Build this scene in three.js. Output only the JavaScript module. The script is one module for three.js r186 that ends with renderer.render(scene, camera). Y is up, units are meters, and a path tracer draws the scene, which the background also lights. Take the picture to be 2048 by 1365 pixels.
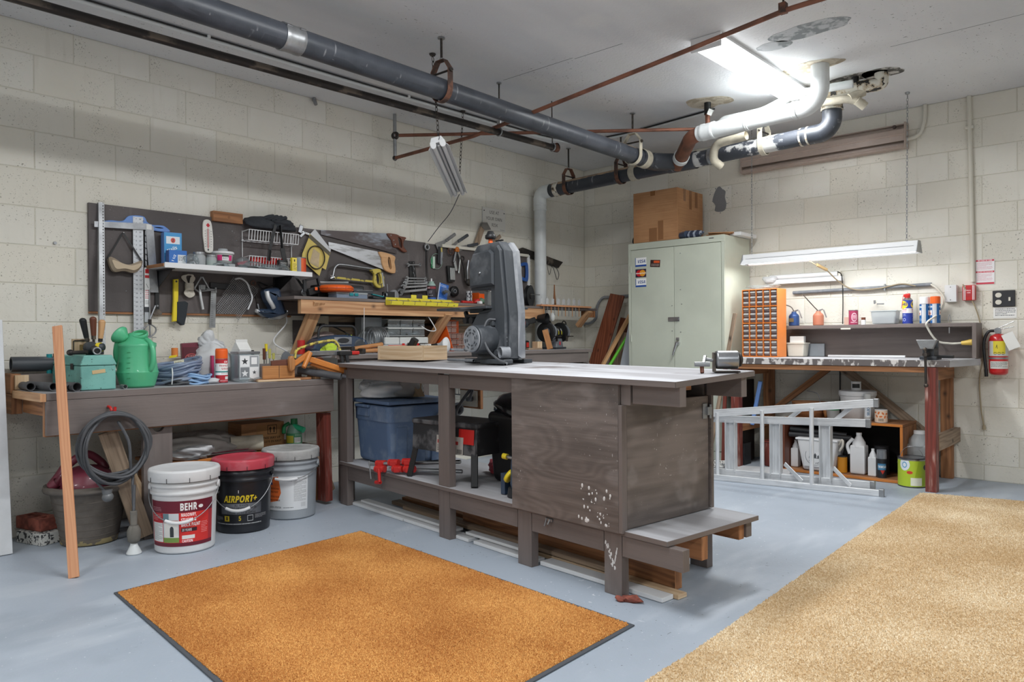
import*as THREE from 'three';
import{RoundedBoxGeometry}from 'three/addons/geometries/RoundedBoxGeometry.js';
import{mergeGeometries,mergeVertices,toCreasedNormals}from 'three/addons/utils/BufferGeometryUtils.js';
import{RectAreaLightUniformsLib}from 'three/addons/lights/RectAreaLightUniformsLib.js';

// ---------------------------------------------------------------- camera, lights, exposure
const scene=new THREE.Scene();
const renderer=new THREE.WebGLRenderer({antialias:true});
renderer.toneMapping=THREE.LinearToneMapping;
renderer.toneMappingExposure=2.35;
renderer.shadowMap.enabled=true;
RectAreaLightUniformsLib.init();
scene.background=new THREE.Color(0x0b0c0e);
const camera=new THREE.PerspectiveCamera(48.78,2048 / 1365,0.05,60);
camera.rotation.order='YXZ';
camera.rotation.set(-0.002454,0.735706,-0.00722);
camera.position.set(4.48735,1.0012,6.03864);
const H=2.67; // ceiling height
const LAMP=new THREE.Color().setRGB(0.965,0.985,1.0);
const LAMP_POWER=30; // of each ceiling strip light
const BENCH_POWER=8; // of the shop light over the back bench
const STRIPS=[[2.5,1.62],[2.5,4.12],[5.7,3.4],[5.7,6.2],[2.5,7.4]]; // centre x, centre z

// ---------------------------------------------------------------- helpers
let seed=7;
const rnd=()=>{seed=(seed*1664525+1013904223)% 4294967296;return seed / 4294967296;};
const rr=(a,b)=>a+(b - a)*rnd();
const V=(x,y,z)=>new THREE.Vector3(x,y,z);
const taken={};
const numbered=(n)=>{const k=taken[n]=(taken[n]??-1)+1;return k?n+'_'+String(k).padStart(3,'0'):n;};
function tag(o,label,category,group){o.userData.label=label;o.userData.category=category;if(group)o.userData.group=group;return o;}
// a thing: a Group at its base whose children are its parts
function thing(name,label,category,p=[0,0,0],ry=0,group){
const o=new THREE.Group();o.name=numbered(name);o.position.set(...p);o.rotation.y=ry;scene.add(o);
return tag(o,label,category,group);
}
// uv in metres: every triangle is mapped along the axis it faces most; U runs along the longest side
function muv(g0,grain){
const g=g0.index?g0.toNonIndexed():g0;
g.computeBoundingBox();const s=g.boundingBox.getSize(V(0,0,0)).toArray();
const P=g.attributes.position,n=P.count,uv=new Float32Array(n*2),ou=rnd()*3,ov=rnd()*3;
const a=V(0,0,0),b=V(0,0,0),c=V(0,0,0);
const order=grain !==undefined?[grain,...[0,1,2].filter((i)=>i !==grain)]:[0,1,2].sort((i,j)=>s[j]- s[i]);
for(let i=0;i<n;i+=3){
a.fromBufferAttribute(P,i);b.fromBufferAttribute(P,i+1);c.fromBufferAttribute(P,i+2);
const nn=b.clone().sub(a).cross(c.clone().sub(a)).toArray().map(Math.abs);
const ax=nn[0]>=nn[1]&&nn[0]>=nn[2]?0:nn[1]>=nn[2]?1:2,[u,v]=order.filter((k)=>k !==ax);
for(let k=0;k<3;k++){uv[(i+k)*2]=P.getComponent(i+k,u)+ou;uv[(i+k)*2+1]=P.getComponent(i+k,v)+ov+ax*0.37;}
}
g.setAttribute('uv',new THREE.BufferAttribute(uv,2));
for(const k of Object.keys(g.attributes))if(!['position','normal','uv'].includes(k))g.deleteAttribute(k);
if(!g.attributes.normal)g.computeVertexNormals();
return g;
}
const keepUV=(g0)=>{const g=g0.index?g0.toNonIndexed():g0;for(const k of Object.keys(g.attributes))if(!['position','normal','uv'].includes(k))g.deleteAttribute(k);g.userData.kept=true;return g;};
function part(parent,name,geos,mat,label){
const list=(Array.isArray(geos)?geos:[geos]).map((g)=>(g.userData.kept?g:g.userData.muv?g:muv(g)));
const m=new THREE.Mesh(list.length>1?mergeGeometries(list):list[0],mat);
m.name=name;m.castShadow=m.receiveShadow=true;if(label)m.userData.label=label;
if(parent===scene)m.name=numbered(name);
parent.add(m);return m;
}
const solo=(name,label,category,geos,mat,group)=>tag(part(scene,name,geos,mat),label,category,group);
function struct(name,geos,mat,parent=scene){const m=part(parent,name,geos,mat);if(parent===scene)m.userData.kind='structure';return m;}
function place(g,p,r){if(r)g.applyMatrix4(new THREE.Matrix4().makeRotationFromEuler(new THREE.Euler(r[0],r[1],r[2],'YXZ')));if(p)g.translate(...p);return g;}
const done=(g,grain)=>{const r=muv(g,grain);r.userData.muv=true;return r;};
// a box with eased edges, centred on p
function box(w,h,d,p=[0,0,0],r,b=0.002){
const e=Math.min(b,w / 2.2,h / 2.2,d / 2.2);
return place(done(e>0.0003?new RoundedBoxGeometry(w,h,d,1,e):new THREE.BoxGeometry(w,h,d)),p,r);
}
const rbox=(w,h,d,e,p,r,seg=3)=>place(done(new RoundedBoxGeometry(w,h,d,seg,e)),p,r);
// a box given by its corners
const box2=(x0,x1,y0,y1,z0,z1,b)=>box(Math.abs(x1 - x0),Math.abs(y1 - y0),Math.abs(z1 - z0),[(x0+x1)/ 2,(y0+y1)/ 2,(z0+z1)/ 2],undefined,b);
const cyl=(r0,r1,h,p,r,seg=20,open=false)=>place(done(new THREE.CylinderGeometry(r1,r0,h,seg,1,open)),p,r); // r0 is the lower end
const sph=(r,p,s=[1,1,1],ws=18,hs=12)=>{const g=new THREE.SphereGeometry(r,ws,hs);g.scale(...s);return place(done(g),p);};
const tor=(R,r,p,rot,arc=Math.PI*2,ts=24,rs=8)=>place(done(new THREE.TorusGeometry(R,r,rs,ts,arc)),p,rot);
function along(g,a,b){ // turns a geometry built around +Y so that it runs from a to b
const A=V(...a),B=V(...b),d=B.clone().sub(A);
g.applyQuaternion(new THREE.Quaternion().setFromUnitVectors(V(0,1,0),d.clone().normalize()));
const m=A.add(B).multiplyScalar(0.5);g.translate(m.x,m.y,m.z);return g;
}
const len=(a,b)=>Math.hypot(a[0]- b[0],a[1]- b[1],a[2]- b[2]);
const rod=(a,b,r,r2=r,seg=14)=>along(done(new THREE.CylinderGeometry(r2,r,len(a,b),seg)),a,b);
// a rectangular bar from a to b: w across the horizontal, h across the other way
function bar(a,b,w,h,e=0.002,up=[0,1,0]){
const L=len(a,b),g=box(w,h,L,undefined,undefined,e),A=V(...a),B=V(...b),z=B.clone().sub(A).normalize();
let U=V(...up);if(Math.abs(z.dot(U))>0.99)U=V(1,0,0);
const x=U.clone().cross(z).normalize(),y=z.clone().cross(x),m=new THREE.Matrix4().makeBasis(x,y,z).setPosition(A.add(B).multiplyScalar(0.5));
return g.applyMatrix4(m);
}
const tube=(pts,r,seg=40,rs=8,closed=false,tension=0.5)=>{const g=done(new THREE.TubeGeometry(new THREE.CatmullRomCurve3(pts.map((p)=>V(...p)),closed,'catmullrom',tension),seg,r,rs,closed));return g;};
const lathe=(prof,seg=28,p,r)=>place(done(new THREE.LatheGeometry(prof.map(([x,y])=>new THREE.Vector2(Math.max(x,0),y)),seg)),p,r);
function shp(pts,holes=[]){
const s=new THREE.Shape(pts.map(([x,y])=>new THREE.Vector2(x,y)));
for(const h of holes)s.holes.push(new THREE.Path(h.map(([x,y])=>new THREE.Vector2(x,y))));
return s;
}
// a flat outline in x,y given a thickness along z (0 .. depth)
const ext=(pts,depth,bev=0.001,holes=[],p,r)=>place(done(new THREE.ExtrudeGeometry(pts.isShape?pts:shp(pts,holes),{depth:depth - 2*bev,bevelEnabled:bev>0,bevelThickness:bev,bevelSize:bev,bevelOffset:-bev,bevelSegments:1,curveSegments:10,steps:1}).translate(0,0,bev)),p,r);
const oval=(cx,cy,rx,ry,n=18,a0=0)=>Array.from({length:n},(_,i)=>[cx+rx*Math.cos(a0+i*2*Math.PI / n),cy+ry*Math.sin(a0+i*2*Math.PI / n)]);
const smooth=(pts,n=40,closed=true)=>new THREE.CatmullRomCurve3(pts.map(([x,y])=>V(x,y,0)),closed,'catmullrom',0.5).getPoints(n).slice(0,closed?n:n+1).map((q)=>[q.x,q.y]);
const turn=(g,p,r)=>place(g,p,r);
// a crumpled bag, cloth or heap: a sphere pushed in and out by noise
function lump(rx,ry,rz,p,rough=0.25,s=1,flat=-1,seg=26){
const g=new THREE.SphereGeometry(1,seg,Math.round(seg*0.7)),P=g.attributes.position;
for(let i=0;i<P.count;i++){
const x=P.getX(i),y=P.getY(i),z=P.getZ(i);
const k=1+rough*(Math.sin(3.1*x+2.3*s)*Math.cos(2.7*y - s)+0.6*Math.sin(7.3*z+5.1*x*s+s)*Math.cos(6.1*y+s)+0.35*Math.abs(Math.sin(11*x - 9*z+4*y+s*3)));
P.setXYZ(i,x*k*rx,Math.max(flat,y*k)*ry,z*k*rz);
}
g.computeVertexNormals();return place(done(g),p);
}
function clone(o,label,p,ry,group){
const c=o.clone();c.userData={...o.userData};c.name=numbered(o.name.replace(/_\d{3}$/,''));scene.add(c);
if(label)c.userData.label=label;if(p)c.position.set(...p);if(ry !==undefined)c.rotation.y=ry;if(group)c.userData.group=group;
return c;
}

// ---------------------------------------------------------------- procedural materials
const TAB=new Float32Array(65536);{let s=12345;for(let i=0;i<65536;i++){s=(s*1103515245+12345)% 2147483648;TAB[i]=s / 2147483648;}}
const hsh=(x,y,s)=>TAB[((x*374761+y*66826+s*9127)>>>0)&65535];
function vn(x,y,px,py,s){ // value noise with period px, py
const xi=Math.floor(x),yi=Math.floor(y);let fx=x - xi,fy=y - yi;fx=fx*fx*(3 - 2*fx);fy=fy*fy*(3 - 2*fy);
const x0=((xi % px)+px)% px,x1=(x0+1)% px,y0=((yi % py)+py)% py,y1=(y0+1)% py;
const a=hsh(x0,y0,s),b=hsh(x1,y0,s),c=hsh(x0,y1,s),d=hsh(x1,y1,s);
return a+(b - a)*fx+(c - a)*fy+(a - b - c+d)*fx*fy;
}
function fbm(u,v,fx,fy,oct=4,s=1,gain=0.5){let t=0,w=0,a=1;for(let o=0;o<oct;o++){t+=a*vn(u*fx,v*fy,fx,fy,s+o*17);w+=a;a*=gain;fx*=2;fy*=2;}return t / w;}
const mix=(a,b,t)=>a+(b - a)*t,mix3=(a,b,t)=>[mix(a[0],b[0],t),mix(a[1],b[1],t),mix(a[2],b[2],t)];
const sst=(a,b,x)=>{const t=Math.min(1,Math.max(0,(x - a)/(b - a)));return t*t*(3 - 2*t);};
const rgb=(h)=>[h>>16&255,h>>8&255,h&255];
function tex(n,metres,fn,srgb=true){
const[w,h]=Array.isArray(n)?n:[n,n],[mx,my]=Array.isArray(metres)?metres:[metres,metres],d=new Uint8Array(w*h*4);
for(let j=0;j<h;j++)for(let i=0;i<w;i++){
let c=fn(i / w,j / h);if(typeof c==='number')c=[c,c,c];const k=(j*w+i)*4;
d[k]=Math.min(255,Math.max(0,c[0]));d[k+1]=Math.min(255,Math.max(0,c[1]));d[k+2]=Math.min(255,Math.max(0,c[2]));d[k+3]=255;
}
const t=new THREE.DataTexture(d,w,h);t.wrapS=t.wrapT=THREE.RepeatWrapping;t.magFilter=THREE.LinearFilter;t.minFilter=THREE.LinearMipmapLinearFilter;t.generateMipmaps=true;
if(srgb)t.colorSpace=THREE.SRGBColorSpace;t.repeat.set(1 / mx,1 / my);t.needsUpdate=true;return t;
}
const even=(o)=>(o.map&&o.map.tint?{...o,map:o.map.tex,color:o.map.tint}:o); // an evenly mottled paint: a shared neutral texture times a colour
const mat=(o)=>new THREE.MeshStandardMaterial({roughness:0.6,metalness:0,...even(o)});
const phys=(o)=>new THREE.MeshPhysicalMaterial({roughness:0.5,metalness:0,...even(o)});
// wood: grain along U
function woodTex(light,dark,n,metres,s,{knots=0,streak=1,wear=0,wearC=[190,188,186]}={}){
return tex(n,metres,(u,v)=>{
const warp=fbm(u,v,2,4,3,s)*1.3,ring=0.5+0.5*Math.sin((v*9+warp*2.2+vn(u*3,v*3,3,3,s+3))*6.28);
const fib=fbm(u,v,6,110,3,s+5),broad=fbm(u,v,2,5,3,s+9);
let t=0.30*ring*streak+0.45*fib+0.4*broad - 0.1;
let c=mix3(light,dark,sst(0.1,0.95,t));
for(let k=0;k<knots;k++){const ku=hsh(k,3,s),kv=hsh(k,8,s),dx=Math.min(Math.abs(u - ku),1 - Math.abs(u - ku))*2.2,dy=Math.min(Math.abs(v - kv),1 - Math.abs(v - kv)),q=Math.hypot(dx,dy)*16;if(q<1)c=mix3(c,dark.map((x)=>x*0.6),(1 - q)*(1 - q)*1.1);}
if(wear){const w=sst(1 - wear,1.05 - wear*0.4,fbm(u,v,5,7,5,s+21)+0.25*(fib - 0.5));c=mix3(c,wearC,w*0.8);}
return c;
});
}
const fine=tex(512,0.25,(u,v)=>255*fbm(u,v,24,24,4,61),false); // fine grain, used as relief
const woodFine=tex(512,0.5,(u,v)=>255*(0.6*fbm(u,v,4,90,3,62)+0.4*fbm(u,v,20,20,3,63)),false);
const mottle=[0.1,0.36].map((amt,i)=>tex(512,0.4,(u,v)=>255*(1 - amt*fbm(u,v,5,5,6,58+i,0.6))));
function smudge(c,amt,n,metres,s,f=4,c2){
if(c2)return tex(n,metres,(u,v)=>mix3(c,c2,sst(0.45,0.7,fbm(u,v,f,f,6,s,0.6))*amt));
const k=amt>0.2?1:0,up=k?1.2:1.05;return{tint:new THREE.Color().setRGB(...c.map((x)=>Math.min(1,x*(k?1.1:1.03)/ 255)),THREE.SRGBColorSpace),tex:mottle[k]};
}

const M={};
M.wall=mat({color:0xffffff,roughness:0.62,bumpScale:0.004});
{
const pit=(u,v)=>Math.max(sst(0.89,0.95,vn(u*260,v*260,260,260,4))*sst(0.5,0.62,fbm(u,v,7,7,3,11)),0.7*sst(0.84,0.93,vn(u*420,v*420,420,420,7))*sst(0.48,0.64,fbm(u,v,9,9,3,15)));
M.wall.map=tex(1024,1.6,(u,v)=>{const m=fbm(u,v,3,3,5,31),st=fbm(u,v,40,5,4,35);let c=mix3([234,231,221],[227,223,211],sst(0.3,0.7,m));c=mix3(c,[213,208,194],0.4*sst(0.6,0.8,st)*sst(0.45,0.7,fbm(u,v,4,4,4,39)));return mix3(c,[132,126,114],0.7*pit(u,v));});
M.wall.bumpMap=tex(1024,1.6,(u,v)=>175+60*(fbm(u,v,90,90,3,41)- 0.5)+30*(fbm(u,v,12,12,3,43)- 0.5)- 130*pit(u,v),false);
}
M.wallB=M.wall.clone();M.wallB.color.setRGB(0.98,0.98,0.98);M.wallC=M.wall.clone();M.wallC.color.setRGB(0.995,0.985,0.965);
M.mortar=mat({color:0xd6d2c4,roughness:0.8,bumpMap:fine,bumpScale:0.002});
M.ceil=mat({roughness:0.75,map:tex(1024,3.2,(u,v)=>{
const m=fbm(u,v,3,3,5,71),st=fbm(u,v,3,14,4,72);let c=mix3([226,227,228],[210,212,215],sst(0.32,0.68,0.6*m+0.4*st));
c=mix3(c,[226,226,224],0.6*sst(0.6,0.75,fbm(u,v,6,6,4,76)));
return mix3(c,[96,98,96],0.7*sst(0.93,0.96,vn(u*330,v*330,330,330,78))*sst(0.54,0.64,fbm(u,v,5,5,3,79)));}),bumpMap:fine,bumpScale:0.0015});
M.floor=mat({roughness:0.5,map:tex(2048,4,(u,v)=>{
const m=fbm(u,v,4,4,6,81,0.55),s2=fbm(u,v,7,22,5,83);let c=mix3([160,170,182],[178,187,198],sst(0.3,0.72,m));
c=mix3(c,[194,201,209],0.5*sst(0.55,0.75,s2));c=mix3(c,[146,155,166],0.4*sst(0.62,0.78,fbm(u,v,9,9,5,85)));
c=mix3(c,[228,230,232],0.85*sst(0.955,0.975,vn(u*330,v*330,330,330,87))*sst(0.52,0.62,fbm(u,v,6,6,3,88)));
return mix3(c,[70,72,74],0.7*sst(0.965,0.98,vn(u*380,v*380,380,380,89))*sst(0.55,0.62,fbm(u,v,5,5,3,91)));}),bumpMap:fine,bumpScale:0.0006});
const brownA=[120,110,106],brownB=[96,88,85];
M.brown=mat({roughness:0.55,map:woodTex(brownA,brownB,1024,1.6,101,{streak:0.5,wear:0.28,wearC:[138,132,129]}),bumpMap:woodFine,bumpScale:0.0008});
M.brownPly=mat({roughness:0.5,map:tex(1024,1.3,(u,v)=>{const f=fbm(u,v,5,70,4,111),g=fbm(u,v,3,5,5,113),w=fbm(u,v,3,9,2,115);const ring=0.5+0.5*Math.sin((v*14+w*9)*6.28);let c=mix3([124,114,109],[94,86,82],sst(0.25,0.8,0.45*f+0.45*g+0.14*ring));c=mix3(c,[78,71,68],0.5*sst(0.64,0.76,fbm(u,v,4,6,4,117)));c=mix3(c,[146,140,138],0.4*sst(0.6,0.75,fbm(u,v,8,12,4,118)));return mix3(c,[205,203,201],0.9*sst(0.95,0.97,vn(u*220,v*220,220,220,119))*sst(0.52,0.65,fbm(u,v,5,5,3,121)));}),bumpMap:woodFine,bumpScale:0.0008});
M.dusty=mat({roughness:0.8,map:tex(1024,1.6,(u,v)=>{const f=fbm(u,v,3,9,5,131),g=fbm(u,v,6,6,5,133,0.6),s3=fbm(u,v,4,30,3,135);let c=mix3([188,189,193],[158,157,160],sst(0.35,0.65,0.6*f+0.4*s3));return mix3(c,[118,111,110],0.75*sst(0.58,0.76,g));}),bumpMap:fine,bumpScale:0.0006});
M.darkBoard=mat({roughness:0.6,map:tex(1024,1.2,(u,v)=>{const g=fbm(u,v,4,4,6,141,0.6),st=fbm(u,v,30,4,4,143);let c=mix3([84,78,77],[99,92,91],sst(0.3,0.7,g));c=mix3(c,[121,115,113],0.5*sst(0.62,0.8,st)*sst(0.5,0.7,g));return mix3(c,[190,188,184],0.8*sst(0.95,0.97,vn(u*200,v*200,200,200,145))*sst(0.5,0.6,fbm(u,v,6,6,2,147)));}),bumpMap:fine,bumpScale:0.0005});
M.pine=mat({roughness:0.6,map:woodTex([214,172,130],[170,120,82],512,[1.2,0.4],151,{knots:5}),bumpMap:woodFine,bumpScale:0.0006});
M.pineOld=mat({roughness:0.65,map:woodTex([180,126,84],[118,78,50],512,[1.2,0.4],161,{knots:4}),bumpMap:woodFine,bumpScale:0.0008});
M.pinePale=mat({roughness:0.6,map:woodTex([228,204,172],[198,164,126],512,[0.9,0.3],171,{knots:2}),bumpMap:woodFine,bumpScale:0.0006});
M.cedar=mat({roughness:0.6,map:woodTex([226,170,128],[198,130,92],512,[1.2,0.2],176,{streak:0.6}),bumpMap:woodFine,bumpScale:0.0005});
M.redWood=mat({roughness:0.35,map:woodTex([146,84,58],[92,46,30],512,[1.0,0.25],181,{knots:3}),bumpMap:woodFine,bumpScale:0.0008});
M.redPaint=mat({roughness:0.5,map:woodTex([134,62,52],[92,44,36],512,[1.0,0.25],186,{wear:0.34,wearC:[196,178,170]}),bumpMap:woodFine,bumpScale:0.001});
M.greyWood=mat({roughness:0.7,map:woodTex([168,146,124],[122,102,84],512,[1.2,0.3],191,{knots:3}),bumpMap:woodFine,bumpScale:0.001});
M.toolWood=mat({roughness:0.4,map:woodTex([196,140,88],[150,94,52],512,[0.5,0.1],196,{streak:0.7}),bumpMap:woodFine,bumpScale:0.0003});
M.clampWood=mat({roughness:0.4,map:woodTex([214,136,62],[172,96,40],512,[0.5,0.1],199,{streak:0.7})});
M.paleHandle=mat({roughness:0.5,map:woodTex([222,176,128],[190,136,90],512,[0.4,0.1],203,{streak:0.6})});
M.darkHandle=mat({roughness:0.4,map:woodTex([126,74,52],[78,40,28],512,[0.4,0.1],207,{streak:0.6})});
M.card=mat({roughness:0.75,map:tex(512,0.5,(u,v)=>mix3([190,142,100],[172,124,84],sst(0.3,0.7,0.7*fbm(u,v,3,3,5,211)+0.3*vn(u*3,v*110,3,110,213)))),bumpMap:fine,bumpScale:0.0003});
M.cardDark=mat({color:0x9a7350,roughness:0.7,bumpMap:fine,bumpScale:0.0003});
M.tape=phys({color:0x94643c,roughness:0.25,clearcoat:0.6});
M.plateWhite=mat({roughness:0.5,map:smudge([224,226,228],0.12,256,0.8,221)});
M.cabinet=mat({roughness:0.42,map:tex(512,1.2,(u,v)=>mix3([205,210,194],[194,199,184],sst(0.3,0.7,fbm(u,v,3,3,5,225))))});
M.black=mat({color:0x1b1c1e,roughness:0.45,bumpMap:fine,bumpScale:0.0002});
M.blackDusty=mat({roughness:0.6,map:tex(512,0.5,(u,v)=>mix3([38,39,42],[118,118,120],0.75*sst(0.46,0.72,fbm(u,v,5,5,6,231,0.6))))});
M.rubber=mat({roughness:0.6,map:smudge([92,94,98],0.5,256,0.3,235,8)});
M.dark=mat({color:0x2b2c2f,roughness:0.5});
M.charcoal=mat({roughness:0.5,map:tex(512,0.6,(u,v)=>mix3([62,66,71],[112,114,118],0.7*sst(0.52,0.78,fbm(u,v,4,4,6,241,0.6))))});
M.charLight=mat({roughness:0.5,map:tex(512,0.6,(u,v)=>mix3([116,120,126],[152,154,158],sst(0.4,0.7,fbm(u,v,4,4,6,245,0.6))))});
M.pipe=mat({roughness:0.42,map:tex(512,0.8,(u,v)=>{let c=mix3([52,56,63],[70,74,82],sst(0.35,0.7,fbm(u,v,4,4,5,251)));return mix3(c,[150,150,152],0.7*sst(0.7,0.82,fbm(u,v,30,8,4,253)));}),bumpMap:fine,bumpScale:0.0004});
M.pipeSplat=mat({roughness:0.6,map:tex(512,0.6,(u,v)=>mix3([66,70,78],[206,206,204],sst(0.5,0.62,fbm(u,v,8,8,6,255,0.62)))),bumpMap:fine,bumpScale:0.001});
M.pipeDust=mat({roughness:0.9,map:tex(512,0.6,(u,v)=>mix3([178,152,124],[132,116,102],sst(0.4,0.7,fbm(u,v,8,8,5,257))))});
M.pipeWhite=mat({roughness:0.45,map:smudge([226,230,230],0.16,512,0.6,261,5)});
M.pipeCream=mat({roughness:0.5,map:smudge([214,206,186],0.3,512,0.6,265,6)});
M.flaky=mat({roughness:0.65,map:tex(512,0.3,(u,v)=>{const k=fbm(u,v,9,9,5,271,0.6);return k>0.6?[52,50,48]:mix3([222,218,206],[178,160,132],sst(0.4,0.6,k));}),bumpMap:fine,bumpScale:0.001});
M.copper=mat({roughness:0.55,metalness:0.3,map:tex(512,0.5,(u,v)=>mix3([140,92,72],[104,70,56],sst(0.35,0.7,fbm(u,v,5,5,5,275))))});
M.iron=mat({roughness:0.55,metalness:0.5,map:tex(512,0.5,(u,v)=>mix3([58,54,52],[112,102,92],sst(0.5,0.75,fbm(u,v,6,6,6,279,0.6))))});
M.rust=mat({roughness:0.75,metalness:0.2,map:tex(512,0.3,(u,v)=>mix3([124,84,66],[74,58,52],sst(0.35,0.65,fbm(u,v,6,6,6,283,0.6))))});
M.galv=mat({roughness:0.4,metalness:0.75,map:smudge([176,178,180],0.3,256,0.3,287,8)});
M.steel=mat({roughness:0.32,metalness:0.85,map:smudge([178,180,184],0.3,256,0.3,291,8)});
M.chrome=mat({color:0xd6d8da,roughness:0.18,metalness:0.95});
M.blade=mat({roughness:0.35,metalness:0.6,map:tex(512,[0.6,0.2],(u,v)=>mix3([196,198,202],[150,150,152],sst(0.45,0.75,fbm(u,v,5,9,6,295,0.6))))});
M.bladeOld=mat({roughness:0.45,metalness:0.45,map:tex(512,[0.7,0.25],(u,v)=>mix3([84,76,76],[148,154,164],sst(0.45,0.72,fbm(u,v,3,4,6,297,0.6))))});
M.alu=mat({roughness:0.42,metalness:0.3,map:tex(512,[0.8,0.3],(u,v)=>mix3([226,228,230],[200,202,204],sst(0.4,0.7,0.5*fbm(u,v,3,40,3,299)+0.5*fbm(u,v,8,8,5,301))))});
M.lampSteel=mat({color:0xd9dbdd,roughness:0.45,metalness:0.35});
M.white=mat({color:0xe8e9ea,roughness:0.45});
M.offwhite=mat({color:0xd9d5c8,roughness:0.5});
M.paper=mat({color:0xe9e9e6,roughness:0.8});
M.red=mat({color:0xc32a26,roughness:0.4});
M.redMetal=phys({color:0xc01f22,roughness:0.3,clearcoat:0.5});
M.orange=mat({color:0xf0641e,roughness:0.4});
M.orangeCab=mat({roughness:0.5,map:smudge([236,138,66],0.2,256,0.3,311,5)});
M.yellow=mat({color:0xf0d830,roughness:0.4});
M.yellowBin=mat({roughness:0.45,map:smudge([240,224,70],0.16,256,0.2,315,5)});
M.yellowOld=mat({roughness:0.5,map:tex(256,0.12,(u,v)=>mix3([206,186,84],[92,84,62],sst(0.52,0.66,fbm(u,v,7,7,5,319,0.6))))});
M.green=phys({color:0x55b888,roughness:0.38,clearcoat:0.25,bumpMap:fine,bumpScale:0.0003});
M.greenDark=mat({color:0x2a8f57,roughness:0.4});
M.lime=mat({color:0x63c02c,roughness:0.4});
M.teal=mat({color:0x14888f,roughness:0.5});
M.tealBox=mat({roughness:0.45,map:tex(512,0.5,(u,v)=>{let c=mix3([124,184,174],[104,162,154],sst(0.3,0.7,fbm(u,v,4,4,6,323,0.55)));return mix3(c,[52,72,70],0.7*sst(0.72,0.78,fbm(u,v,40,40,4,325,0.6)));})});
M.blue=mat({color:0x2f59a0,roughness:0.4});
M.blueT=mat({color:0x6f97d8,roughness:0.4});
M.navy=phys({color:0x35455c,roughness:0.3,clearcoat:0.4});
M.tote=mat({roughness:0.55,map:tex(512,0.6,(u,v)=>mix3([92,114,146],[132,148,170],0.8*sst(0.45,0.75,fbm(u,v,6,4,6,331,0.6))))});
M.pot=mat({roughness:0.6,map:smudge([118,110,102],0.24,256,0.4,335,5)});
M.maroon=phys({color:0x74303f,roughness:0.38,clearcoat:0.3});
M.brick=mat({roughness:0.85,map:tex(256,0.25,(u,v)=>mix3([158,88,72],[116,62,52],sst(0.3,0.7,fbm(u,v,8,8,5,339)))),bumpMap:fine,bumpScale:0.001});
M.brickWhite=mat({roughness:0.85,map:tex(256,0.2,(u,v)=>(fbm(u,v,22,22,3,343)>0.6?[70,70,72]:[214,213,208])),bumpMap:fine,bumpScale:0.001});
M.bucketW=mat({roughness:0.42,map:smudge([226,227,228],0.12,256,0.4,347,4)});
M.bucketK=mat({color:0x24252a,roughness:0.3});
M.bucketG=mat({roughness:0.45,map:smudge([164,170,176],0.12,256,0.4,351,4)});
M.lidRed=mat({roughness:0.5,map:smudge([198,70,84],0.3,256,0.3,355,4,[206,160,164])});
M.lidDust=mat({roughness:0.7,map:smudge([200,200,198],0.25,256,0.3,357,5)});
M.clear=phys({color:0xe8eef0,roughness:0.12,transmission:0.9,thickness:0,ior:1.45});
M.clearMilky=phys({color:0xdfe4e6,roughness:0.45,transmission:0.55,thickness:0});
M.clearBlue=phys({color:0xb9c9e0,roughness:0.18,transmission:0.6,thickness:0});
M.smoke=phys({color:0xc9a79c,roughness:0.2,transmission:0.6,thickness:0});
M.bag=phys({color:0xeef0f2,roughness:0.5,transmission:0.35,thickness:0});
M.bagGrey=phys({color:0xb9b4b0,roughness:0.4,transmission:0.35,thickness:0,side:THREE.DoubleSide});
M.bagBlack=phys({color:0x16181c,roughness:0.22,clearcoat:0.4});
M.cloth=mat({roughness:0.9,color:0x34373c,bumpMap:fine,bumpScale:0.002});
M.rope=mat({color:0xcfc9bd,roughness:0.85});
M.heater=mat({roughness:0.42,map:smudge([182,164,152],0.14,256,0.6,361,4)});
M.heaterDark=mat({color:0x4a3a34,roughness:0.6});
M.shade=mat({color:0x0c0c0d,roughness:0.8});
M.bristle=mat({color:0x2e3338,roughness:0.8});
M.tinRed=mat({color:0xa33c5c,roughness:0.4});
M.terracotta=mat({color:0xc07a60,roughness:0.45});
M.jugMilky=phys({color:0xe2e4e2,roughness:0.4,transmission:0.3,thickness:0});
M.glow=mat({color:0xffffff,roughness:0.5,emissive:LAMP,emissiveIntensity:2.2});
M.glowSoft=mat({color:0xf4f6f8,roughness:0.5,emissive:LAMP,emissiveIntensity:1.2});
// flat print on a canvas; draw(ctx, w, h)
function print(w,h,draw,o={}){
const c=document.createElement('canvas');c.width=w;c.height=h;const x=c.getContext('2d');draw(x,w,h);
const t=new THREE.CanvasTexture(c);t.colorSpace=THREE.SRGBColorSpace;return mat({map:t,roughness:0.45,...o});
}
const fillR=(x,c,a,b,w,h)=>{x.fillStyle=c;x.fillRect(a,b,w,h);};
const say=(x,s,px,py,size,c='#111',al='center',font='bold',fam='sans-serif',maxw)=>{x.fillStyle=c;x.font=`${font} ${size}px ${fam}`;x.textAlign=al;x.textBaseline='middle';maxw?x.fillText(s,px,py,maxw):x.fillText(s,px,py);};
const scrawl=(x,px,py,w,h,rows,c='rgba(40,40,40,.7)')=>{x.fillStyle=c;for(let i=0;i<rows;i++){let q=px;const yy=py+i*h / rows;while(q<px+w*(i % 4===3?0.6:0.96)){const ww=4+((q*7+i*13)% 11);x.fillRect(q,yy,ww,h / rows*0.45);q+=ww+4;}}};
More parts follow.
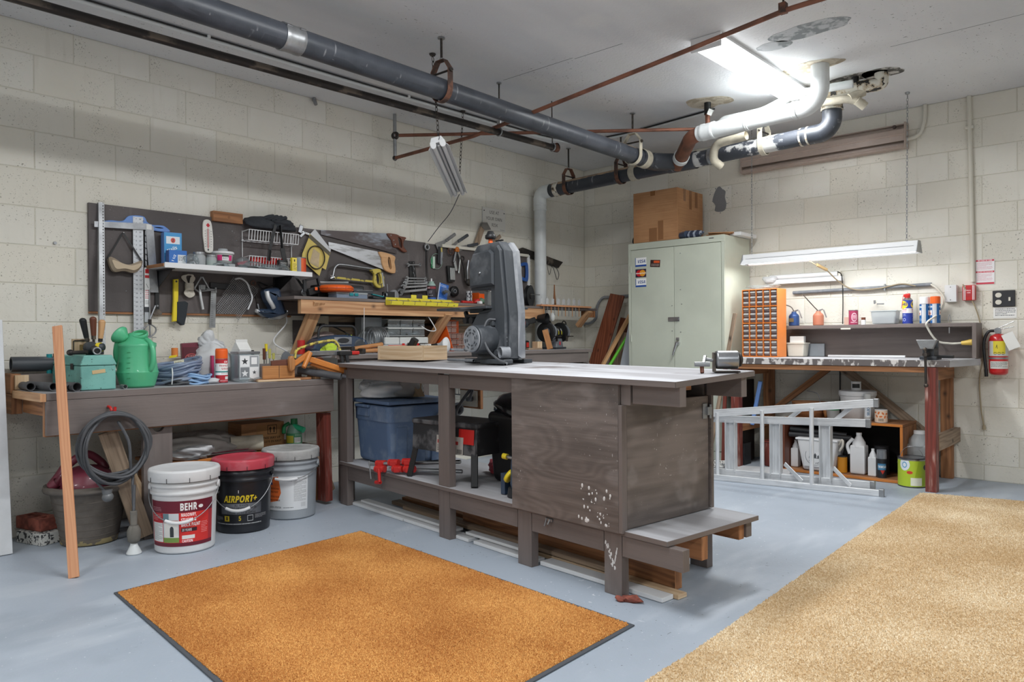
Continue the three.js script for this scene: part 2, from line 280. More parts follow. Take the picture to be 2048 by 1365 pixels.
// a printed sheet facing +z (or bent round a can of radius r)
const sheet=(w,h,p,r)=>place(keepUV(new THREE.BoxGeometry(w,h,0.0012)),p,r);
const wrap=(r,h,arc,mid,y,r2=r)=>{const g=keepUV(new THREE.CylinderGeometry(r2,r,h,28,1,true,mid - arc / 2,arc));g.translate(0,y,0);return g;};

// ---------------------------------------------------------------- the room
const RX=8.2,RZ=9.6;
{
struct('floor',box2(-0.3,RX,-0.12,0,-0.3,RZ,0),M.floor);
const ceil=struct('ceiling',box2(-0.3,RX,H,H+0.12,-0.3,RZ,0),M.ceil);
// painted block walls: a mortar bed with every visible block on it
const left=struct('wall_left',box2(-0.3,-0.0035,0,H,-0.3,RZ,0),M.mortar);
const back=struct('wall_back',box2(-0.0035,RX,0,H,-0.3,-0.0035,0),M.mortar);
const plain=mat({color:0xd8d5cb,roughness:0.7});
struct('wall_right',box2(RX,RX+0.2,0,H,-0.3,RZ,0),plain);
struct('wall_front',box2(-0.3,RX+0.2,0,H,RZ,RZ+0.2,0),plain);
const bank={};
const block=(L,h,k)=>(bank[[L.toFixed(3),h.toFixed(3),k]]??=done(new RoundedBoxGeometry(L - 0.004,h - 0.004,0.03,1,0.0035),0));
const courses=[];for(let k=0,top=H;top>0.001;k++){const low=k===0?H - 0.1614:Math.max(0,top - 0.2);courses.push([k,low,top]);top=low;}
const skins=[M.wall,M.wall,M.wallC,M.wallB];
const lay=(parent,onLeft,from,to,step,odd,even)=>{
for(const[k,low,top]of courses){
const first=k % 2?odd:even;let s=first - Math.ceil((first - from)/ step)*step;
for(;s<to;s+=step){
const a=Math.max(s,from),b=Math.min(s+step,to);if(b - a<0.03)continue;
const m=new THREE.Mesh(block(b - a,top - low,Math.floor(rnd()*4)),skins[Math.floor(rnd()*4)]);
m.name='concrete_block';m.castShadow=m.receiveShadow=true;
const jut=rr(-0.0012,0.0004),c=(a+b)/ 2,y=(low+top)/ 2;
if(onLeft){m.position.set(-0.015+jut,y,c);m.rotation.y=Math.PI / 2;}else m.position.set(c,y,-0.015+jut);
parent.add(m);
}
}
};
lay(left,true,0.0,5.4,0.4,4.79,4.6);
lay(back,false,0.0,4.1,0.41,3.0,3.205);
// bare cement patch on the painted blocks, a screw anchor, pocks and a thin line of dirt under the slab
const patchPts=smooth([[-0.055,0.05],[-0.03,0.1],[0.0,0.12],[0.03,0.09],[0.055,0.07],[0.05,0.02],[0.062,-0.04],[0.045,-0.09],[0.0,-0.1],[-0.045,-0.085],[-0.04,-0.04],[-0.066,0.0]],60);
part(back,'cement_patch',ext(patchPts,0.0035,0.001,[],[1.455,2.19,-0.001]),mat({color:0x86878a,roughness:0.9,bumpMap:fine,bumpScale:0.002}),'bare grey cement patch');
const crumbs=[];for(let i=0;i<26;i++){const a=rr(0,6.28),q=rr(0.07,0.14);crumbs.push(sph(rr(0.002,0.006),[1.455+q*0.8*Math.cos(a),2.19+q*Math.sin(a),0],[1,0.8,0.25],6,4));}
const cp=part(back,'cement_spatter',crumbs,mat({color:0x8c8d90,roughness:0.9}));cp.userData.kind='stuff';
part(left,'screw_anchor',cyl(0.008,0.009,0.012,[0.005,1.53,4.70],[0,0,Math.PI / 2],10),M.galv);
// seams between the ceiling boards
const seams=[];for(const[x0,x1,z]of[[1.76,2.1,2.45],[1.2,1.76,2.47],[3.2,4.4,1.35]])seams.push(box2(x0,x1,H - 0.0006,H+0.002,z,z+0.004,0));
part(ceil,'seam',seams,mat({color:0x6f7274,roughness:0.9}));
}
// strip lights on the ceiling (the second, third ... stand outside the picture)
function stripLight(x,z,i){
const t=thing('ceiling_light',i===0?'lit white wraparound strip light on the ceiling above the white drain pipe':'white wraparound ceiling strip light outside the picture','light',[x,H,z]);
if(i)t.userData.group='strip lights outside the picture';
const L=1.22,w=0.17;
part(t,'housing',ext([[-w / 2,0],[w / 2,0],[w / 2+0.006,-0.022],[-w / 2 - 0.006,-0.022]],L,0.001,[],[0,0,-L / 2]),M.white);
const lens=part(t,'lens',ext(smooth([[-w / 2,-0.021],[-w / 2+0.004,-0.05],[-w / 2+0.03,-0.071],[0,-0.075],[w / 2 - 0.03,-0.071],[w / 2 - 0.004,-0.05],[w / 2,-0.021]],20,false),L - 0.03,0,[],[0,0,-L / 2+0.015]),M.glow,'glowing acrylic lens');lens.castShadow=false;
for(const s of[-1,1])part(t,'end_cap',box(w+0.012,0.078,0.015,[0,-0.039,s*(L / 2+0.001)],undefined,0.005),M.white);
const l=new THREE.RectAreaLight(LAMP,LAMP_POWER,0.16,L - 0.05);l.position.set(x,H - 0.078,z);l.rotation.x=-Math.PI / 2;scene.add(l);
}
STRIPS.forEach(([x,z],i)=>stripLight(x,z,i));

// ---------------------------------------------------------------- pipes under the ceiling
// straight runs joined by round bends
function run(pts,r,bend=0.1,seg=16,rs=20){
const path=new THREE.CurvePath(),P=pts.map((p)=>V(...p));let last=P[0];
for(let i=1;i<P.length;i++){
if(i===P.length - 1){path.add(new THREE.LineCurve3(last,P[i]));break;}
const a=last.clone().sub(P[i]),b=P[i+1].clone().sub(P[i]),k=Math.min(bend,a.length()*0.49,b.length()*0.49);
const s=P[i].clone().add(a.setLength(k)),e=P[i].clone().add(b.setLength(k));
path.add(new THREE.LineCurve3(last,s));
path.add(new THREE.CubicBezierCurve3(s,s.clone().lerp(P[i],0.552),e.clone().lerp(P[i],0.552),e));last=e;
}
return done(new THREE.TubeGeometry(path,seg*(pts.length - 1)*3,r,rs,false));
}
// a sleeve with raised rims round a pipe
const sleeve=(a,b,r,t=0.006)=>{const A=V(...a),B=V(...b),d=len(a,b),g=done(new THREE.LatheGeometry([[r,-d / 2],[r+t,-d / 2],[r+t,-d / 2+d*0.2],[r+t*0.6,-d / 2+d*0.24],[r+t*0.6,d / 2 - d*0.24],[r+t,d / 2 - d*0.2],[r+t,d / 2],[r,d / 2]].map(([x,y])=>new THREE.Vector2(x,y)),28));return along(g,a,b);};
// settled dust: a thin ragged crust along the crest of a pipe
function crust(a,b,r,wide){
const n=90,m=8,g=new THREE.BufferGeometry(),pos=[],idx=[],A=V(...a),B=V(...b),d=B.clone().sub(A).normalize(),side=d.clone().cross(V(0,1,0)).normalize(),up=side.clone().cross(d);
for(let i=0;i<=n;i++){const c=A.clone().lerp(B,i / n),w0=wide*(0.85+0.28*fbm(i / n,0.3,40,4,3,5)),w1=wide*(0.8+0.35*fbm(i / n,0.7,40,4,3,9));
for(let j=0;j<=m;j++){const t=j / m*2 - 1,ang=t<0?t*w0:t*w1,rad=r+0.0022*(1 - t*t)- 0.0002;const q=c.clone().addScaledVector(side,Math.sin(ang)*rad).addScaledVector(up,Math.cos(ang)*rad);pos.push(q.x,q.y,q.z);}}
for(let i=0;i<n;i++)for(let j=0;j<m;j++){const k=i*(m+1)+j;idx.push(k,k+1,k+m+1,k+1,k+m+2,k+m+1);}
g.setAttribute('position',new THREE.Float32BufferAttribute(pos,3));g.setIndex(idx);g.computeVertexNormals();return done(g);
}
{
const t=thing('drain_pipe','long black overhead drain pipe crossing the room, tan dust along its top','pipe');
part(t,'pipe',run([[1.43,2.405,7.4],[1.417,2.383,3.3],[1.417,2.355,1.12]],0.059,0.02),M.pipe);
part(t,'dust',crust([1.43,2.402,6.9],[1.417,2.357,1.3],0.059,0.85),M.pipeDust);
part(t,'coupling',sleeve([1.4195,2.3875,4.2],[1.419,2.387,4.1],0.059,0.005),M.galv,'banded metal coupling');
for(const z of[4.185,4.115])part(t,'band_screw',box(0.012,0.012,0.03,[1.47,2.425,z],[0,0,0.6]),M.steel);
part(t,'pipe_elbow',run([[1.417,2.36,1.22],[1.417,2.353,1.0],[1.5,2.352,0.93]],0.064,0.08),M.pipe);
part(t,'coupling',sleeve([1.417,2.357,1.19],[1.417,2.355,1.125],0.062,0.008),M.pipeCream,'paint-smeared coupling');
}
{
const t=thing('drain_pipe','black drain pipe along the back wall bending down the corner, rusty straps on it','pipe');
const a=[0.1,2.325,0.8],b=[2.715,2.37,0.9];
part(t,'pipe',run([[0.24,2.328,0.806],[1.62,2.351,0.858]],0.057,0.02),M.pipe);
part(t,'pipe',run([[1.62,2.351,0.858],[2.53,2.367,0.893]],0.057,0.02),M.pipeSplat,'paint-spattered length of pipe');
part(t,'dust',crust([0.27,2.33,0.807],[1.3,2.346,0.846],0.057,0.95),M.pipeDust);
part(t,'pipe_elbow',run([[0.1,2.2,0.8],[0.1,2.325,0.8],[0.24,2.328,0.806]],0.06,0.12),M.pipeWhite,'elbow in the corner, half painted white');
part(t,'downpipe',run([[0.1,2.21,0.8],[0.1,0.908,0.8]],0.054,0.02),M.pipeWhite,'white painted downpipe in the corner');
part(t,'coupling',sleeve([0.1,2.225,0.8],[0.1,2.165,0.8],0.055,0.006),M.pipeWhite);
part(t,'pipe_elbow',run([[2.5,2.367,0.893],[2.715,2.37,0.9],[2.715,2.55,0.9]],0.062,0.16),M.pipe,'grey elbow turning up to the ceiling');
part(t,'coupling',sleeve([2.715,2.505,0.9],[2.715,2.575,0.9],0.062,0.008),M.flaky,'white-smeared coupling');
part(t,'riser',run([[2.715,2.57,0.9],[2.715,2.668,0.9]],0.057,0.02),M.flaky);
for(const[k,w,m]of[[0.073,0.05,M.flaky],[0.385,0.055,M.pipeCream],[0.565,0.05,M.galv],[0.655,0.05,M.galv],[0.92,0.06,M.flaky]]){const c=[0,1,2].map((i)=>mix(a[i],b[i],k)),c2=[0,1,2].map((i)=>mix(a[i],b[i],k+w / 2.6));part(t,'coupling',sleeve(c,c2,0.057,0.006),m);}
part(t,'junction',[run([[1.46,2.35,0.86],[1.7,2.352,0.862]],0.066,0.02),run([[1.62,2.352,0.86],[1.5,2.355,0.95],[1.43,2.355,1.05]],0.062,0.1)],M.pipe,'branch fitting where the pipes meet');
}
{
const t=thing('drain_pipe','white painted drain pipe dropping from the ceiling and running beside the strip light','pipe');
part(t,'pipe',run([[2.797,2.668,1.34],[2.797,2.425,1.34],[1.93,2.43,1.25]],0.054,0.15),M.pipeWhite);
part(t,'branch',run([[1.95,2.43,1.25],[1.86,2.42,1.235],[1.55,2.33,0.885]],0.05,0.1),M.copper,'tan rusty branch running down to the black pipe');
for(const[a,b]of[[[2.63,2.426,1.323],[2.66,2.426,1.326]],[[2.3,2.428,1.288],[2.32,2.428,1.29]],[[1.96,2.43,1.253],[2.06,2.4295,1.263]],[[1.66,2.362,1.01],[1.625,2.352,0.97]]])part(t,'coupling',sleeve(a,b,0.053,0.006),M.pipeWhite);
const s=thing('water_pipe','thin white water pipe looping over the white drain pipe to the ceiling','pipe');
part(s,'pipe',run([[2.0,2.445,1.12],[2.03,2.53,1.12],[2.33,2.53,1.12],[2.5,2.575,1.12],[2.53,2.6,1.12],[2.9,2.6,1.06]],0.026,0.04,10,14),M.pipeWhite);
part(s,'trap',run([[2.2,2.4,1.08],[1.95,2.385,1.06],[1.93,2.28,1.04],[1.96,2.24,0.98]],0.03,0.07,10,14),M.pipeCream,'cream trap bend beside the black pipe');
const u=thing('waste_pipe','flaking pipe stubs with an elbow under the stained ceiling opening','pipe');
part(u,'pipe',run([[2.55,2.6,1.0],[2.96,2.6,0.95],[3.03,2.6,0.93],[3.03,2.668,0.93]],0.042,0.07,10,16),M.flaky);
part(u,'stub',run([[2.885,2.62,0.97],[2.885,2.668,0.97]],0.022,0.01,4,14),M.black);
part(u,'cleanout',run([[2.62,2.53,1.04],[2.86,2.53,1.0],[2.93,2.49,0.96]],0.026,0.05,8,14),M.pipeCream,'cream clean-out tee');
part(u,'tee_cap',[rod([2.86,2.53,1.0],[2.93,2.57,0.95],0.03),rod([2.9,2.51,0.99],[2.94,2.47,0.955],0.028)],M.pipeCream);
}
// stains and torn plaster where the pipes go through the slab
{
const c=scene.getObjectByName('ceiling');
const ring=(x,z,rx,rz,s)=>{const p=[];for(let i=0;i<28;i++){const a=i / 28*6.283,k=0.72+0.5*fbm(i / 28,0.4,9,3,3,s);p.push([rx*k*Math.cos(a),rz*k*Math.sin(a)]);}return ext(smooth(p,60),0.002,0.0005,[],[x,H+0.0006,z],[Math.PI / 2,0,0]);};
const stain=(a,b,s)=>mat({roughness:0.9,map:tex(256,0.4,(u,v)=>mix3(a,b,sst(0.42,0.62,fbm(u,v,9,9,6,s,0.62))))});
part(c,'water_stain',[ring(2.74,1.34,0.2,0.1,3),ring(1.95,1.15,0.16,0.14,4)],stain([206,198,180],[170,158,138],401));
part(c,'torn_plaster',[ring(3.03,0.93,0.13,0.1,6),ring(2.88,0.96,0.2,0.07,7)],stain([196,194,188],[92,90,86],402));
part(c,'mould_patch',[ring(2.95,1.92,0.2,0.1,8),ring(2.72,1.83,0.1,0.07,9)],stain([192,196,198],[140,146,148],403));
}
// thin iron pipe, copper lines and a conduit on the slab
{
const t=thing('iron_pipe','thin dark iron pipe running beside the black drain pipe, capped at its far end','pipe');
part(t,'pipe',run([[1.02,2.365,7],[1.06,2.36,4.4],[1.165,2.345,1.9]],0.021,0.02,10,14),M.iron);
part(t,'end_cap',[rod([1.164,2.345,1.92],[1.167,2.345,1.88],0.029),tor(0.026,0.007,[1.165,2.35,1.89])],M.rust);
const h=thing('pipe_hanger','small clevis hanger holding the thin iron pipe','hanger');
part(h,'rod',rod([1.15,2.668,2.46],[1.15,2.4,2.46],0.005),M.iron);part(h,'strap',[tor(0.026,0.005,[1.147,2.35,2.46]),box(0.03,0.06,0.012,[1.148,2.395,2.46])],M.galv);part(h,'anchor',cyl(0.016,0.016,0.008,[1.15,2.665,2.46]),M.galv);
const h2=thing('pipe_hanger','wire clamp holding the capped end of the thin iron pipe','hanger');
part(h2,'rod',rod([1.16,2.668,1.93],[1.163,2.37,1.93],0.004),M.iron);part(h2,'strap',tor(0.025,0.006,[1.164,2.345,1.93]),M.galv);
const c1=thing('copper_pipe','brown copper pipe slanting across the ceiling from the wall riser','pipe');
part(c1,'pipe',run([[0.123,2.345,2.49],[0.95,2.35,2.5],[2.3,2.49,2.48],[3.05,2.572,2.47],[4.3,2.585,2.46]],0.0125,0.02,8,12),M.copper);
const h3=thing('pipe_hanger','rusty block hanger on the copper pipe near the top edge','hanger');
part(h3,'rod',rod([3.03,2.668,2.46],[3.03,2.6,2.468],0.005),M.iron);part(h3,'clamp',box(0.035,0.05,0.035,[3.03,2.585,2.468]),M.rust);
const c2=thing('copper_pipe','straight reddish copper pipe running from the wall riser to the stub by the white drain','pipe');
part(c2,'pipe',run([[0.123,2.512,2.49],[1.94,2.483,1.14]],0.0125,0.02,4,12),M.copper);
part(c2,'fitting',[run([[1.94,2.45,1.14],[1.94,2.52,1.14]],0.018,0.01,3,12),sleeve([1.9,2.484,1.17],[1.94,2.483,1.14],0.013,0.004)],M.pipeCream);
const r=thing('wall_riser','pale riser pipe with two elbows dropping beside the block wall','pipe');
part(r,'pipe',run([[0.123,2.668,2.49],[0.123,2.33,2.49]],0.013,0.01,4,12),M.galv);part(r,'elbow',[tor(0.018,0.013,[0.128,2.51,2.49],[0,0.6,0]),sph(0.019,[0.123,2.345,2.49])],M.iron);
const s=thing('copper_stub','short copper stub with a black sleeve hanging from the ceiling','pipe');
part(s,'pipe',run([[1.94,2.6,1.14],[1.94,2.5,1.14]],0.017,0.01,3,14),M.copper);part(s,'sleeve',run([[1.94,2.668,1.14],[1.94,2.585,1.14]],0.024,0.01,3,14),M.black);part(s,'tag',box(0.034,0.045,0.004,[1.972,2.59,1.165],[0,0.7,-0.4]),M.paper);
const e=thing('electrical_conduit','painted conduit with a black cable strapped along the ceiling','conduit');
const line=[[0.5,2.656,7],[0.5,2.656,4.4],[0.5,2.656,3.1],[0.535,2.656,1.3],[0.62,2.656,0.92],[1.1,2.656,0.88],[1.9,2.656,0.98]];
part(e,'pipe',run(line,0.012,0.12,8,10),M.pipeWhite);part(e,'cable',run(line.map(([x,y,z])=>[x+0.022,y+0.004,z+0.02]),0.005,0.12,8,8),M.black);
for(const[x,z]of[[0.5,4.1],[0.51,2.7],[1.45,0.925]])part(e,'strap',box(0.05,0.02,0.018,[x+0.008,2.66,z],undefined,0.004),M.pipeWhite);
}
// clevis hangers: two drop straps, a bolt across, a band under the pipe
function hanger(x,y,z,r,yaw,m,label,rodTop=2.668){
const t=thing('pipe_hanger',label,'hanger',[x,y,z],yaw);
const w=r+0.012,topY=r+0.1,prof=[];for(let i=0;i<=18;i++){const a=Math.PI+i / 18*Math.PI;prof.push([w*Math.cos(a),w*Math.sin(a)]);}
const outer=[...prof,[w,r+0.045],[0.03,topY],[-0.03,topY],[-w,r+0.045]],inner=outer.map(([a,b])=>[a*0.93,b>0?b - 0.005:b*0.93]);
part(t,'strap',ext(outer,0.036,0.0005,[inner],[0,0,-0.018]),m);
part(t,'bolt',[rod([-w - 0.014,r+0.032,0],[w+0.014,r+0.032,0],0.006),rod([w,r+0.032,0],[w+0.012,r+0.032,0],0.011,0.011,6)],M.iron);
part(t,'rod',rod([0,topY - 0.004,0],[0,rodTop - y,0],0.007),M.iron);
part(t,'anchor',[cyl(0.02,0.02,0.006,[0,rodTop - y - 0.003,0]),cyl(0.012,0.012,0.014,[0,topY+0.004,0],undefined,6)],M.galv);
}
hanger(1.417,2.383,3.21,0.06,0,M.rust,'rusty clevis hanger on the black drain pipe above the tilted shop light');
hanger(1.417,2.357,1.3,0.06,0,M.pipeCream,'pale clevis hanger at the end of the long black drain pipe');
hanger(0.44,2.331,0.814,0.058,1.53,M.rust,'rusty clevis hanger by the corner elbow');
hanger(1.0,2.341,0.835,0.058,1.53,M.rust,'rusty clevis hanger left of the pipe junction');
hanger(2.24,2.362,0.882,0.059,1.53,M.pipeCream,'paint-covered strap hanger on the spattered pipe',2.5);
solo('wall_hook','small metal hook on the block wall just under the ceiling','hook',[cyl(0.012,0.014,0.05,[0.03,2.64,3.11],[0,0,0.5]),sph(0.016,[0.02,2.655,3.11])],M.galv);
// ---------------------------------------------------------------- shop lights on chains
function chain(a,b,link=0.034,r=0.0022){
const n=Math.max(2,Math.round(len(a,b)/(link*0.8))),L=[],A=V(...a),B=V(...b),q=new THREE.Quaternion().setFromUnitVectors(V(0,1,0),B.clone().sub(A).normalize());
for(let i=0;i<n;i++){const g=new THREE.TorusGeometry(link*0.36,r,5,10);g.scale(0.62,1.35,1);if(i % 2)g.rotateY(Math.PI / 2);g.applyQuaternion(q);const c=A.clone().lerp(B,(i+0.5)/ n);g.translate(c.x,c.y,c.z);L.push(done(g));}
return L;
}
{
// unlit fixture hung on two chains, seen from its end and below
const a=V(1.235,2.15,3.08),b=V(0.42,2.105,2.13),yaw=Math.atan2(b.x - a.x,b.z - a.z),L=a.distanceTo(b),mid=a.clone().add(b).multiplyScalar(0.5);
const t=thing('shop_light','unlit tilted twin-tube shop light hanging on chains below the black drain pipe','light',mid.toArray(),yaw);const pitch=Math.asin((a.y - b.y)/ L);
const inner=new THREE.Group();t.rotation.order='YXZ';t.rotation.x=pitch;t.rotation.z=-0.25;
const prof=[[-0.062,-0.03],[-0.026,0.012],[-0.024,0.03],[0.024,0.03],[0.026,0.012],[0.062,-0.03],[0.06,-0.031],[0.025,0.009],[-0.025,0.009],[-0.06,-0.031]];
part(t,'reflector',ext(prof,L - 0.02,0.0004,[],[0,0,-L / 2+0.01]),M.lampSteel);
part(t,'ridge',ext([[-0.012,0.009],[0.012,0.009],[0.006,-0.012],[-0.006,-0.012]],L - 0.08,0.0004,[],[0,0,-L / 2+0.04]),M.lampSteel);
for(const s of[-1,1]){part(t,'lamp_tube',rod([s*0.028,-0.012,-L / 2+0.02],[s*0.028,-0.012,L / 2 - 0.02],0.0125),M.white);}
for(const e of[-1,1]){
part(t,'end_plate',ext([[-0.03,0.034],[0.03,0.034],[0.045,0.0],[-0.045,0.0]],0.004,0.0005,[],[0,0,e*(L / 2 - 0.008)- 0.002]),M.white);
for(const s of[-1,1])part(t,'lamp_socket',ext(smooth([[-0.015,0.012],[0.015,0.012],[0.015,-0.02],[0,-0.03],[-0.015,-0.02]],16),0.014,0.002,[],[s*0.028,-0.004,e*(L / 2 - 0.004)- 0.007]),M.white);
}
const c1=solo('chain','chain holding the near end of the tilted shop light','chain',[...chain([1.235,2.17,3.07],[1.206,2.65,3.085]),cyl(0.015,0.02,0.01,[1.205,2.663,3.085])],M.iron);
const c2=solo('chain','chain holding the far end of the tilted shop light','chain',[...chain([0.5,2.13,2.2],[0.545,2.65,2.2]),cyl(0.015,0.02,0.01,[0.545,2.663,2.2])],M.iron);
solo('light_cord','thin grey cord trailing from the tilted shop light down to the pegboard hook','cord',tube([[0.42,2.09,2.12],[0.3,1.97,2.1],[0.15,1.87,2.09],[0.03,1.775,2.09]],0.003,30,6),M.rubber);
}
{
const t=thing('shop_light','lit white reflector shop light hanging on two chains over the back workbench','light',[2.485,1.61,0.4]);const L=1.25;
const prof=[[-0.075,-0.04],[-0.072,-0.036],[-0.028,0.0],[-0.026,0.04],[0.026,0.04],[0.028,0.0],[0.072,-0.036],[0.075,-0.04],[0.072,-0.04],[0.026,-0.004],[-0.026,-0.004],[-0.072,-0.04]];
part(t,'reflector',ext(prof,L,0.0004,[],[-L / 2,0,0],[0,Math.PI / 2,0]),M.white);
for(const s of[-1,1]){const tb=part(t,'lamp_tube',rod([-L / 2+0.03,-0.022,s*0.03],[L / 2 - 0.03,-0.022,s*0.03],0.0125),M.glow);tb.castShadow=false;}
for(const e of[-1,1])part(t,'end_plate',ext([[-0.03,0.042],[0.03,0.042],[0.075,-0.04],[-0.075,-0.04]],0.004,0.0005,[],[e*L / 2,0,0],[0,Math.PI / 2,0]),M.galv);
part(t,'seam',box(L - 0.05,0.002,0.001,[0,0.006,0.0285]),M.dark);
const l=new THREE.RectAreaLight(LAMP,BENCH_POWER,L - 0.06,0.09);l.position.set(2.485,1.61 - 0.042,0.4);l.rotation.x=-Math.PI / 2;scene.add(l);
solo('chain','long thin chain holding the left end of the lit bench light','chain',[...chain([1.925,1.655,0.4],[1.93,2.66,0.4],0.026,0.0018)],M.galv);
solo('chain','long thin chain holding the right end of the lit bench light','chain',[...chain([3.035,1.655,0.4],[3.045,2.65,0.4],0.026,0.0018),cyl(0.012,0.016,0.012,[3.045,2.662,0.4])],M.galv);
}
{
// narrow tube fixture lying along the wall behind the drawer cabinet
const t=thing('tube_light','white single-tube light fixed low on the back wall behind the orange drawer cabinet','light',[2.19,1.47,0.045]);
part(t,'housing',box(0.6,0.035,0.06,[0,-0.02,0]),M.white);part(t,'tube',rod([-0.27,0.018,0.005],[0.27,0.018,0.005],0.019),M.white);
for(const s of[-1,1])part(t,'lamp_socket',box(0.02,0.055,0.045,[s*0.285,0.012,0.005],undefined,0.006),M.offwhite);
part(t,'plastic_sheet',lump(0.06,0.03,0.03,[-0.26,0.0,0.03],0.2,2.1),M.bag);
}
// ---------------------------------------------------------------- baseboard heater hung high on the back wall
{
const t=thing('wall_heater','long beige baseboard heater mounted high on the back wall under the ceiling','heater',[2.315,2.465,0]);const L=1.25;
part(t,'casing',ext([[0.001,-0.09],[0.07,-0.09],[0.075,-0.07],[0.075,-0.064],[0.03,-0.064],[0.03,-0.04],[0.075,-0.04],[0.075,0.045],[0.055,0.05],[0.02,0.052],[0.02,0.078],[0.052,0.08],[0.05,0.088],[0.001,0.09]].map(([a,b])=>[-a,b]),L,0.001,[],[-L / 2,0,0],[0,Math.PI / 2,0]),M.heater);
part(t,'ledge',box(L,0.006,0.01,[0,0.005,0.078]),mat({color:0xc7b3a6,roughness:0.35}));part(t,'ledge',box(L,0.005,0.008,[0,-0.075,0.077]),M.heater);
for(const s of[-1,1])part(t,'end_cap',box(0.012,0.186,0.082,[s*(L / 2+0.004),0,0.041]),M.heater);
part(t,'thermostat',cyl(0.014,0.012,0.012,[L / 2 - 0.07,0.07,0.066],[Math.PI / 2,0,0]),M.heaterDark);
solo('heater_conduit','cream conduit curving from the heater up to the ceiling','conduit',run([[2.945,2.44,0.022],[3.03,2.45,0.022],[3.062,2.56,0.022],[3.063,2.668,0.022]],0.014,0.09,8,12),M.offwhite);
solo('wall_conduit','cream conduit dropping straight down the back wall to the red alarm pull','conduit',[...[run([[3.338,2.668,0.018],[3.355,1.375,0.018]],0.015,0.02,4,14)],box(0.05,0.02,0.03,[3.34,2.45,0.015])],M.offwhite);
}

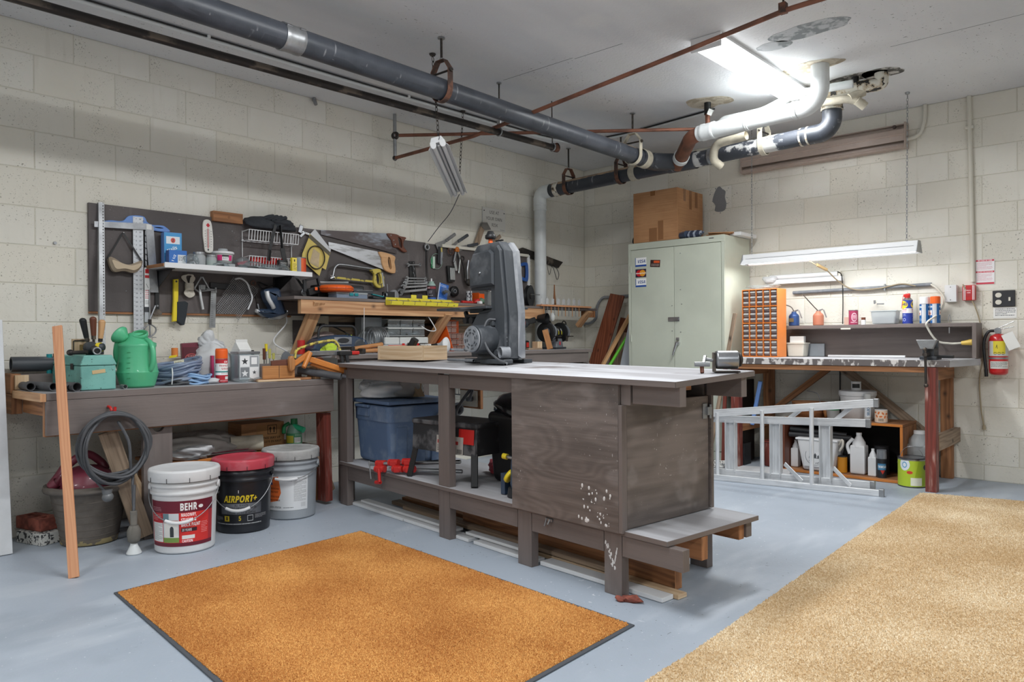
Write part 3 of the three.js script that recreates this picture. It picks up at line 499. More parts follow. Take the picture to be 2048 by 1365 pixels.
// ---------------------------------------------------------------- island bench (local frame: x along its front, z towards the camera)
const ISLAND=thing('island_workbench','large brown painted plywood island workbench with dusty top and boxed-in right end','workbench',[0.59,0,3.327],-0.1243);
const isl=(x,y,z)=>ISLAND.localToWorld(V(x,y,z)).toArray();
ISLAND.updateMatrixWorld(true);
const islTop=(x,z)=>{const u=(x - 0.05)/ 2.45,v=(0.03 - z)/ 0.63;return mix(mix(0.863,0.846,u),mix(0.885,0.862,u),v);};
{
const t=ISLAND;
// slightly warped plywood top
const g=new RoundedBoxGeometry(2.5,0.022,0.64,1,0.002),P=g.attributes.position;
for(let i=0;i<P.count;i++){const u=P.getX(i)/ 2.5+0.5,v=0.5 - P.getZ(i)/ 0.64,x=mix(0.05,mix(2.56,2.48,v),u),z=mix(0.03,-0.61,v);P.setXYZ(i,x,islTop(x,z)- 0.011+P.getY(i),z);}
part(t,'tabletop',g,M.dusty,'grey dusty plywood top');
part(t,'edge_band',bar([0.05,0.851,0.0315],[2.56,0.8345,0.0315],0.003,0.0215,0.0005),M.brown,'worn brown front edge');
part(t,'edge_band',bar([2.5615,0.8345,0.03],[2.4815,0.8505,-0.61],0.003,0.0215,0.0005),M.brown);
for(const x of[0.015,1.061,1.67,2.188])part(t,'leg',box2(x,x+0.09,0,0.824,-0.042,0),M.brown);
for(const x of[0.015,1.1,2.188])part(t,'leg',box2(x,x+0.09,0,0.835,-0.6,-0.558),M.brown);
part(t,'apron',box2(0.108,1.058,0.772,0.84,-0.04,-0.002),M.brown);part(t,'apron',box2(1.154,1.652,0.76,0.832,-0.04,-0.002),M.brown);
part(t,'apron',box2(2.335,2.585 - 0.03,0.752,0.826,-0.04,-0.002),M.brown);part(t,'apron',box2(2.3,2.47,0.755,0.838,-0.57,-0.53),M.brown,'far rail under the overhang');
part(t,'block',box2(2.3,2.36,0.79,0.835,-0.34,-0.26),M.pineOld,'raw wood block');part(t,'cleat',box2(2.282,2.33,0.745,0.828,-0.03,0.004),M.brown);
part(t,'lower_shelf',box2(0.02,2.5,0.242,0.262,-0.6,0.005),M.dusty,'dusty lower shelf');
part(t,'shelf_edge',box2(0.02,2.5,0.2425,0.2615,0.005,0.008),M.brown);part(t,'shelf_edge',box2(2.5,2.503,0.2425,0.2615,-0.6,0.005),M.brown);
for(const[a,b]of[[0.108,1.058],[1.154,1.667],[1.763,2.185],[2.281,2.565]])part(t,'lower_rail',box2(a,b,0.16,0.24,-0.04,0),M.brown);
part(t,'lower_rail',box2(0.1,2.46,0.165,0.24,-0.558,-0.52),M.pineOld,'bare back rail');part(t,'lower_rail',box2(2.2,2.5,0.15,0.24,-0.245,-0.205),M.pineOld,'bare middle rail');
part(t,'front_panel',box2(1.655,2.281,0.25,0.831,0.0015,0.02),M.brownPly,'fixed plywood front panel');
part(t,'corner_strip',box2(2.2815,2.3,0.252,0.745,-0.01,0.02),M.brown);
part(t,'side_panel',box2(2.282,2.298,0.265,0.752,-0.545,-0.012),M.brownPly,'plywood end panel');
const d=part(t,'door',box2(1.72,2.31,0.27,0.83,-0.567,-0.55),M.brownPly,'plywood door on the far side');part(d,'hinge',[box2(2.299,2.304,0.655,0.72,-0.53,-0.5,0.001),box2(2.302,2.315,0.67,0.705,-0.55,-0.52,0.002),rod([2.306,0.655,-0.548],[2.306,0.715,-0.548],0.006)],M.galv);
part(t,'divider',box2(1.64,1.656,0.262,0.83,-0.545,-0.002),M.brownPly);
part(t,'back_panel',box2(1.66,2.28,0.27,0.82,-0.549,-0.535),M.brownPly);
part(t,'shelf_brace',box2(2.44,2.47,0.17,0.24,-0.6,-0.56),M.brown);
// spilled white paint on the panel and on the corner leg
const drips=[];for(let i=0;i<46;i++)drips.push(sph(rr(0.0015,0.006),[rr(2.08,2.25)- 0.02*rnd(),0.27+Math.pow(rnd(),1.5)*0.14,0.0202],[1,rr(0.8,2),0.18],6,4));
for(let i=0;i<26;i++){const k=i / 26;drips.push(sph(rr(0.002,0.005),[mix(2.2,2.24,k)+rr(-0.008,0.008),mix(0.2,0.1,k),0.0002],[1,1.8,0.2],6,4));}
for(let i=0;i<10;i++)drips.push(sph(rr(0.002,0.004),[mix(2.255,2.24,i / 10),mix(0.185,0.12,i / 10),0.0002],[1,1.6,0.2],6,4));
part(t,'paint_spatter',drips,mat({color:0xe2e2e2,roughness:0.6})).userData.kind='stuff';
part(t,'hook',[box2(1.86,1.9,0.225,0.238,0.0,0.012,0.002),rod([1.87,0.235,0.012],[1.865,0.205,0.02],0.004),rod([1.89,0.235,0.012],[1.885,0.215,0.02],0.004)],M.steel);
}
// ---------------------------------------------------------------- low bench along the left wall
{
const t=thing('wall_workbench','low brown workbench along the left wall with raw wood ends showing','workbench');
part(t,'tabletop',box2(0.14,0.585,0.735,0.767,3.37,4.918),M.dusty,'dusty top');part(t,'front_edge',box2(0.586,0.604,0.7345,0.7665,3.37,4.919),M.brown);
part(t,'apron',box2(0.578,0.602,0.572,0.7335,3.37,4.919),M.brown,'deep plywood apron');part(t,'apron_lining',box2(0.548,0.577,0.565,0.7335,3.37,4.92),M.pineOld,'raw board behind the apron');
part(t,'end_board',box2(0.175,0.604,0.729,0.766,4.92,4.945),M.pine,'raw wood end board');part(t,'end_post',box2(-0.001,0.15,0.748,0.846,4.9,4.946),M.pineOld,'raw end block');part(t,'end_post',box2(-0.001,0.172,0.648,0.746,4.9,4.948),M.pineOld,'raw end block');
part(t,'back_rail',box2(0.0,0.138,0.768,0.842,3.4,4.898),M.brown,'raised back rail');part(t,'end_batten',box2(0.152,0.17,0.768,0.84,4.87,4.93),M.pinePale);
part(t,'crosspiece',box2(0.174,0.546,0.655,0.728,4.86,4.9),M.pineOld);
const notch=[[4.33,0],[4.33,0.57],[4.37,0.57]];for(let i=0;i<=8;i++){const a=Math.PI+i / 8*Math.PI;notch.push([4.4+0.03*Math.cos(a),0.57+0.03*Math.sin(a)]);}notch.push([4.43,0.57],[4.475,0.57],[4.475,0]);
part(t,'leg_panel',ext(notch.map(([z,y])=>[-z,y]),0.03,0.001,[],[0.53,0,0],[0,Math.PI / 2,0]),M.brown,'plywood leg panel with a half-round notch');
part(t,'brace',bar([0.52,0.56,4.63],[0.56,0.02,4.475],0.04,0.085),M.greyWood);part(t,'brace',bar([0.5,0.36,4.53],[0.52,0.2,4.46],0.03,0.05),M.pinePale);
part(t,'leg',bar([0.535,0.02,3.39],[0.535,0.56,3.40],0.05,0.085),M.redPaint,'worn red-brown leg');part(t,'brace',bar([0.5,0.3,3.42],[0.48,0.06,3.32],0.04,0.06),M.greyWood);
}
// higher bench in the corner behind it
{
const t=thing('wall_workbench','taller grey-topped corner workbench under the tool shelf carrying the bench grinder','workbench');
part(t,'tabletop',box2(0.01,0.62,0.893,0.912,0.74,3.36),M.dusty);part(t,'front_edge',box2(0.6205,0.632,0.885,0.911,0.74,3.36),M.brown);part(t,'apron',box2(0.58,0.618,0.8,0.892,0.78,3.3),M.brown);
part(t,'end_panel',box2(0.3,0.63,0.02,0.795,0.78,0.81),M.brown);part(t,'drawer_front',box2(0.6,0.63,0.6,0.79,0.83,1.5),M.brown);
for(const z of[0.8,3.2])part(t,'leg',box2(0.53,0.578,0,0.89,z,z+0.09),M.brown);
part(t,'back_panel',box2(0.002,0.01,0.914,1.14,1.9,3.28),M.darkBoard);part(t,'back_rail',box2(0.0105,0.05,1.02,1.11,1.0,3.2),M.greyWood,'weathered rail on the wall');
part(t,'back_rail',box2(0.0105,0.04,1.13,1.17,1.0,3.2),M.greyWood);
}
// tool shelf over it, carried on sloping pine braces
{
const t=thing('tool_shelf','long wooden tool shelf with pine front rail on sloping braces below the pegboard','shelf');
part(t,'deck',box2(0.03,0.335,1.262,1.282,0.9,3.47),M.brown);part(t,'deck',box2(0.17,0.335,1.262,1.282,0.26,0.897),M.brown);
part(t,'front_rail',box2(0.292,0.33,1.172,1.261,1.02,3.42),M.pine,'clean pine front rail');part(t,'back_rail',box2(0.022,0.05,1.18,1.261,0.95,3.42),M.brown);
part(t,'brace',bar([0.1,0.905,3.31],[0.325,1.255,3.29],0.085,0.042),M.pine,'sloping pine brace');part(t,'brace',bar([0.1,0.905,2.2],[0.325,1.2,2.16],0.085,0.042),M.pine,'sloping pine brace');
part(t,'brace',bar([0.19,1.12,0.36],[0.325,1.26,0.36],0.06,0.04),M.pine);
part(t,'drill_rack',box2(0.3,0.36,1.283,1.298,0.38,1.1),M.cedar,'strip drilled for bits');
part(t,'cross_block',box2(0.2,0.33,1.2,1.26,0.28,0.33),M.pineOld);
}
// white shelf on black brackets
{
const t=thing('wall_shelf','white laminate shelf on black brackets in front of the pegboard','shelf');
part(t,'board',box2(0.028,0.27,1.418,1.438,3.3,4.24),M.white);part(t,'raw_end',box2(0.03,0.268,1.4185,1.4375,4.2405,4.246),M.pineOld,'unfinished chipped end');part(t,'front_lip',box2(0.2705,0.276,1.412,1.442,3.3,4.24),M.white);
for(const z of[4.18,3.42]){part(t,'bracket',[box2(0.022,0.03,1.19,1.416,z - 0.012,z+0.012),box2(0.03,0.24,1.41,1.417,z - 0.012,z+0.012),ext([[0,0],[0.2,0],[0.185,-0.014],[0.03,-0.09],[0,-0.1]],0.004,0,[],[0.03,1.41,z - 0.002])],M.black);part(t,'bracket_screw',cyl(0.006,0.006,0.004,[0.032,1.21,z],[0,0,Math.PI / 2],8),M.steel);}
}
// dark tool board on the wall
{
const t=thing('pegboard','large dark brown painted plywood tool board on the left wall','board');
part(t,'panel',box2(0.001,0.02,1.17,1.765,2.105,4.54),M.darkBoard);part(t,'panel',box2(0.001,0.02,1.2,1.76,0.895,2.095),M.darkBoard);part(t,'bottom_edge',box2(0.001,0.0195,1.158,1.1695,3.3,4.54),M.pineOld,'raw lower edge');
part(t,'top_strip',box2(0.0205,0.045,1.742,1.766,0.895,1.95),M.offwhite,'pale top strip');part(t,'end_strip',box2(0.001,0.03,1.2,1.76,0.865,0.893),M.white);
for(let i=0;i<16;i++)part(t,'nail',sph(0.004,[0.021,rr(1.25,1.73),rr(2.2,4.5)],[0.6,1,1],8,6),M.steel);
}
// ---------------------------------------------------------------- bench on the back wall
{
const t=thing('back_workbench','wooden workbench on the back wall with red-stained legs and a chewed front edge','workbench');
const plan=[[1.8,0.04],[3.31,0.04],[3.42,0.14],[3.345,0.65],[1.8,0.65]];
part(t,'tabletop',ext(plan.map(([x,z])=>[x,-z]),0.045,0.002,[],[0,0.802,0],[-Math.PI / 2,0,0]),M.dusty);
part(t,'front_edge',box2(1.8,3.345,0.803,0.8465,0.6515,0.66),mat({roughness:0.7,map:tex([512,64],[1.5,0.2],(u,v)=>mix3([104,98,97],[214,210,206],sst(0.5,0.62,fbm(u,v,60,4,4,421,0.6))))}),'edge splashed with white paint');
part(t,'front_rail',box2(1.86,3.26,0.765,0.801,0.6,0.645),M.pineOld);part(t,'end_rail',box2(3.2,3.245,0.71,0.801,0.05,0.6),M.pineOld);part(t,'end_rail',box2(1.87,1.91,0.71,0.801,0.05,0.6),M.pineOld);
part(t,'leg',box2(3.205,3.27,0,0.8,0.605,0.67),M.redPaint,'chipped red front leg');part(t,'leg',box2(1.85,1.915,0,0.8,0.56,0.625),M.redPaint,'chipped red front leg');
part(t,'leg',box2(3.16,3.235,0,0.8,0.02,0.07),M.pineOld);part(t,'leg',box2(1.865,1.945,0,0.8,0.02,0.07),M.pineOld);
part(t,'stretcher',box2(3.236,3.275,0.26,0.36,0.02,0.604),M.greyWood);part(t,'stretcher',box2(1.87,1.91,0.28,0.37,0.072,0.56),M.pineOld);
part(t,'brace',bar([2.44,0.79,0.09],[1.78,0.27,0.09],0.035,0.045),M.pineOld,'diagonal brace');part(t,'brace',bar([2.47,0.79,0.09],[3.14,0.25,0.09],0.035,0.06),M.greyWood,'diagonal brace');
const s=thing('back_shelf','dark wooden shelf with back panel above the back workbench','shelf');
part(s,'deck',box2(2.09,3.4,1.065,1.09,0.03,0.2),M.brown);part(s,'back_panel',box2(2.0,3.39,0.849,1.064,0.005,0.028),M.brown);part(s,'end_panel',box2(3.385,3.41,0.85,1.09,0.03,0.215),M.brown);
part(s,'latch',box2(2.53,2.6,1.055,1.066,0.201,0.21),M.offwhite);
}
// ---------------------------------------------------------------- steel cabinet
{
const t=thing('steel_cabinet','tall pale green steel double-door storage cabinet with padlock and card stickers','cabinet',[1.293,0,0.27]);
const w=0.896,h=1.82,d=0.46,zf=d / 2;
part(t,'body',[box2(-w / 2,w / 2,0.05,h,-zf,zf - 0.02,0.003),box2(-w / 2,w / 2,h - 0.055,h,zf - 0.019,zf,0.002),box2(-w / 2,w / 2,0.0,0.09,zf - 0.019,zf - 0.004,0.002),box2(-w / 2,-w / 2+0.025,0.09,h - 0.055,zf - 0.019,zf,0.002),box2(w / 2 - 0.025,w / 2,0.09,h - 0.055,zf - 0.019,zf,0.002)],M.cabinet);
const dl=part(t,'door',box2(-w / 2+0.028,-0.0015,0.095,h - 0.059,zf - 0.018,zf+0.001,0.002),M.cabinet),dr=part(t,'door',box2(0.0015,w / 2 - 0.028,0.095,h - 0.059,zf - 0.018,zf+0.001,0.002),M.cabinet);
part(t,'door_gap',box2(-w / 2+0.026,w / 2 - 0.026,0.093,h - 0.056,zf - 0.0195,zf - 0.0185,0),M.cabinet);
part(dl,'hasp',[box2(-0.055,0.05,1.14,1.175,zf+0.002,zf+0.007),cyl(0.012,0.012,0.012,[0.035,1.155,zf+0.01],[Math.PI / 2,0,0])],M.steel);
part(dr,'handle',[cyl(0.02,0.017,0.02,[0.035,0.96,zf+0.012],[Math.PI / 2,0,0]),rod([0.035,0.965,zf+0.026],[0.0,0.86,zf+0.03],0.012,0.007),box2(0.02,0.05,0.985,1.005,zf+0.002,zf+0.012)],M.chrome);
for(const y of[0.3,1.0,1.6])part(dl,'hinge',cyl(0.006,0.006,0.06,[-w / 2+0.027,y,zf+0.003],undefined,8),M.cabinet);
for(const[x,y]of[[0.06,1.7],[0.06,1.4],[0.07,1.28],[-0.02,1.27],[-0.02,1.06],[0.06,1.05]])part(x<0?dl:dr,'screw',cyl(0.004,0.004,0.002,[x,y,zf+0.002],[Math.PI / 2,0,0],8),M.steel);
part(t,'name_plate',box2(0.32,0.36,h - 0.025,h - 0.017,zf,zf+0.0015,0),M.steel);
const visa=print(160,110,(x,a,b)=>{fillR(x,'#fbfbfb',0,0,a,b);fillR(x,'#1f4ea3',0,b*0.8,a,b*0.2);fillR(x,'#2a55a5',0,0,8,b*0.78);say(x,'VISA',a*0.54,b*0.42,54,'#26468f','center','italic bold');});
const mc=print(160,110,(x,a,b)=>{fillR(x,'#2a2140',0,0,a,b);x.fillStyle='#cc1b22';x.beginPath();x.arc(a*0.34,b*0.5,44,0,7);x.fill();x.fillStyle='#f0a128';x.beginPath();x.arc(a*0.66,b*0.5,44,0,7);x.fill();say(x,'MasterCard',a*0.5,b*0.5,27,'#ffffff','center','bold');});
const card=print(160,110,(x,a,b)=>{fillR(x,'#3b2422',0,0,a,b);fillR(x,'#e8602c',a*0.34,b*0.1,a*0.6,b*0.32);scrawl(x,a*0.1,b*0.56,a*0.8,b*0.34,3,'rgba(240,220,210,.85)');});
part(dl,'sticker',sheet(0.11,0.076,[-0.32,1.655,zf+0.0018]),visa);part(dl,'sticker',sheet(0.106,0.07,[-0.32,1.56,zf+0.0018]),mc);part(dl,'sticker',sheet(0.106,0.072,[-0.32,1.478,zf+0.0018]),visa);part(dl,'sticker',sheet(0.095,0.06,[-0.178,1.633,zf+0.0018],[0,0,-0.08]),card);
}
// ---------------------------------------------------------------- rugs
function rug(name,label,pts,h,under,pile,count,colA,colB,tall,edge){
const t=thing(name,label,'rug');
part(t,'backing',ext(pts.map(([x,z])=>[x,-z]),h,0.001,[],[0,0.0005,0],[-Math.PI / 2,0,0]),under);
const ins=edge,cx=pts.reduce((a,p)=>a+p[0],0)/ pts.length,cz=pts.reduce((a,p)=>a+p[1],0)/ pts.length;
const inn=pts.map(([x,z])=>{const d=Math.hypot(x - cx,z - cz);return[x+(cx - x)*ins / d,z+(cz - z)*ins / d];});
part(t,'mat',ext(inn.map(([x,z])=>[x,-z]),h,0.001,[],[0,0.002,0],[-Math.PI / 2,0,0]),pile);
const tuft=new THREE.ConeGeometry(0.0032,tall,4,1,true);tuft.translate(0,tall*0.4,0);
const im=new THREE.InstancedMesh(muv(tuft),mat({color:0xffffff,roughness:0.95}),count);im.name='pile';im.userData.kind='stuff';im.castShadow=im.receiveShadow=true;
const inside=(x,z)=>{let c=false;for(let i=0,j=inn.length - 1;i<inn.length;j=i++)if((inn[i][1]>z)!==(inn[j][1]>z)&&x<(inn[j][0]- inn[i][0])*(z - inn[i][1])/(inn[j][1]- inn[i][1])+inn[i][0])c=!c;return c;};
const xs=inn.map((p)=>p[0]),zs=inn.map((p)=>p[1]),x0=Math.min(...xs),x1=Math.max(...xs),z0=Math.min(...zs),z1=Math.max(...zs),o=new THREE.Object3D(),c=new THREE.Color();
for(let i=0;i<count;){const x=rr(x0,x1),z=rr(z0,z1);if(!inside(x,z)){if(rnd()<0.0001)i++;continue;}
o.position.set(x,h+0.002,z);o.rotation.set(rr(-0.7,0.7),rr(0,6.3),rr(-0.7,0.7));o.scale.setScalar(rr(0.7,1.3));o.updateMatrix();im.setMatrixAt(i,o.matrix);
const k=Math.min(1,Math.max(0,0.5+rr(-0.42,0.42)+1.1*(fbm((x - x0)/ 3,(z - z0)/ 3,9,9,3,431)- 0.5))),q=mix3(colA,colB,k);c.setRGB(q[0]/ 255,q[1]/ 255,q[2]/ 255,THREE.SRGBColorSpace);im.setColorAt(i,c);i++;}
t.add(im);return t;
}
const rugTex=(a,b,c,n,s)=>mat({roughness:0.95,bumpMap:fine,bumpScale:0.004,map:tex(512,0.5,(u,v)=>{const k=fbm(u,v,n,n,3,s),m=fbm(u,v,4,4,4,s+4);return mix3(mix3(a,b,sst(0.3,0.7,k)),c,0.35*sst(0.45,0.7,m));})});
const rubberEdge=mat({color:0x4b4f55,roughness:0.7});
rug('coir_rug','orange-brown rubber-edged entrance mat in the foreground',[[1.303,4.89],[1.258,3.658],[3.045,3.821],[3.08,5.05],[2.4,5.0]],0.005,rubberEdge,rugTex([196,132,64],[160,102,46],[212,154,84],70,441),150000,[172,108,48],[224,168,96],0.006,0.02);
rug('tan_rug','large speckled beige tan carpet at the right side of the floor',[[3.2,0.755],[3.7,0.64],[4.6,0.7],[5.0,3.0],[4.6,4.6],[3.3,4.5],[3.305,3.9],[3.24,2.2]],0.004,rugTex([214,186,144],[190,158,116],[226,204,168],60,451),rugTex([214,186,144],[190,158,116],[226,204,168],60,452),210000,[196,164,120],[246,230,200],0.006,0.004);

// ---------------------------------------------------------------- tools on the dark board; outlines are [z, y] on the wall
const wext=(pts,x0,depth,bev=0.001,holes=[])=>ext(pts.map(([z,y])=>[-z,y]),depth,bev,holes.map((h)=>h.map(([z,y])=>[-z,y])),[x0,0,0],[0,Math.PI / 2,0]);
const nail=(z,y,o=0.03)=>rod([0.018,y,z],[o,y+0.004,z],0.002,0.002,6);
{
const pts=[];const holes=[];for(let i=0;i<46;i++){const y=0.03+i*0.0168;holes.push([[0.004,y],[0.009,y],[0.009,y+0.009],[0.004,y+0.009]]);}
const t=thing('slotted_upright','tall perforated steel shelf upright leaning on the left end of the tool board','upright',[0.14,0.985,4.515]);
part(t,'slotted_face',ext([[-0.014,0],[0.013,0],[0.013,0.79],[-0.014,0.79]],0.0025,0,holes),M.galv);part(t,'flange',box2(-0.016,-0.0135,0,0.79,-0.02,0.0025,0),M.galv);
t.rotation.order='YZX';t.rotation.y=Math.PI / 2;t.rotation.x=-0.13;t.rotation.z=-0.045;
}
{
const t=thing('t_square','drywall T-square with blue plastic head and aluminium blade','square');
part(t,'head',wext(smooth([[4.465,1.666],[4.43,1.678],[4.388,1.678],[4.362,1.686],[4.331,1.715],[4.256,1.72],[4.234,1.689],[4.207,1.677],[4.163,1.679],[4.135,1.675],[4.106,1.646],[4.202,1.645],[4.256,1.668],[4.315,1.668]],60),0.026,0.01,0.002,[oval(4.17,1.664,0.03,0.006,10)]),M.blueT);
part(t,'blade',wext([[4.315,1.712],[4.259,1.714],[4.261,1.06],[4.316,1.06]],0.037,0.002,0),print(96,1024,(x,w,h)=>{fillR(x,'#cfd2d6',0,0,w,h);for(let i=0;i<26;i++){fillR(x,'#6b7077',6,i*39+12,12,2);fillR(x,'#6b7077',w - 18,i*39+12,12,2);say(x,String(i+1),w*0.32,i*39+20,18,'#5a6068');say(x,String(26 - i),w*0.7,i*39+20,18,'#5a6068');}},{roughness:0.4,metalness:0.3}),'blade with faint scale');
const b=t.children[1].geometry;{const P=b.attributes.position,U=b.attributes.uv;for(let i=0;i<P.count;i++)U.setXY(i,(4.316 - P.getZ(i))/ 0.057,(P.getY(i)- 1.06)/ 0.654);}
const s=thing('framing_square','large grey steel framing square hung over the T-square','square');
part(s,'blade',wext([[4.521,1.661],[4.235,1.679],[4.206,1.663],[4.181,1.286],[4.226,1.285],[4.249,1.642],[4.521,1.63]],0.047,0.003,0),M.steel);part(s,'label',sheet(0.03,0.03,[0.0512,1.66,4.232],[0,Math.PI / 2,0]),M.paper);part(s,'nail',nail(4.26,1.69,0.06),M.steel);
}
{
const t=thing('safety_goggles','smoky safety goggles hanging by their black strap from a nail','goggles');
const o=smooth([[4.453,1.468],[4.425,1.465],[4.384,1.441],[4.342,1.436],[4.279,1.462],[4.287,1.42],[4.322,1.39],[4.374,1.398],[4.425,1.39],[4.448,1.425]],50);
part(t,'frame',wext(o,0.03,0.05,0.012),phys({color:0xb9a892,roughness:0.3,transmission:0.25,thickness:0}));part(t,'lens',wext(smooth([[4.44,1.455],[4.38,1.435],[4.34,1.43],[4.29,1.445],[4.3,1.42],[4.33,1.403],[4.375,1.41],[4.42,1.405],[4.437,1.43]],40),0.081,0.004,0.001),phys({color:0xcbb99f,roughness:0.12,clearcoat:0.5}));
part(t,'strap',[bar([0.05,1.462,4.455],[0.04,1.612,4.372],0.003,0.009,0.0005),bar([0.05,1.458,4.272],[0.04,1.612,4.366],0.003,0.009,0.0005)],M.black);part(t,'nail',nail(4.369,1.611,0.05),M.steel);
}
{
const t=thing('masonry_bit','long drill bit in a red and white printed sleeve beside the squares','drill bit');
part(t,'shaft',rod([0.035,1.12,4.246],[0.035,1.64,4.243],0.008),M.steel);
part(t,'flutes',tube(Array.from({length:40},(_,i)=>[0.035+0.009*Math.cos(i*0.9),1.43+i*0.005,4.243+0.009*Math.sin(i*0.9)]),0.003,120,6),M.dark);
const sl=print(64,512,(x,w,h)=>{fillR(x,'#eef0f0',0,0,w,h);fillR(x,'#c8242c',10,12,44,40);fillR(x,'#d13a40',6,70,52,26);x.strokeStyle='#333';x.lineWidth=4;x.beginPath();x.moveTo(20,150);x.lineTo(44,190);x.stroke();scrawl(x,8,210,48,90,5,'rgba(190,40,50,.8)');scrawl(x,8,310,48,40,3,'rgba(60,60,60,.7)');fillR(x,'#3a3d42',0,370,w,50);fillR(x,'#b8bcc0',0,420,w,92);});
part(t,'printed_sleeve',sheet(0.03,0.31,[0.046,1.27,4.243],[0,Math.PI / 2,0]),sl);part(t,'blister',box2(0.02,0.045,1.11,1.26,4.228,4.258,0.004),M.clear);
const p=thing('paint_mixer','steel paint-mixing paddle with looped blades hanging below the squares','mixer');
part(p,'rod',rod([0.05,1.3,4.232],[0.05,1.03,4.231],0.0045),M.steel);part(p,'hub',cyl(0.009,0.009,0.03,[0.05,1.115,4.231]),M.iron);
part(p,'blade_loop',[tube([[0.05,1.105,4.231],[0.052,1.08,4.262],[0.05,1.05,4.258],[0.05,1.03,4.232]],0.004,20,6),tube([[0.05,1.105,4.231],[0.052,1.08,4.2],[0.05,1.05,4.204],[0.05,1.03,4.232]],0.004,20,6),bar([0.05,1.028,4.263],[0.055,1.026,4.198],0.012,0.004)],M.steel);
const tr=thing('pointing_trowel','small pointing trowel hanging behind the paint mixer','trowel');part(tr,'blade',wext(smooth([[4.2,1.185],[4.175,1.19],[4.155,1.165],[4.175,1.155],[4.205,1.16]],20),0.035,0.004),M.iron);part(tr,'handle',rod([0.045,1.21,4.197],[0.05,1.12,4.235],0.006),M.steel);
}
solo('wood_block','small pine block with a knot fixed on the wall over the tool board','block',[box2(0.001,0.045,1.74,1.803,3.652,3.845),cyl(0.009,0.009,0.002,[0.0455,1.772,3.745],[0,0,Math.PI / 2],12)],M.pineOld);
{
const t=thing('thermometer','white wall thermometer with a red maple leaf','thermometer');
const face=print(96,220,(x,w,h)=>{fillR(x,'#e9e6df',0,0,w,h);x.fillStyle='#c6202e';x.beginPath();const L=[[0,-16],[5,-8],[10,-10],[9,-2],[18,-4],[15,3],[17,5],[8,11],[9,15],[1,13],[1,20],[-1,20],[-1,13],[-9,15],[-8,11],[-17,5],[-15,3],[-18,-4],[-9,-2],[-10,-10],[-5,-8]];L.forEach(([a,b],i)=>(i?x.lineTo(48+a,30+b):x.moveTo(48+a,30+b)));x.fill();fillR(x,'#9a9a96',46,60,4,130);for(let i=0;i<14;i++){fillR(x,'#555',30,64+i*9,12,2);fillR(x,'#555',54,64+i*9,12,2);if(i % 2){say(x,String(40 - i*5),22,65+i*9,9,'#444');say(x,String(100 - i*8),76,65+i*9,9,'#444');}}x.fillStyle='#2a2a2a';x.beginPath();x.arc(48,204,7,0,7);x.fill();});
const o=smooth([[3.9,1.735],[3.856,1.738],[3.842,1.66],[3.84,1.6],[3.846,1.548],[3.89,1.547],[3.9,1.6],[3.906,1.66]],40);
part(t,'body',wext(o,0.022,0.008,0.002),M.offwhite);const f=part(t,'face',wext(o.map(([z,y])=>[3.873+(z - 3.873)*0.95,1.642+(y - 1.642)*0.97]),0.0303,0.001,0),face);
const P=f.geometry.attributes.position,U=f.geometry.attributes.uv;for(let i=0;i<P.count;i++)U.setXY(i,(3.906 - P.getZ(i))/ 0.066,(P.getY(i)- 1.547)/ 0.191);part(t,'tube',rod([0.0325,1.57,3.874],[0.0325,1.69,3.874],0.002),M.red);
}
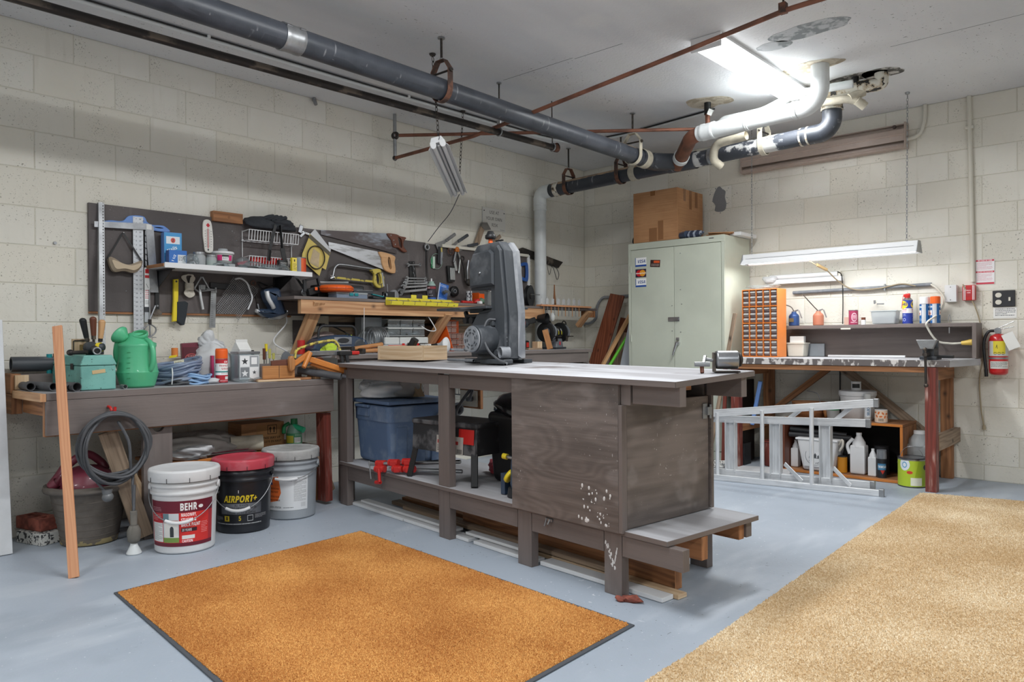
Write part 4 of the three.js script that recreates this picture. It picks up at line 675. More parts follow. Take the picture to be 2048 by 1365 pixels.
// saws
{
const t=thing('hand_saw','old dark-bladed hand saw with carved brown handle hung highest on the board','saw');
part(t,'blade',wext([[3.072,1.764],[2.494,1.797],[2.407,1.684],[2.407,1.651],[3.072,1.733]],0.03,0.003,0),M.bladeOld);
part(t,'handle',wext(smooth([[2.499,1.797],[2.415,1.798],[2.378,1.787],[2.32,1.781],[2.345,1.749],[2.345,1.712],[2.312,1.677],[2.35,1.67],[2.397,1.696],[2.444,1.699],[2.462,1.746],[2.49,1.772]],60),0.022,0.022,0.004,[smooth([[2.406,1.777],[2.368,1.769],[2.359,1.703],[2.388,1.704]],20)]),M.darkHandle);
for(const[z,y]of[[2.47,1.785],[2.445,1.75],[2.43,1.72]])part(t,'rivet',cyl(0.005,0.005,0.002,[0.045,y,z],[0,0,Math.PI / 2],10),M.steel);
const s=thing('hand_saw','bright-bladed panel saw with pale wooden handle below the old saw','saw');
part(s,'blade',wext([[3.02,1.685],[2.598,1.653],[2.509,1.515],[3.016,1.643]],0.042,0.003,0),M.blade);
part(s,'handle',wext(smooth([[2.59,1.65],[2.508,1.646],[2.439,1.626],[2.444,1.585],[2.435,1.534],[2.449,1.5],[2.532,1.517],[2.563,1.569],[2.568,1.605]],60),0.034,0.022,0.004,[smooth([[2.508,1.62],[2.485,1.611],[2.472,1.539],[2.495,1.527],[2.512,1.58]],24)]),M.paleHandle);
const h=thing('hacksaw','grey-handled hacksaw with a yellow blade on the tool board','saw');
part(h,'frame',run([[0.06,1.435,3.0],[0.06,1.532,2.975],[0.06,1.533,2.9],[0.06,1.517,2.61]],0.0085,0.05,10,10),M.steel);part(h,'frame_tip',[rod([0.06,1.43,3.02],[0.06,1.442,2.985],0.008),cyl(0.006,0.006,0.02,[0.06,1.445,3.01],[0.5,0,0],8)],M.chrome);
part(h,'blade',bar([0.06,1.44,2.985],[0.06,1.428,2.65],0.0015,0.014,0),M.yellowOld);
part(h,'handle',wext(smooth([[2.677,1.51],[2.597,1.522],[2.56,1.482],[2.552,1.41],[2.574,1.388],[2.616,1.385],[2.652,1.42],[2.646,1.48]],50),0.048,0.024,0.004,[smooth([[2.63,1.49],[2.6,1.495],[2.583,1.45],[2.592,1.41],[2.618,1.405],[2.632,1.44]],24)]),M.yellowOld);part(h,'grip',bar([0.06,1.5,2.577],[0.06,1.392,2.56],0.026,0.022,0.006),M.galv);
const p=thing('blade_package','yellow hanging package holding a coiled saw blade, tilted on its hook','package');
part(p,'card',wext([[3.163,1.726],[3.004,1.613],[3.041,1.491],[3.072,1.503],[3.093,1.445],[3.231,1.545],[3.225,1.588]],0.04,0.003,0),mat({roughness:0.6,map:smudge([224,202,112],0.1,256,0.3,461,4)}));
part(p,'printed_band',wext([[3.16,1.722],[3.006,1.616],[3.012,1.588],[3.178,1.7]],0.0432,0.001,0),mat({color:0x5d5748,roughness:0.6}));part(p,'picture',wext([[3.14,1.63],[3.09,1.6],[3.1,1.5],[3.17,1.53]],0.0432,0.001,0),mat({roughness:0.6,map:smudge([206,186,150],0.5,128,0.05,463,6)}));
part(p,'hang_tab',wext([[3.163,1.726],[3.125,1.764],[2.998,1.636],[3.004,1.613]],0.04,0.002,0),M.bag);
for(const k of[0,1,2])part(p,'blade_coil',place(done(new THREE.TorusGeometry(0.068,0.003,6,40).scale(1,1.15,1)),[0.05+k*0.003,1.569,3.125],[0,Math.PI / 2,0]),M.iron);
const w=thing('wrench','chrome adjustable wrench hanging behind the yellow package','wrench');part(w,'handle',bar([0.035,1.735,3.22],[0.035,1.715,3.13],0.008,0.016,0.003),M.chrome);part(w,'jaw',[bar([0.035,1.78,3.225],[0.035,1.725,3.24],0.012,0.03,0.005),bar([0.035,1.735,3.2],[0.035,1.7,3.24],0.012,0.02,0.004)],M.steel);
}
// under the white shelf
{
const b=thing('bench_brush','yellow-handled bench brush with dark bristles hanging under the white shelf','brush');
part(b,'handle',wext([[4.095,1.367],[4.066,1.371],[4.068,1.27],[4.078,1.12],[4.104,1.118],[4.096,1.25]],0.036,0.022,0.004),M.yellow);part(b,'bristles',wext([[4.078,1.235],[4.03,1.24],[4.012,1.23],[4.024,1.15],[4.036,1.1],[4.05,1.097],[4.079,1.12]],0.032,0.03,0.003),M.bristle);part(b,'hang_hole',cyl(0.006,0.006,0.002,[0.0585,1.355,4.081],[0,0,Math.PI / 2],10),M.dark);
const r=thing('rope_hank','hank of off-white cord wrapped at its middle','rope');const loops=[];for(let i=0;i<7;i++){const s=1 - i*0.09;loops.push(tube([[0.04+i*0.004,1.33,4.0],[0.045,1.385,4.03*1 - 0.0+0.004*i - 0.01],[0.05,1.4,4.0 - 0.004*i],[0.045,1.38,3.965+0.004*i],[0.04,1.33,3.995]],0.0035,30,6));loops.push(tube([[0.045,1.33,4.0],[0.05,1.29,4.03 - i*0.005],[0.05,1.265+0.006*i,4.0],[0.05,1.285,3.97+i*0.004],[0.045,1.33,3.995]],0.0035,30,6));}
part(r,'loops',loops,M.rope);const wr=[];for(let i=0;i<7;i++)wr.push(place(done(new THREE.TorusGeometry(0.022,0.004,6,18)),[0.045,1.31+i*0.006,3.998],[Math.PI / 2,0,0]));part(r,'wrapping',wr,M.rope);
const c=thing('caulking_gun','skeleton caulking gun with grey trigger hanging under the white shelf','caulking gun');part(c,'frame',[rod([0.05,1.391,3.928],[0.05,1.318,3.97],0.006),rod([0.05,1.391,3.92],[0.05,1.322,3.88],0.006),rod([0.05,1.318,3.97],[0.05,1.29,3.93],0.006),rod([0.05,1.305,3.925],[0.055,1.318,3.84],0.006)],M.galv);part(c,'trigger',tube([[0.05,1.34,3.935],[0.055,1.28,3.935],[0.05,1.195,3.918]],0.008,16,8),M.lampSteel);part(c,'grip',box2(0.035,0.065,1.31,1.345,3.905,3.94,0.006),M.galv);
const s=thing('speed_rule','small clear graduated square hanging below the white shelf','square');part(s,'rule',wext([[3.868,1.31],[3.835,1.31],[3.843,1.085],[3.881,1.084]],0.05,0.003,0),M.galv);part(s,'head',[rod([0.052,1.318,3.9],[0.052,1.318,3.835],0.006),rod([0.052,1.33,3.838],[0.052,1.3,3.836],0.006)],M.galv);const tk=[];for(let i=0;i<18;i++)tk.push(box2(0.0531,0.0536,1.1+i*0.0115,1.1012+i*0.0115,3.856,3.872,0));part(s,'scale',tk,M.dark).userData.kind='stuff';
const q=thing('try_square','dark wooden-stocked try square behind the clear square','square');part(q,'stock',wext([[3.864,1.362],[3.693,1.355],[3.696,1.318],[3.864,1.329]],0.022,0.014,0.002),M.dark);part(q,'blade',wext([[3.862,1.33],[3.83,1.328],[3.836,1.18],[3.866,1.18]],0.026,0.002,0),M.iron);
// two crossed layers of wire screen
const m=thing('wire_screen','grey wire mesh screen with a bent tip hanging under the white shelf','screen');const wires=[];const poly=[[3.722,1.403],[3.55,1.337],[3.564,1.305],[3.672,1.153],[3.695,1.122],[3.711,1.171],[3.831,1.169],[3.831,1.229]];
const clip=(c,dz,dy)=>{const out=[];for(let i=0;i<poly.length;i++){const[z0,y0]=poly[i],[z1,y1]=poly[(i+1)% poly.length],den=dz*(y1 - y0)- dy*(z1 - z0);if(Math.abs(den)<1e-9)continue;const t=((z0 - c[0])*(y1 - y0)-(y0 - c[1])*(z1 - z0))/ den,u=((z0 - c[0])*dy -(y0 - c[1])*dz)/ den;if(u>=0&&u<=1)out.push(t);}return out.sort((a,b)=>a - b);};
for(const a of[0.65,2.25])for(let k=-20;k<=20;k++){const dz=Math.cos(a),dy=Math.sin(a),c=[3.69 - dy*k*0.011,1.26+dz*k*0.011],h=clip(c,dz,dy);for(let i=0;i+1<h.length;i+=2)if(h[i+1]- h[i]>0.004)wires.push(rod([0.05,c[1]+dy*h[i],c[0]+dz*h[i]],[0.05,c[1]+dy*h[i+1],c[0]+dz*h[i+1]],0.0013,0.0013,4));}
part(m,'mesh',wires,M.galv).userData.kind='stuff';
solo('bent_rod','white crooked metal rod hanging in front of the wire screen','rod',run([[0.06,1.388,3.716],[0.06,1.398,3.68],[0.06,1.372,3.636],[0.06,1.273,3.597],[0.06,1.2,3.632]],0.006,0.025,6,8),M.lampSteel);
const f=thing('glass_cutter','thin dark hand tool with a looped top hanging left of the iron','hand tool');part(f,'shaft',rod([0.035,1.36,3.578],[0.04,1.22,3.548],0.004),M.iron);part(f,'loop',tor(0.014,0.003,[0.035,1.372,3.58],[0,Math.PI / 2,0]),M.rust);part(f,'tip',rod([0.04,1.24,3.552],[0.042,1.2,3.545],0.007),M.steel);
const i=thing('clothes_iron','dark blue steam iron hanging nose down beside the white shelf bracket','iron');
part(i,'body',wext(smooth([[3.55,1.322],[3.505,1.339],[3.445,1.339],[3.425,1.27],[3.398,1.19],[3.41,1.16],[3.47,1.146],[3.541,1.154],[3.588,1.184],[3.574,1.203],[3.506,1.208],[3.538,1.26]],70),0.05,0.09,0.024,[smooth([[3.5,1.302],[3.471,1.312],[3.447,1.265],[3.452,1.242],[3.476,1.238]],24)]),M.navy);
part(i,'grip',tube([[0.145,1.315,3.548],[0.15,1.27,3.54],[0.148,1.225,3.51],[0.14,1.212,3.5]],0.014,20,10),M.lampSteel,'pale grip inlay');part(i,'spray_nozzle',cyl(0.012,0.012,0.03,[0.1,1.19,3.585],[Math.PI / 2 - 0.2,0,0]),M.lampSteel);part(i,'soleplate',wext(smooth([[3.41,1.18],[3.396,1.2],[3.39,1.17],[3.45,1.138],[3.53,1.145],[3.5,1.15]],30),0.055,0.08,0.004),M.steel);part(i,'cord',tube([[0.1,1.335,3.45],[0.05,1.36,3.46],[0.04,1.34,3.52],[0.04,1.38,3.55],[0.035,1.36,3.48]],0.004,40,6),M.black);
}
// on the white shelf (its top is y 1.438)
{
const y=1.438;
const nails=(s2,s3,label)=>print(128,220,(x,w,h)=>{fillR(x,'#3f9bd6',0,0,w,h);fillR(x,'#e9eef2',14,24,100,50);x.fillStyle='#d8574a';x.beginPath();x.arc(64,50,17,0,7);x.fill();say(x,'2',64,51,26,'#3a2020');x.save();x.translate(62,122);x.rotate(-0.4);say(x,s2,0,-14,32,'#fff','center','bold');say(x,s3,8,20,32,'#fff','center','bold');x.restore();scrawl(x,60,176,60,30,3,'rgba(255,255,255,.8)');});
const t=thing('nail_box','tall light blue cardboard nail box with white slanted lettering','box',[0.08,y,4.118],Math.PI / 2 - 0.12);part(t,'carton',box(0.098,0.195,0.06,[0,0.0975,0],undefined,0.001),M.blueT);part(t,'front_print',sheet(0.096,0.19,[0,0.0975,0.031]),nails('Nails','Clous'));
const u=thing('nail_box','short deep blue cardboard nail box in front of the taller one','box',[0.16,y,4.125],Math.PI / 2 - 0.1);part(u,'carton',box(0.1,0.085,0.055,[0,0.0425,0],undefined,0.001),M.blue);part(u,'front_print',sheet(0.096,0.082,[0,0.0425,0.0283]),print(128,110,(x,w,h)=>{fillR(x,'#2c6fc0',0,0,w,h);fillR(x,'#e8eaec',62,32,60,74);scrawl(x,68,40,48,40,4);x.save();x.translate(34,60);x.rotate(-1.2);say(x,'1 1/2',0,0,24,'#fff');x.restore();}));
const jar=(label,z,x,r,h,m,lid,lm,fill)=>{const j=thing('jar',label,'jar',[x,y,z]);if(fill)part(j,'contents',cyl(r*0.9,r*0.9,h*0.6,[0,h*0.31,0]),fill);part(j,'body',lathe([[0,0.001],[r*0.95,0.001],[r,0.006],[r,h*0.82],[r*0.85,h*0.9],[r*0.85,h]],24),m);part(j,'lid',cyl(r*0.95,r*0.95,lid,[0,h+lid / 2,0]),lm);return j;};
jar('squat clear jar of dark screws with metal lid on the white shelf',4.01,0.2,0.035,0.07,M.clearMilky,0.012,M.steel,M.dark);
jar('small clear jar with green tinted contents on the white shelf',3.945,0.215,0.03,0.06,M.clearMilky,0.01,M.galv,M.greenDark);
const d=thing('dip_tub','white lidded plastic tub with a pink and black label','tub',[0.17,y+0.03,3.85]);part(d,'body',lathe([[0,0.001],[0.05,0.001],[0.056,0.055],[0.058,0.055]],28),M.jugMilky);part(d,'lid',lathe([[0,0.07],[0.058,0.07],[0.064,0.066],[0.064,0.056],[0.058,0.055]],28),M.white);part(d,'lid_top',cyl(0.03,0.026,0.016,[0,0.079,0]),M.clearMilky);part(d,'label',wrap(0.0555,0.032,1.6,Math.PI*0.42,0.03,0.0575),print(160,64,(x,w,h)=>{fillR(x,'#d8337a',0,0,w,h);fillR(x,'#222',50,0,70,20);fillR(x,'#f2f2f2',50,20,70,44);scrawl(x,56,26,58,30,3);}));
const tr=thing('plastic_tray','low clear plastic box of hardware under the white tub','box',[0.17,y,3.86]);part(tr,'box',box(0.11,0.026,0.12,[0,0.0135,0],undefined,0.004),M.clearMilky);part(tr,'contents',box(0.09,0.012,0.1,[0,0.008,0]),M.iron);
for(const[lab,z,x,a,b,c,s]of[['crumpled clear bag of small hardware beside the blue boxes',4.06,0.22,0.03,0.035,0.035,1],['crumpled clear bag at the front edge left of the tub',3.9,0.245,0.022,0.018,0.04,2],['glossy plastic bag of fasteners right of the tub',3.74,0.19,0.05,0.034,0.05,3],['shiny clear package lying in the middle of the white shelf',3.68,0.21,0.045,0.026,0.06,4],['flattened clear packet in front of the wire rack',3.57,0.23,0.03,0.02,0.05,5],['torn clear blister pack near the yellow box',3.49,0.235,0.028,0.026,0.035,6]]){const g=thing('hardware_bag',lab,'bag',[x,y,z]);part(g,'bag',lump(a,b,c,[0,b*0.8,0],0.3,s,-0.8),M.clear);part(g,'contents',lump(a*0.6,b*0.4,c*0.6,[0,b*0.4,0],0.4,s+1,-0.7,12),s % 2?M.galv:M.iron);}
const rk=thing('wire_rack','white wire spice rack mounted on the board with two tiers','rack');const R=(a,b)=>rod(a,b,0.0028,0.0028,6);
const z0=3.65,z1=3.3,bars=[R([0.03,1.44,z0],[0.03,1.7,z0]),R([0.03,1.44,z1],[0.03,1.7,z1])];
for(const yy of[1.47,1.635]){bars.push(R([0.03,yy,z0],[0.03,yy,z1]),R([0.11,yy,z0],[0.11,yy,z1]),R([0.12,yy+0.065,z0],[0.12,yy+0.065,z1]),R([0.03,yy,z0],[0.11,yy,z0]),R([0.03,yy,z1],[0.11,yy,z1]),R([0.03,yy+0.06,z0],[0.12,yy+0.065,z0]),R([0.03,yy+0.06,z1],[0.12,yy+0.065,z1]));for(let i=0;i<=18;i++){const z=mix(z0,z1,i / 18);bars.push(R([0.11,yy,z],[0.12,yy+0.065,z]));if(i % 2)bars.push(R([0.03,yy,z],[0.11,yy,z]));}}
part(rk,'wires',bars,M.white).userData.kind='stuff';for(const z of[z0,z1])part(rk,'joint_ball',sph(0.008,[0.035,1.638,z]),M.white);
const gl=thing('work_gloves','pair of bunched dark grey work gloves on top of the wire rack','gloves',[0.075,1.72,3.47]);part(gl,'cuff',lump(0.05,0.042,0.11,[0,0.032,0.06],0.22,1.3,-0.8),M.cloth);part(gl,'palm',lump(0.05,0.036,0.09,[0.005,0.03,-0.06],0.3,2.2,-0.8),M.cloth);for(let i=0;i<4;i++)part(gl,'finger',tube([[0.01+0.008*i,0.055,0.08 - i*0.03],[0.03,0.075,0.04 - i*0.035],[0.02,0.085,-0.0 - i*0.03]],0.013,14,8),M.cloth);
const st=thing('tool_strap','two black webbing straps dangling over the wire rack front','strap');part(st,'strap',[bar([0.13,1.745,3.475],[0.135,1.58,3.52],0.004,0.022,0.001),bar([0.135,1.58,3.52],[0.14,1.51,3.53],0.008,0.03,0.003)],M.black);part(st,'strap',[bar([0.135,1.745,3.445],[0.14,1.6,3.435],0.004,0.026,0.001),bar([0.14,1.6,3.435],[0.145,1.5,3.415],0.008,0.03,0.003)],M.black);
const cl=thing('caulk_tube','red plastic squeeze tube lying in the lower tier of the wire rack','tube');part(cl,'body',rod([0.08,1.505,3.62],[0.075,1.52,3.38],0.026),M.red);part(cl,'nozzle',rod([0.075,1.52,3.38],[0.073,1.505,3.29],0.018,0.008),M.offwhite);
const rl=thing('red_roll','second dusty red tube end behind the hardware bags','tube');part(rl,'body',rod([0.05,1.475,3.7],[0.06,1.51,3.55],0.02),M.lidRed);
const ye=thing('fuse_box','small upright yellow carton with black printing on the white shelf','carton',[0.24,y,3.415],Math.PI / 2);part(ye,'carton',box(0.034,0.092,0.022,[0,0.046,0]),M.yellow);part(ye,'front_print',sheet(0.033,0.09,[0,0.046,0.0118]),print(64,160,(x,w,h)=>{fillR(x,'#f0d95a',0,0,w,h);fillR(x,'#222',24,18,16,26);scrawl(x,8,62,48,80,7);}));
const bk=thing('black_carton','small dark carton with white print behind the yellow one','carton',[0.2,y,3.47],Math.PI / 2);part(bk,'carton',box(0.06,0.075,0.03,[0,0.038,0]),M.dark);part(bk,'front_print',sheet(0.05,0.03,[0,0.05,0.0158]),print(96,56,(x,w,h)=>{fillR(x,'#2b2b2e',0,0,w,h);scrawl(x,6,8,84,40,3,'rgba(230,230,230,.85)');}));
const ca=thing('paint_can','orange and grey can standing at the right end of the white shelf','can',[0.19,y,3.345]);part(ca,'body',cyl(0.045,0.045,0.098,[0,0.05,0],undefined,28),M.steel);part(ca,'label',wrap(0.0456,0.09,5.4,0.6,0.05),print(400,120,(x,w,h)=>{fillR(x,'#e2652a',0,0,w,h);fillR(x,'#1f1e20',0,0,80,h);fillR(x,'#8f99a5',w*0.52,0,46,h);fillR(x,'#d8502a',w*0.7,0,80,h);x.save();x.translate(150,70);x.rotate(-0.3);say(x,'ABC',0,0,44,'#f4e4da','center','italic bold');x.restore();scrawl(x,10,20,60,80,6,'rgba(230,180,60,.8)');}),'orange printed label');part(ca,'rim',tor(0.044,0.003,[0,0.099,0],[Math.PI / 2,0,0]),M.steel);
}
// the notice on the wall
{
const t=thing('wall_sign','white wall sign reading USE AT YOUR OWN RISK','sign',[0.004,2.037,1.31],Math.PI / 2);part(t,'plate',box(0.285,0.19,0.004,[0,0,0.002]),M.white);
part(t,'lettering',sheet(0.283,0.188,[0,0,0.0048]),print(480,320,(x,w,h)=>{fillR(x,'#dedcd6',0,0,w,h);say(x,'USE AT',w*0.5,h*0.19,66,'#2b2b2b','center','normal');say(x,'YOUR OWN',w*0.5,h*0.48,66,'#2b2b2b','center','normal');say(x,'RISK',w*0.52,h*0.76,66,'#2b2b2b','center','normal');say(x,'The Board',w*0.86,h*0.94,20,'#444','center','normal');}));
for(const s of[-1,1])part(t,'screw',cyl(0.005,0.005,0.003,[s*0.125,0.065,0.0065],[Math.PI / 2,0,0],10),M.dark);
}

// ---------------------------------------------------------------- on the tool shelf (deck at y 1.282) and the board above it
{
const y=1.282;
const w0=thing('pipe_wrench','chrome adjustable wrench leaning on the board at the left end of the tool shelf','wrench');part(w0,'handle',bar([0.06,1.43,3.285],[0.12,1.33,3.25],0.01,0.022,0.003),M.chrome);part(w0,'jaw',wext(smooth([[3.275,1.34],[3.24,1.345],[3.228,1.33],[3.245,1.318],[3.238,1.302],[3.255,1.29],[3.278,1.31]],30),0.1,0.016,0.002),M.steel);
const st=thing('staple_gun','black staple gun with a small orange tag tilted against the board','staple gun');part(st,'body',bar([0.2,1.315,3.29],[0.18,1.345,3.18],0.035,0.045,0.006),M.black);part(st,'lever',bar([0.19,1.395,3.3],[0.18,1.42,3.2],0.02,0.012,0.003),M.dark);part(st,'frame',[bar([0.19,1.32,3.3],[0.19,1.4,3.305],0.025,0.014,0.003),bar([0.18,1.36,3.185],[0.18,1.42,3.2],0.025,0.014,0.003)],M.dark);part(st,'tag',box2(0.2185,0.2205,1.332,1.352,3.225,3.245,0.001),M.orange);
const cs=thing('parts_case','flat clear plastic organizer case lying on the tool shelf','case',[0.24,y,3.0],Math.PI / 2);part(cs,'case',rbox(0.25,0.03,0.1,0.004,[0,0.015,0]),M.clearBlue);part(cs,'lid',rbox(0.254,0.012,0.104,0.004,[0,0.036,0]),M.clearMilky);part(cs,'contents',box(0.22,0.012,0.08,[0,0.012,0]),M.steel);for(const s of[-1,1])part(cs,'latch',box(0.03,0.02,0.006,[s*0.02+0.01,0.028,0.054]),M.teal);
const oc=thing('socket_case','round orange plastic case lying on top of the clear organizer','case',[0.22,y+0.042,3.085]);part(oc,'body',lathe([[0,0],[0.1,0],[0.116,0.01],[0.119,0.022],[0.116,0.034],[0.1,0.046],[0,0.046]],36),M.orange);part(oc,'seam',tor(0.1195,0.0012,[0,0.022,0],[Math.PI / 2,0,0],6.283,40,6),M.dark);for(let i=0;i<12;i++){const a=i / 12*6.283;part(oc,'rib',box(0.003,0.02,0.004,[0.1175*Math.cos(a),0.022,0.1175*Math.sin(a)],[0,-a,0],0),mat({color:0xd9541a,roughness:0.5}));}
const pb=thing('pry_bar','grey flat bar lying across the dark case behind the orange disc','pry bar');part(pb,'bar',bar([0.14,1.392,3.17],[0.12,1.405,2.915],0.02,0.012,0.002),M.galv);const bc=thing('drill_case','low black plastic case behind the orange disc','case',[0.1,y,3.04],Math.PI / 2);part(bc,'body',rbox(0.27,0.095,0.1,0.01,[0,0.048,0]),M.black);part(bc,'handle',box(0.08,0.012,0.012,[0,0.075,0.056],undefined,0.004),M.dark);
const gt=thing('tool_box','black moulded case with a clear window at mid tool shelf','case',[0.13,y,2.88],Math.PI / 2);part(gt,'body',rbox(0.13,0.1,0.09,0.012,[0,0.05,0]),M.black);part(gt,'window',box(0.08,0.04,0.004,[0.01,0.06,0.046]),phys({color:0x555a60,roughness:0.15,clearcoat:0.8}));
const sl=thing('level','dark grey torpedo level lying behind the clear organizer','level');part(sl,'body',bar([0.23,1.33,2.95],[0.22,1.335,2.78],0.02,0.022,0.003),M.charcoal);part(sl,'edge',bar([0.24,1.343,2.93],[0.23,1.348,2.785],0.004,0.003,0.0005),M.galv);
const bs=thing('bit_set','blue-grey hinged bit set standing open beside the organizer','bit set');part(bs,'tray',bar([0.28,1.297,2.84],[0.28,1.29,2.73],0.06,0.016,0.002),M.dark);part(bs,'lid',bar([0.25,1.32,2.81],[0.29,1.298,2.715],0.05,0.008,0.002),M.teal);
const cu=thing('transformer','black cube-shaped power block with a coil on the tool shelf','power block',[0.24,y,2.655],Math.PI / 2);part(cu,'body',rbox(0.07,0.062,0.06,0.004,[0,0.031,0]),M.black);part(cu,'side_plate',box(0.006,0.064,0.062,[0.038,0.032,0]),M.galv);part(cu,'coil',tor(0.018,0.006,[-0.036,0.036,0.01],[0,Math.PI / 2,0]),M.steel);part(cu,'bit',rod([0.01,0.06,-0.02],[0.005,0.12,-0.02],0.004),M.steel);
solo('cotton_roll','small white roll lying beside the black power block','roll',rod([0.29,1.289,2.7],[0.29,1.289,2.665],0.007),M.white);
// open yellow strip of parts bins hung on the shelf front
const yb=thing('parts_bin_strip','bright yellow strip of six small open parts bins on the shelf edge','bins',[0.345,1.243,2.43],Math.PI / 2);const n=6,W=0.64;
part(yb,'back',box(W,0.055,0.005,[0,0.03,-0.03]),M.yellowBin);part(yb,'floor',box(W,0.004,0.07,[0,0.004,0.005]),M.yellowBin);
for(let i=0;i<=n;i++)part(yb,'divider',ext([[-0.03,0],[0.04,0],[0.05,0.026],[0.0,0.034],[-0.03,0.055]],0.004,0.0004,[],[-W / 2+i*W / n - 0.002,0.002,0],[0,-Math.PI / 2,0]).scale(1,1,-1).scale(1,1,-1),M.yellowBin);
for(let i=0;i<n;i++){part(yb,'bin_front',box(W / n - 0.006,0.028,0.004,[-W / 2+(i+0.5)*W / n,0.016,0.044],[0.35,0,0]),M.yellowBin);part(yb,'contents',lump(0.035,0.012,0.025,[-W / 2+(i+0.5)*W / n,0.012,0.01],0.4,i+1,-0.6,14),i % 2?M.iron:M.galv);}
part(yb,'end_plate',box(0.006,0.062,0.02,[-W / 2 - 0.005,0.03,-0.02]),M.dark);for(const k of[2,3])part(yb,'tab',box(0.05,0.026,0.004,[-W / 2+(k+0.5)*W / n,0.07,-0.03]),M.yellowBin);
// wrenches on a rack
const wr=thing('wrench_rack','black hanging rack strip for the wrench set','rack');part(wr,'strip',wext([[2.283,1.605],[2.23,1.608],[2.2,1.4],[2.21,1.345],[2.262,1.345],[2.28,1.42]],0.021,0.012,0.002),M.black);part(wr,'twist_wire',tube(Array.from({length:20},(_,i)=>[0.042+0.006*Math.cos(i*1.3),1.6 - i*0.011,2.255 - i*0.001]),0.003,60,5),M.steel);
const wrench=(label,a,b,s,group)=>{const t=thing('combination_wrench',label,'wrench');const A=V(...a),B=V(...b),d=B.clone().sub(A).normalize();part(t,'shank',bar(a,b,0.007,0.013*s,0.002),M.steel);const g=ext(smooth([[-0.02,0.012],[0,0.016],[0.02,0.008],[0.022,-0.004],[0.012,-0.012],[-0.02,-0.006]].map(([p,q])=>[p*s,q*s]),20).concat([]),0.009,0.001);const o=new THREE.CylinderGeometry(0.016*s,0.016*s,0.01,14);const ang=Math.atan2(d.y,-d.z);
const jaw=[];for(let i=0;i<=14;i++){const q=0.7+i / 14*4.9;jaw.push([0.019*s*Math.cos(q),0.019*s*Math.sin(q)]);}for(let i=14;i>=0;i--){const q=0.7+i / 14*4.9;jaw.push([0.009*s*Math.cos(q)+0.004,0.009*s*Math.sin(q)]);}
const head=ext(jaw,0.009,0.0008);head.rotateZ(ang+Math.PI+0.4);head.rotateY(Math.PI / 2);head.translate(A.x - 0.004,A.y,A.z);part(t,'open_end',head,M.steel);
const rg=done(new THREE.TorusGeometry(0.012*s,0.0045*s,6,16));rg.rotateY(Math.PI / 2);rg.translate(B.x,B.y,B.z);part(t,'ring_end',rg,M.steel);t.userData.group='combination wrenches on the black rack';return t;};
wrench('small combination wrench alone at the top of the black rack',[0.045,1.574,2.31],[0.045,1.583,2.19],0.8);wrench('uppermost wrench of the cluster of five on the black rack',[0.05,1.472,2.325],[0.05,1.479,2.135],0.85);wrench('second wrench down in the cluster of five on the black rack',[0.052,1.449,2.335],[0.052,1.459,2.14],0.95);wrench('third wrench down in the cluster of five on the black rack',[0.055,1.428,2.35],[0.055,1.442,2.118],1.1);wrench('fourth wrench down in the cluster of five, second largest',[0.058,1.4,2.37],[0.058,1.423,2.115],1.3);wrench('largest and lowest wrench of the cluster of five on the black rack',[0.062,1.362,2.4],[0.062,1.396,2.12],1.5);
const dc=thing('grinding_disc','worn grey abrasive disc leaning behind the yellow bins','disc');part(dc,'disc',place(done(new THREE.CylinderGeometry(0.05,0.05,0.006,28)),[0.09,1.325,2.49],[0,0,Math.PI / 2 - 0.2]),M.charLight);
const sp=thing('spray_can','dark blue and black spray can with pale cone top on the tool shelf','can',[0.24,y,2.245]);part(sp,'body',cyl(0.033,0.033,0.125,[0,0.0635,0],undefined,28),M.steel);part(sp,'label',wrap(0.0336,0.118,6.283,0,0.064),print(300,170,(x,w,h)=>{fillR(x,'#2a2630',0,0,w,h);fillR(x,'#8f3038',0,8,w,24);fillR(x,'#2f62b4',0,h - 44,w,44);scrawl(x,90,52,110,60,5,'rgba(225,225,235,.8)');scrawl(x,10,52,60,60,5,'rgba(225,225,235,.6)');say(x,'LUBE',w*0.5,20,20,'#fff');}));part(sp,'shoulder',lathe([[0.033,0.126],[0.026,0.14],[0.018,0.148],[0.018,0.158],[0,0.158]],24),mat({color:0x9fb8ae,roughness:0.4}));part(sp,'nozzle',cyl(0.007,0.005,0.022,[0,0.169,0]),M.white);
const bp=thing('blister_pack','blue blister pack with a clear bubble leaning on the board','package',[0.13,y+0.005,2.045],Math.PI / 2);bp.rotation.order='YXZ';bp.rotation.z=-0.2;part(bp,'card',box(0.1,0.15,0.003,[0,0.08,0]),M.blue);part(bp,'front_print',sheet(0.098,0.148,[0,0.08,0.0023]),print(128,192,(x,w,h)=>{fillR(x,'#2f6cc4',0,0,w,h);fillR(x,'#e8eef4',0,0,10,h);scrawl(x,16,14,80,26,2,'rgba(255,255,255,.85)');scrawl(x,16,150,90,30,3,'rgba(255,255,255,.7)');}));part(bp,'bubble',lump(0.045,0.034,0.03,[0.015,0.09,0.016],0.12,1.4),M.clear);part(bp,'contents',[sph(0.014,[0.0,0.085,0.015]),box(0.03,0.02,0.012,[0.025,0.1,0.012])],M.iron);
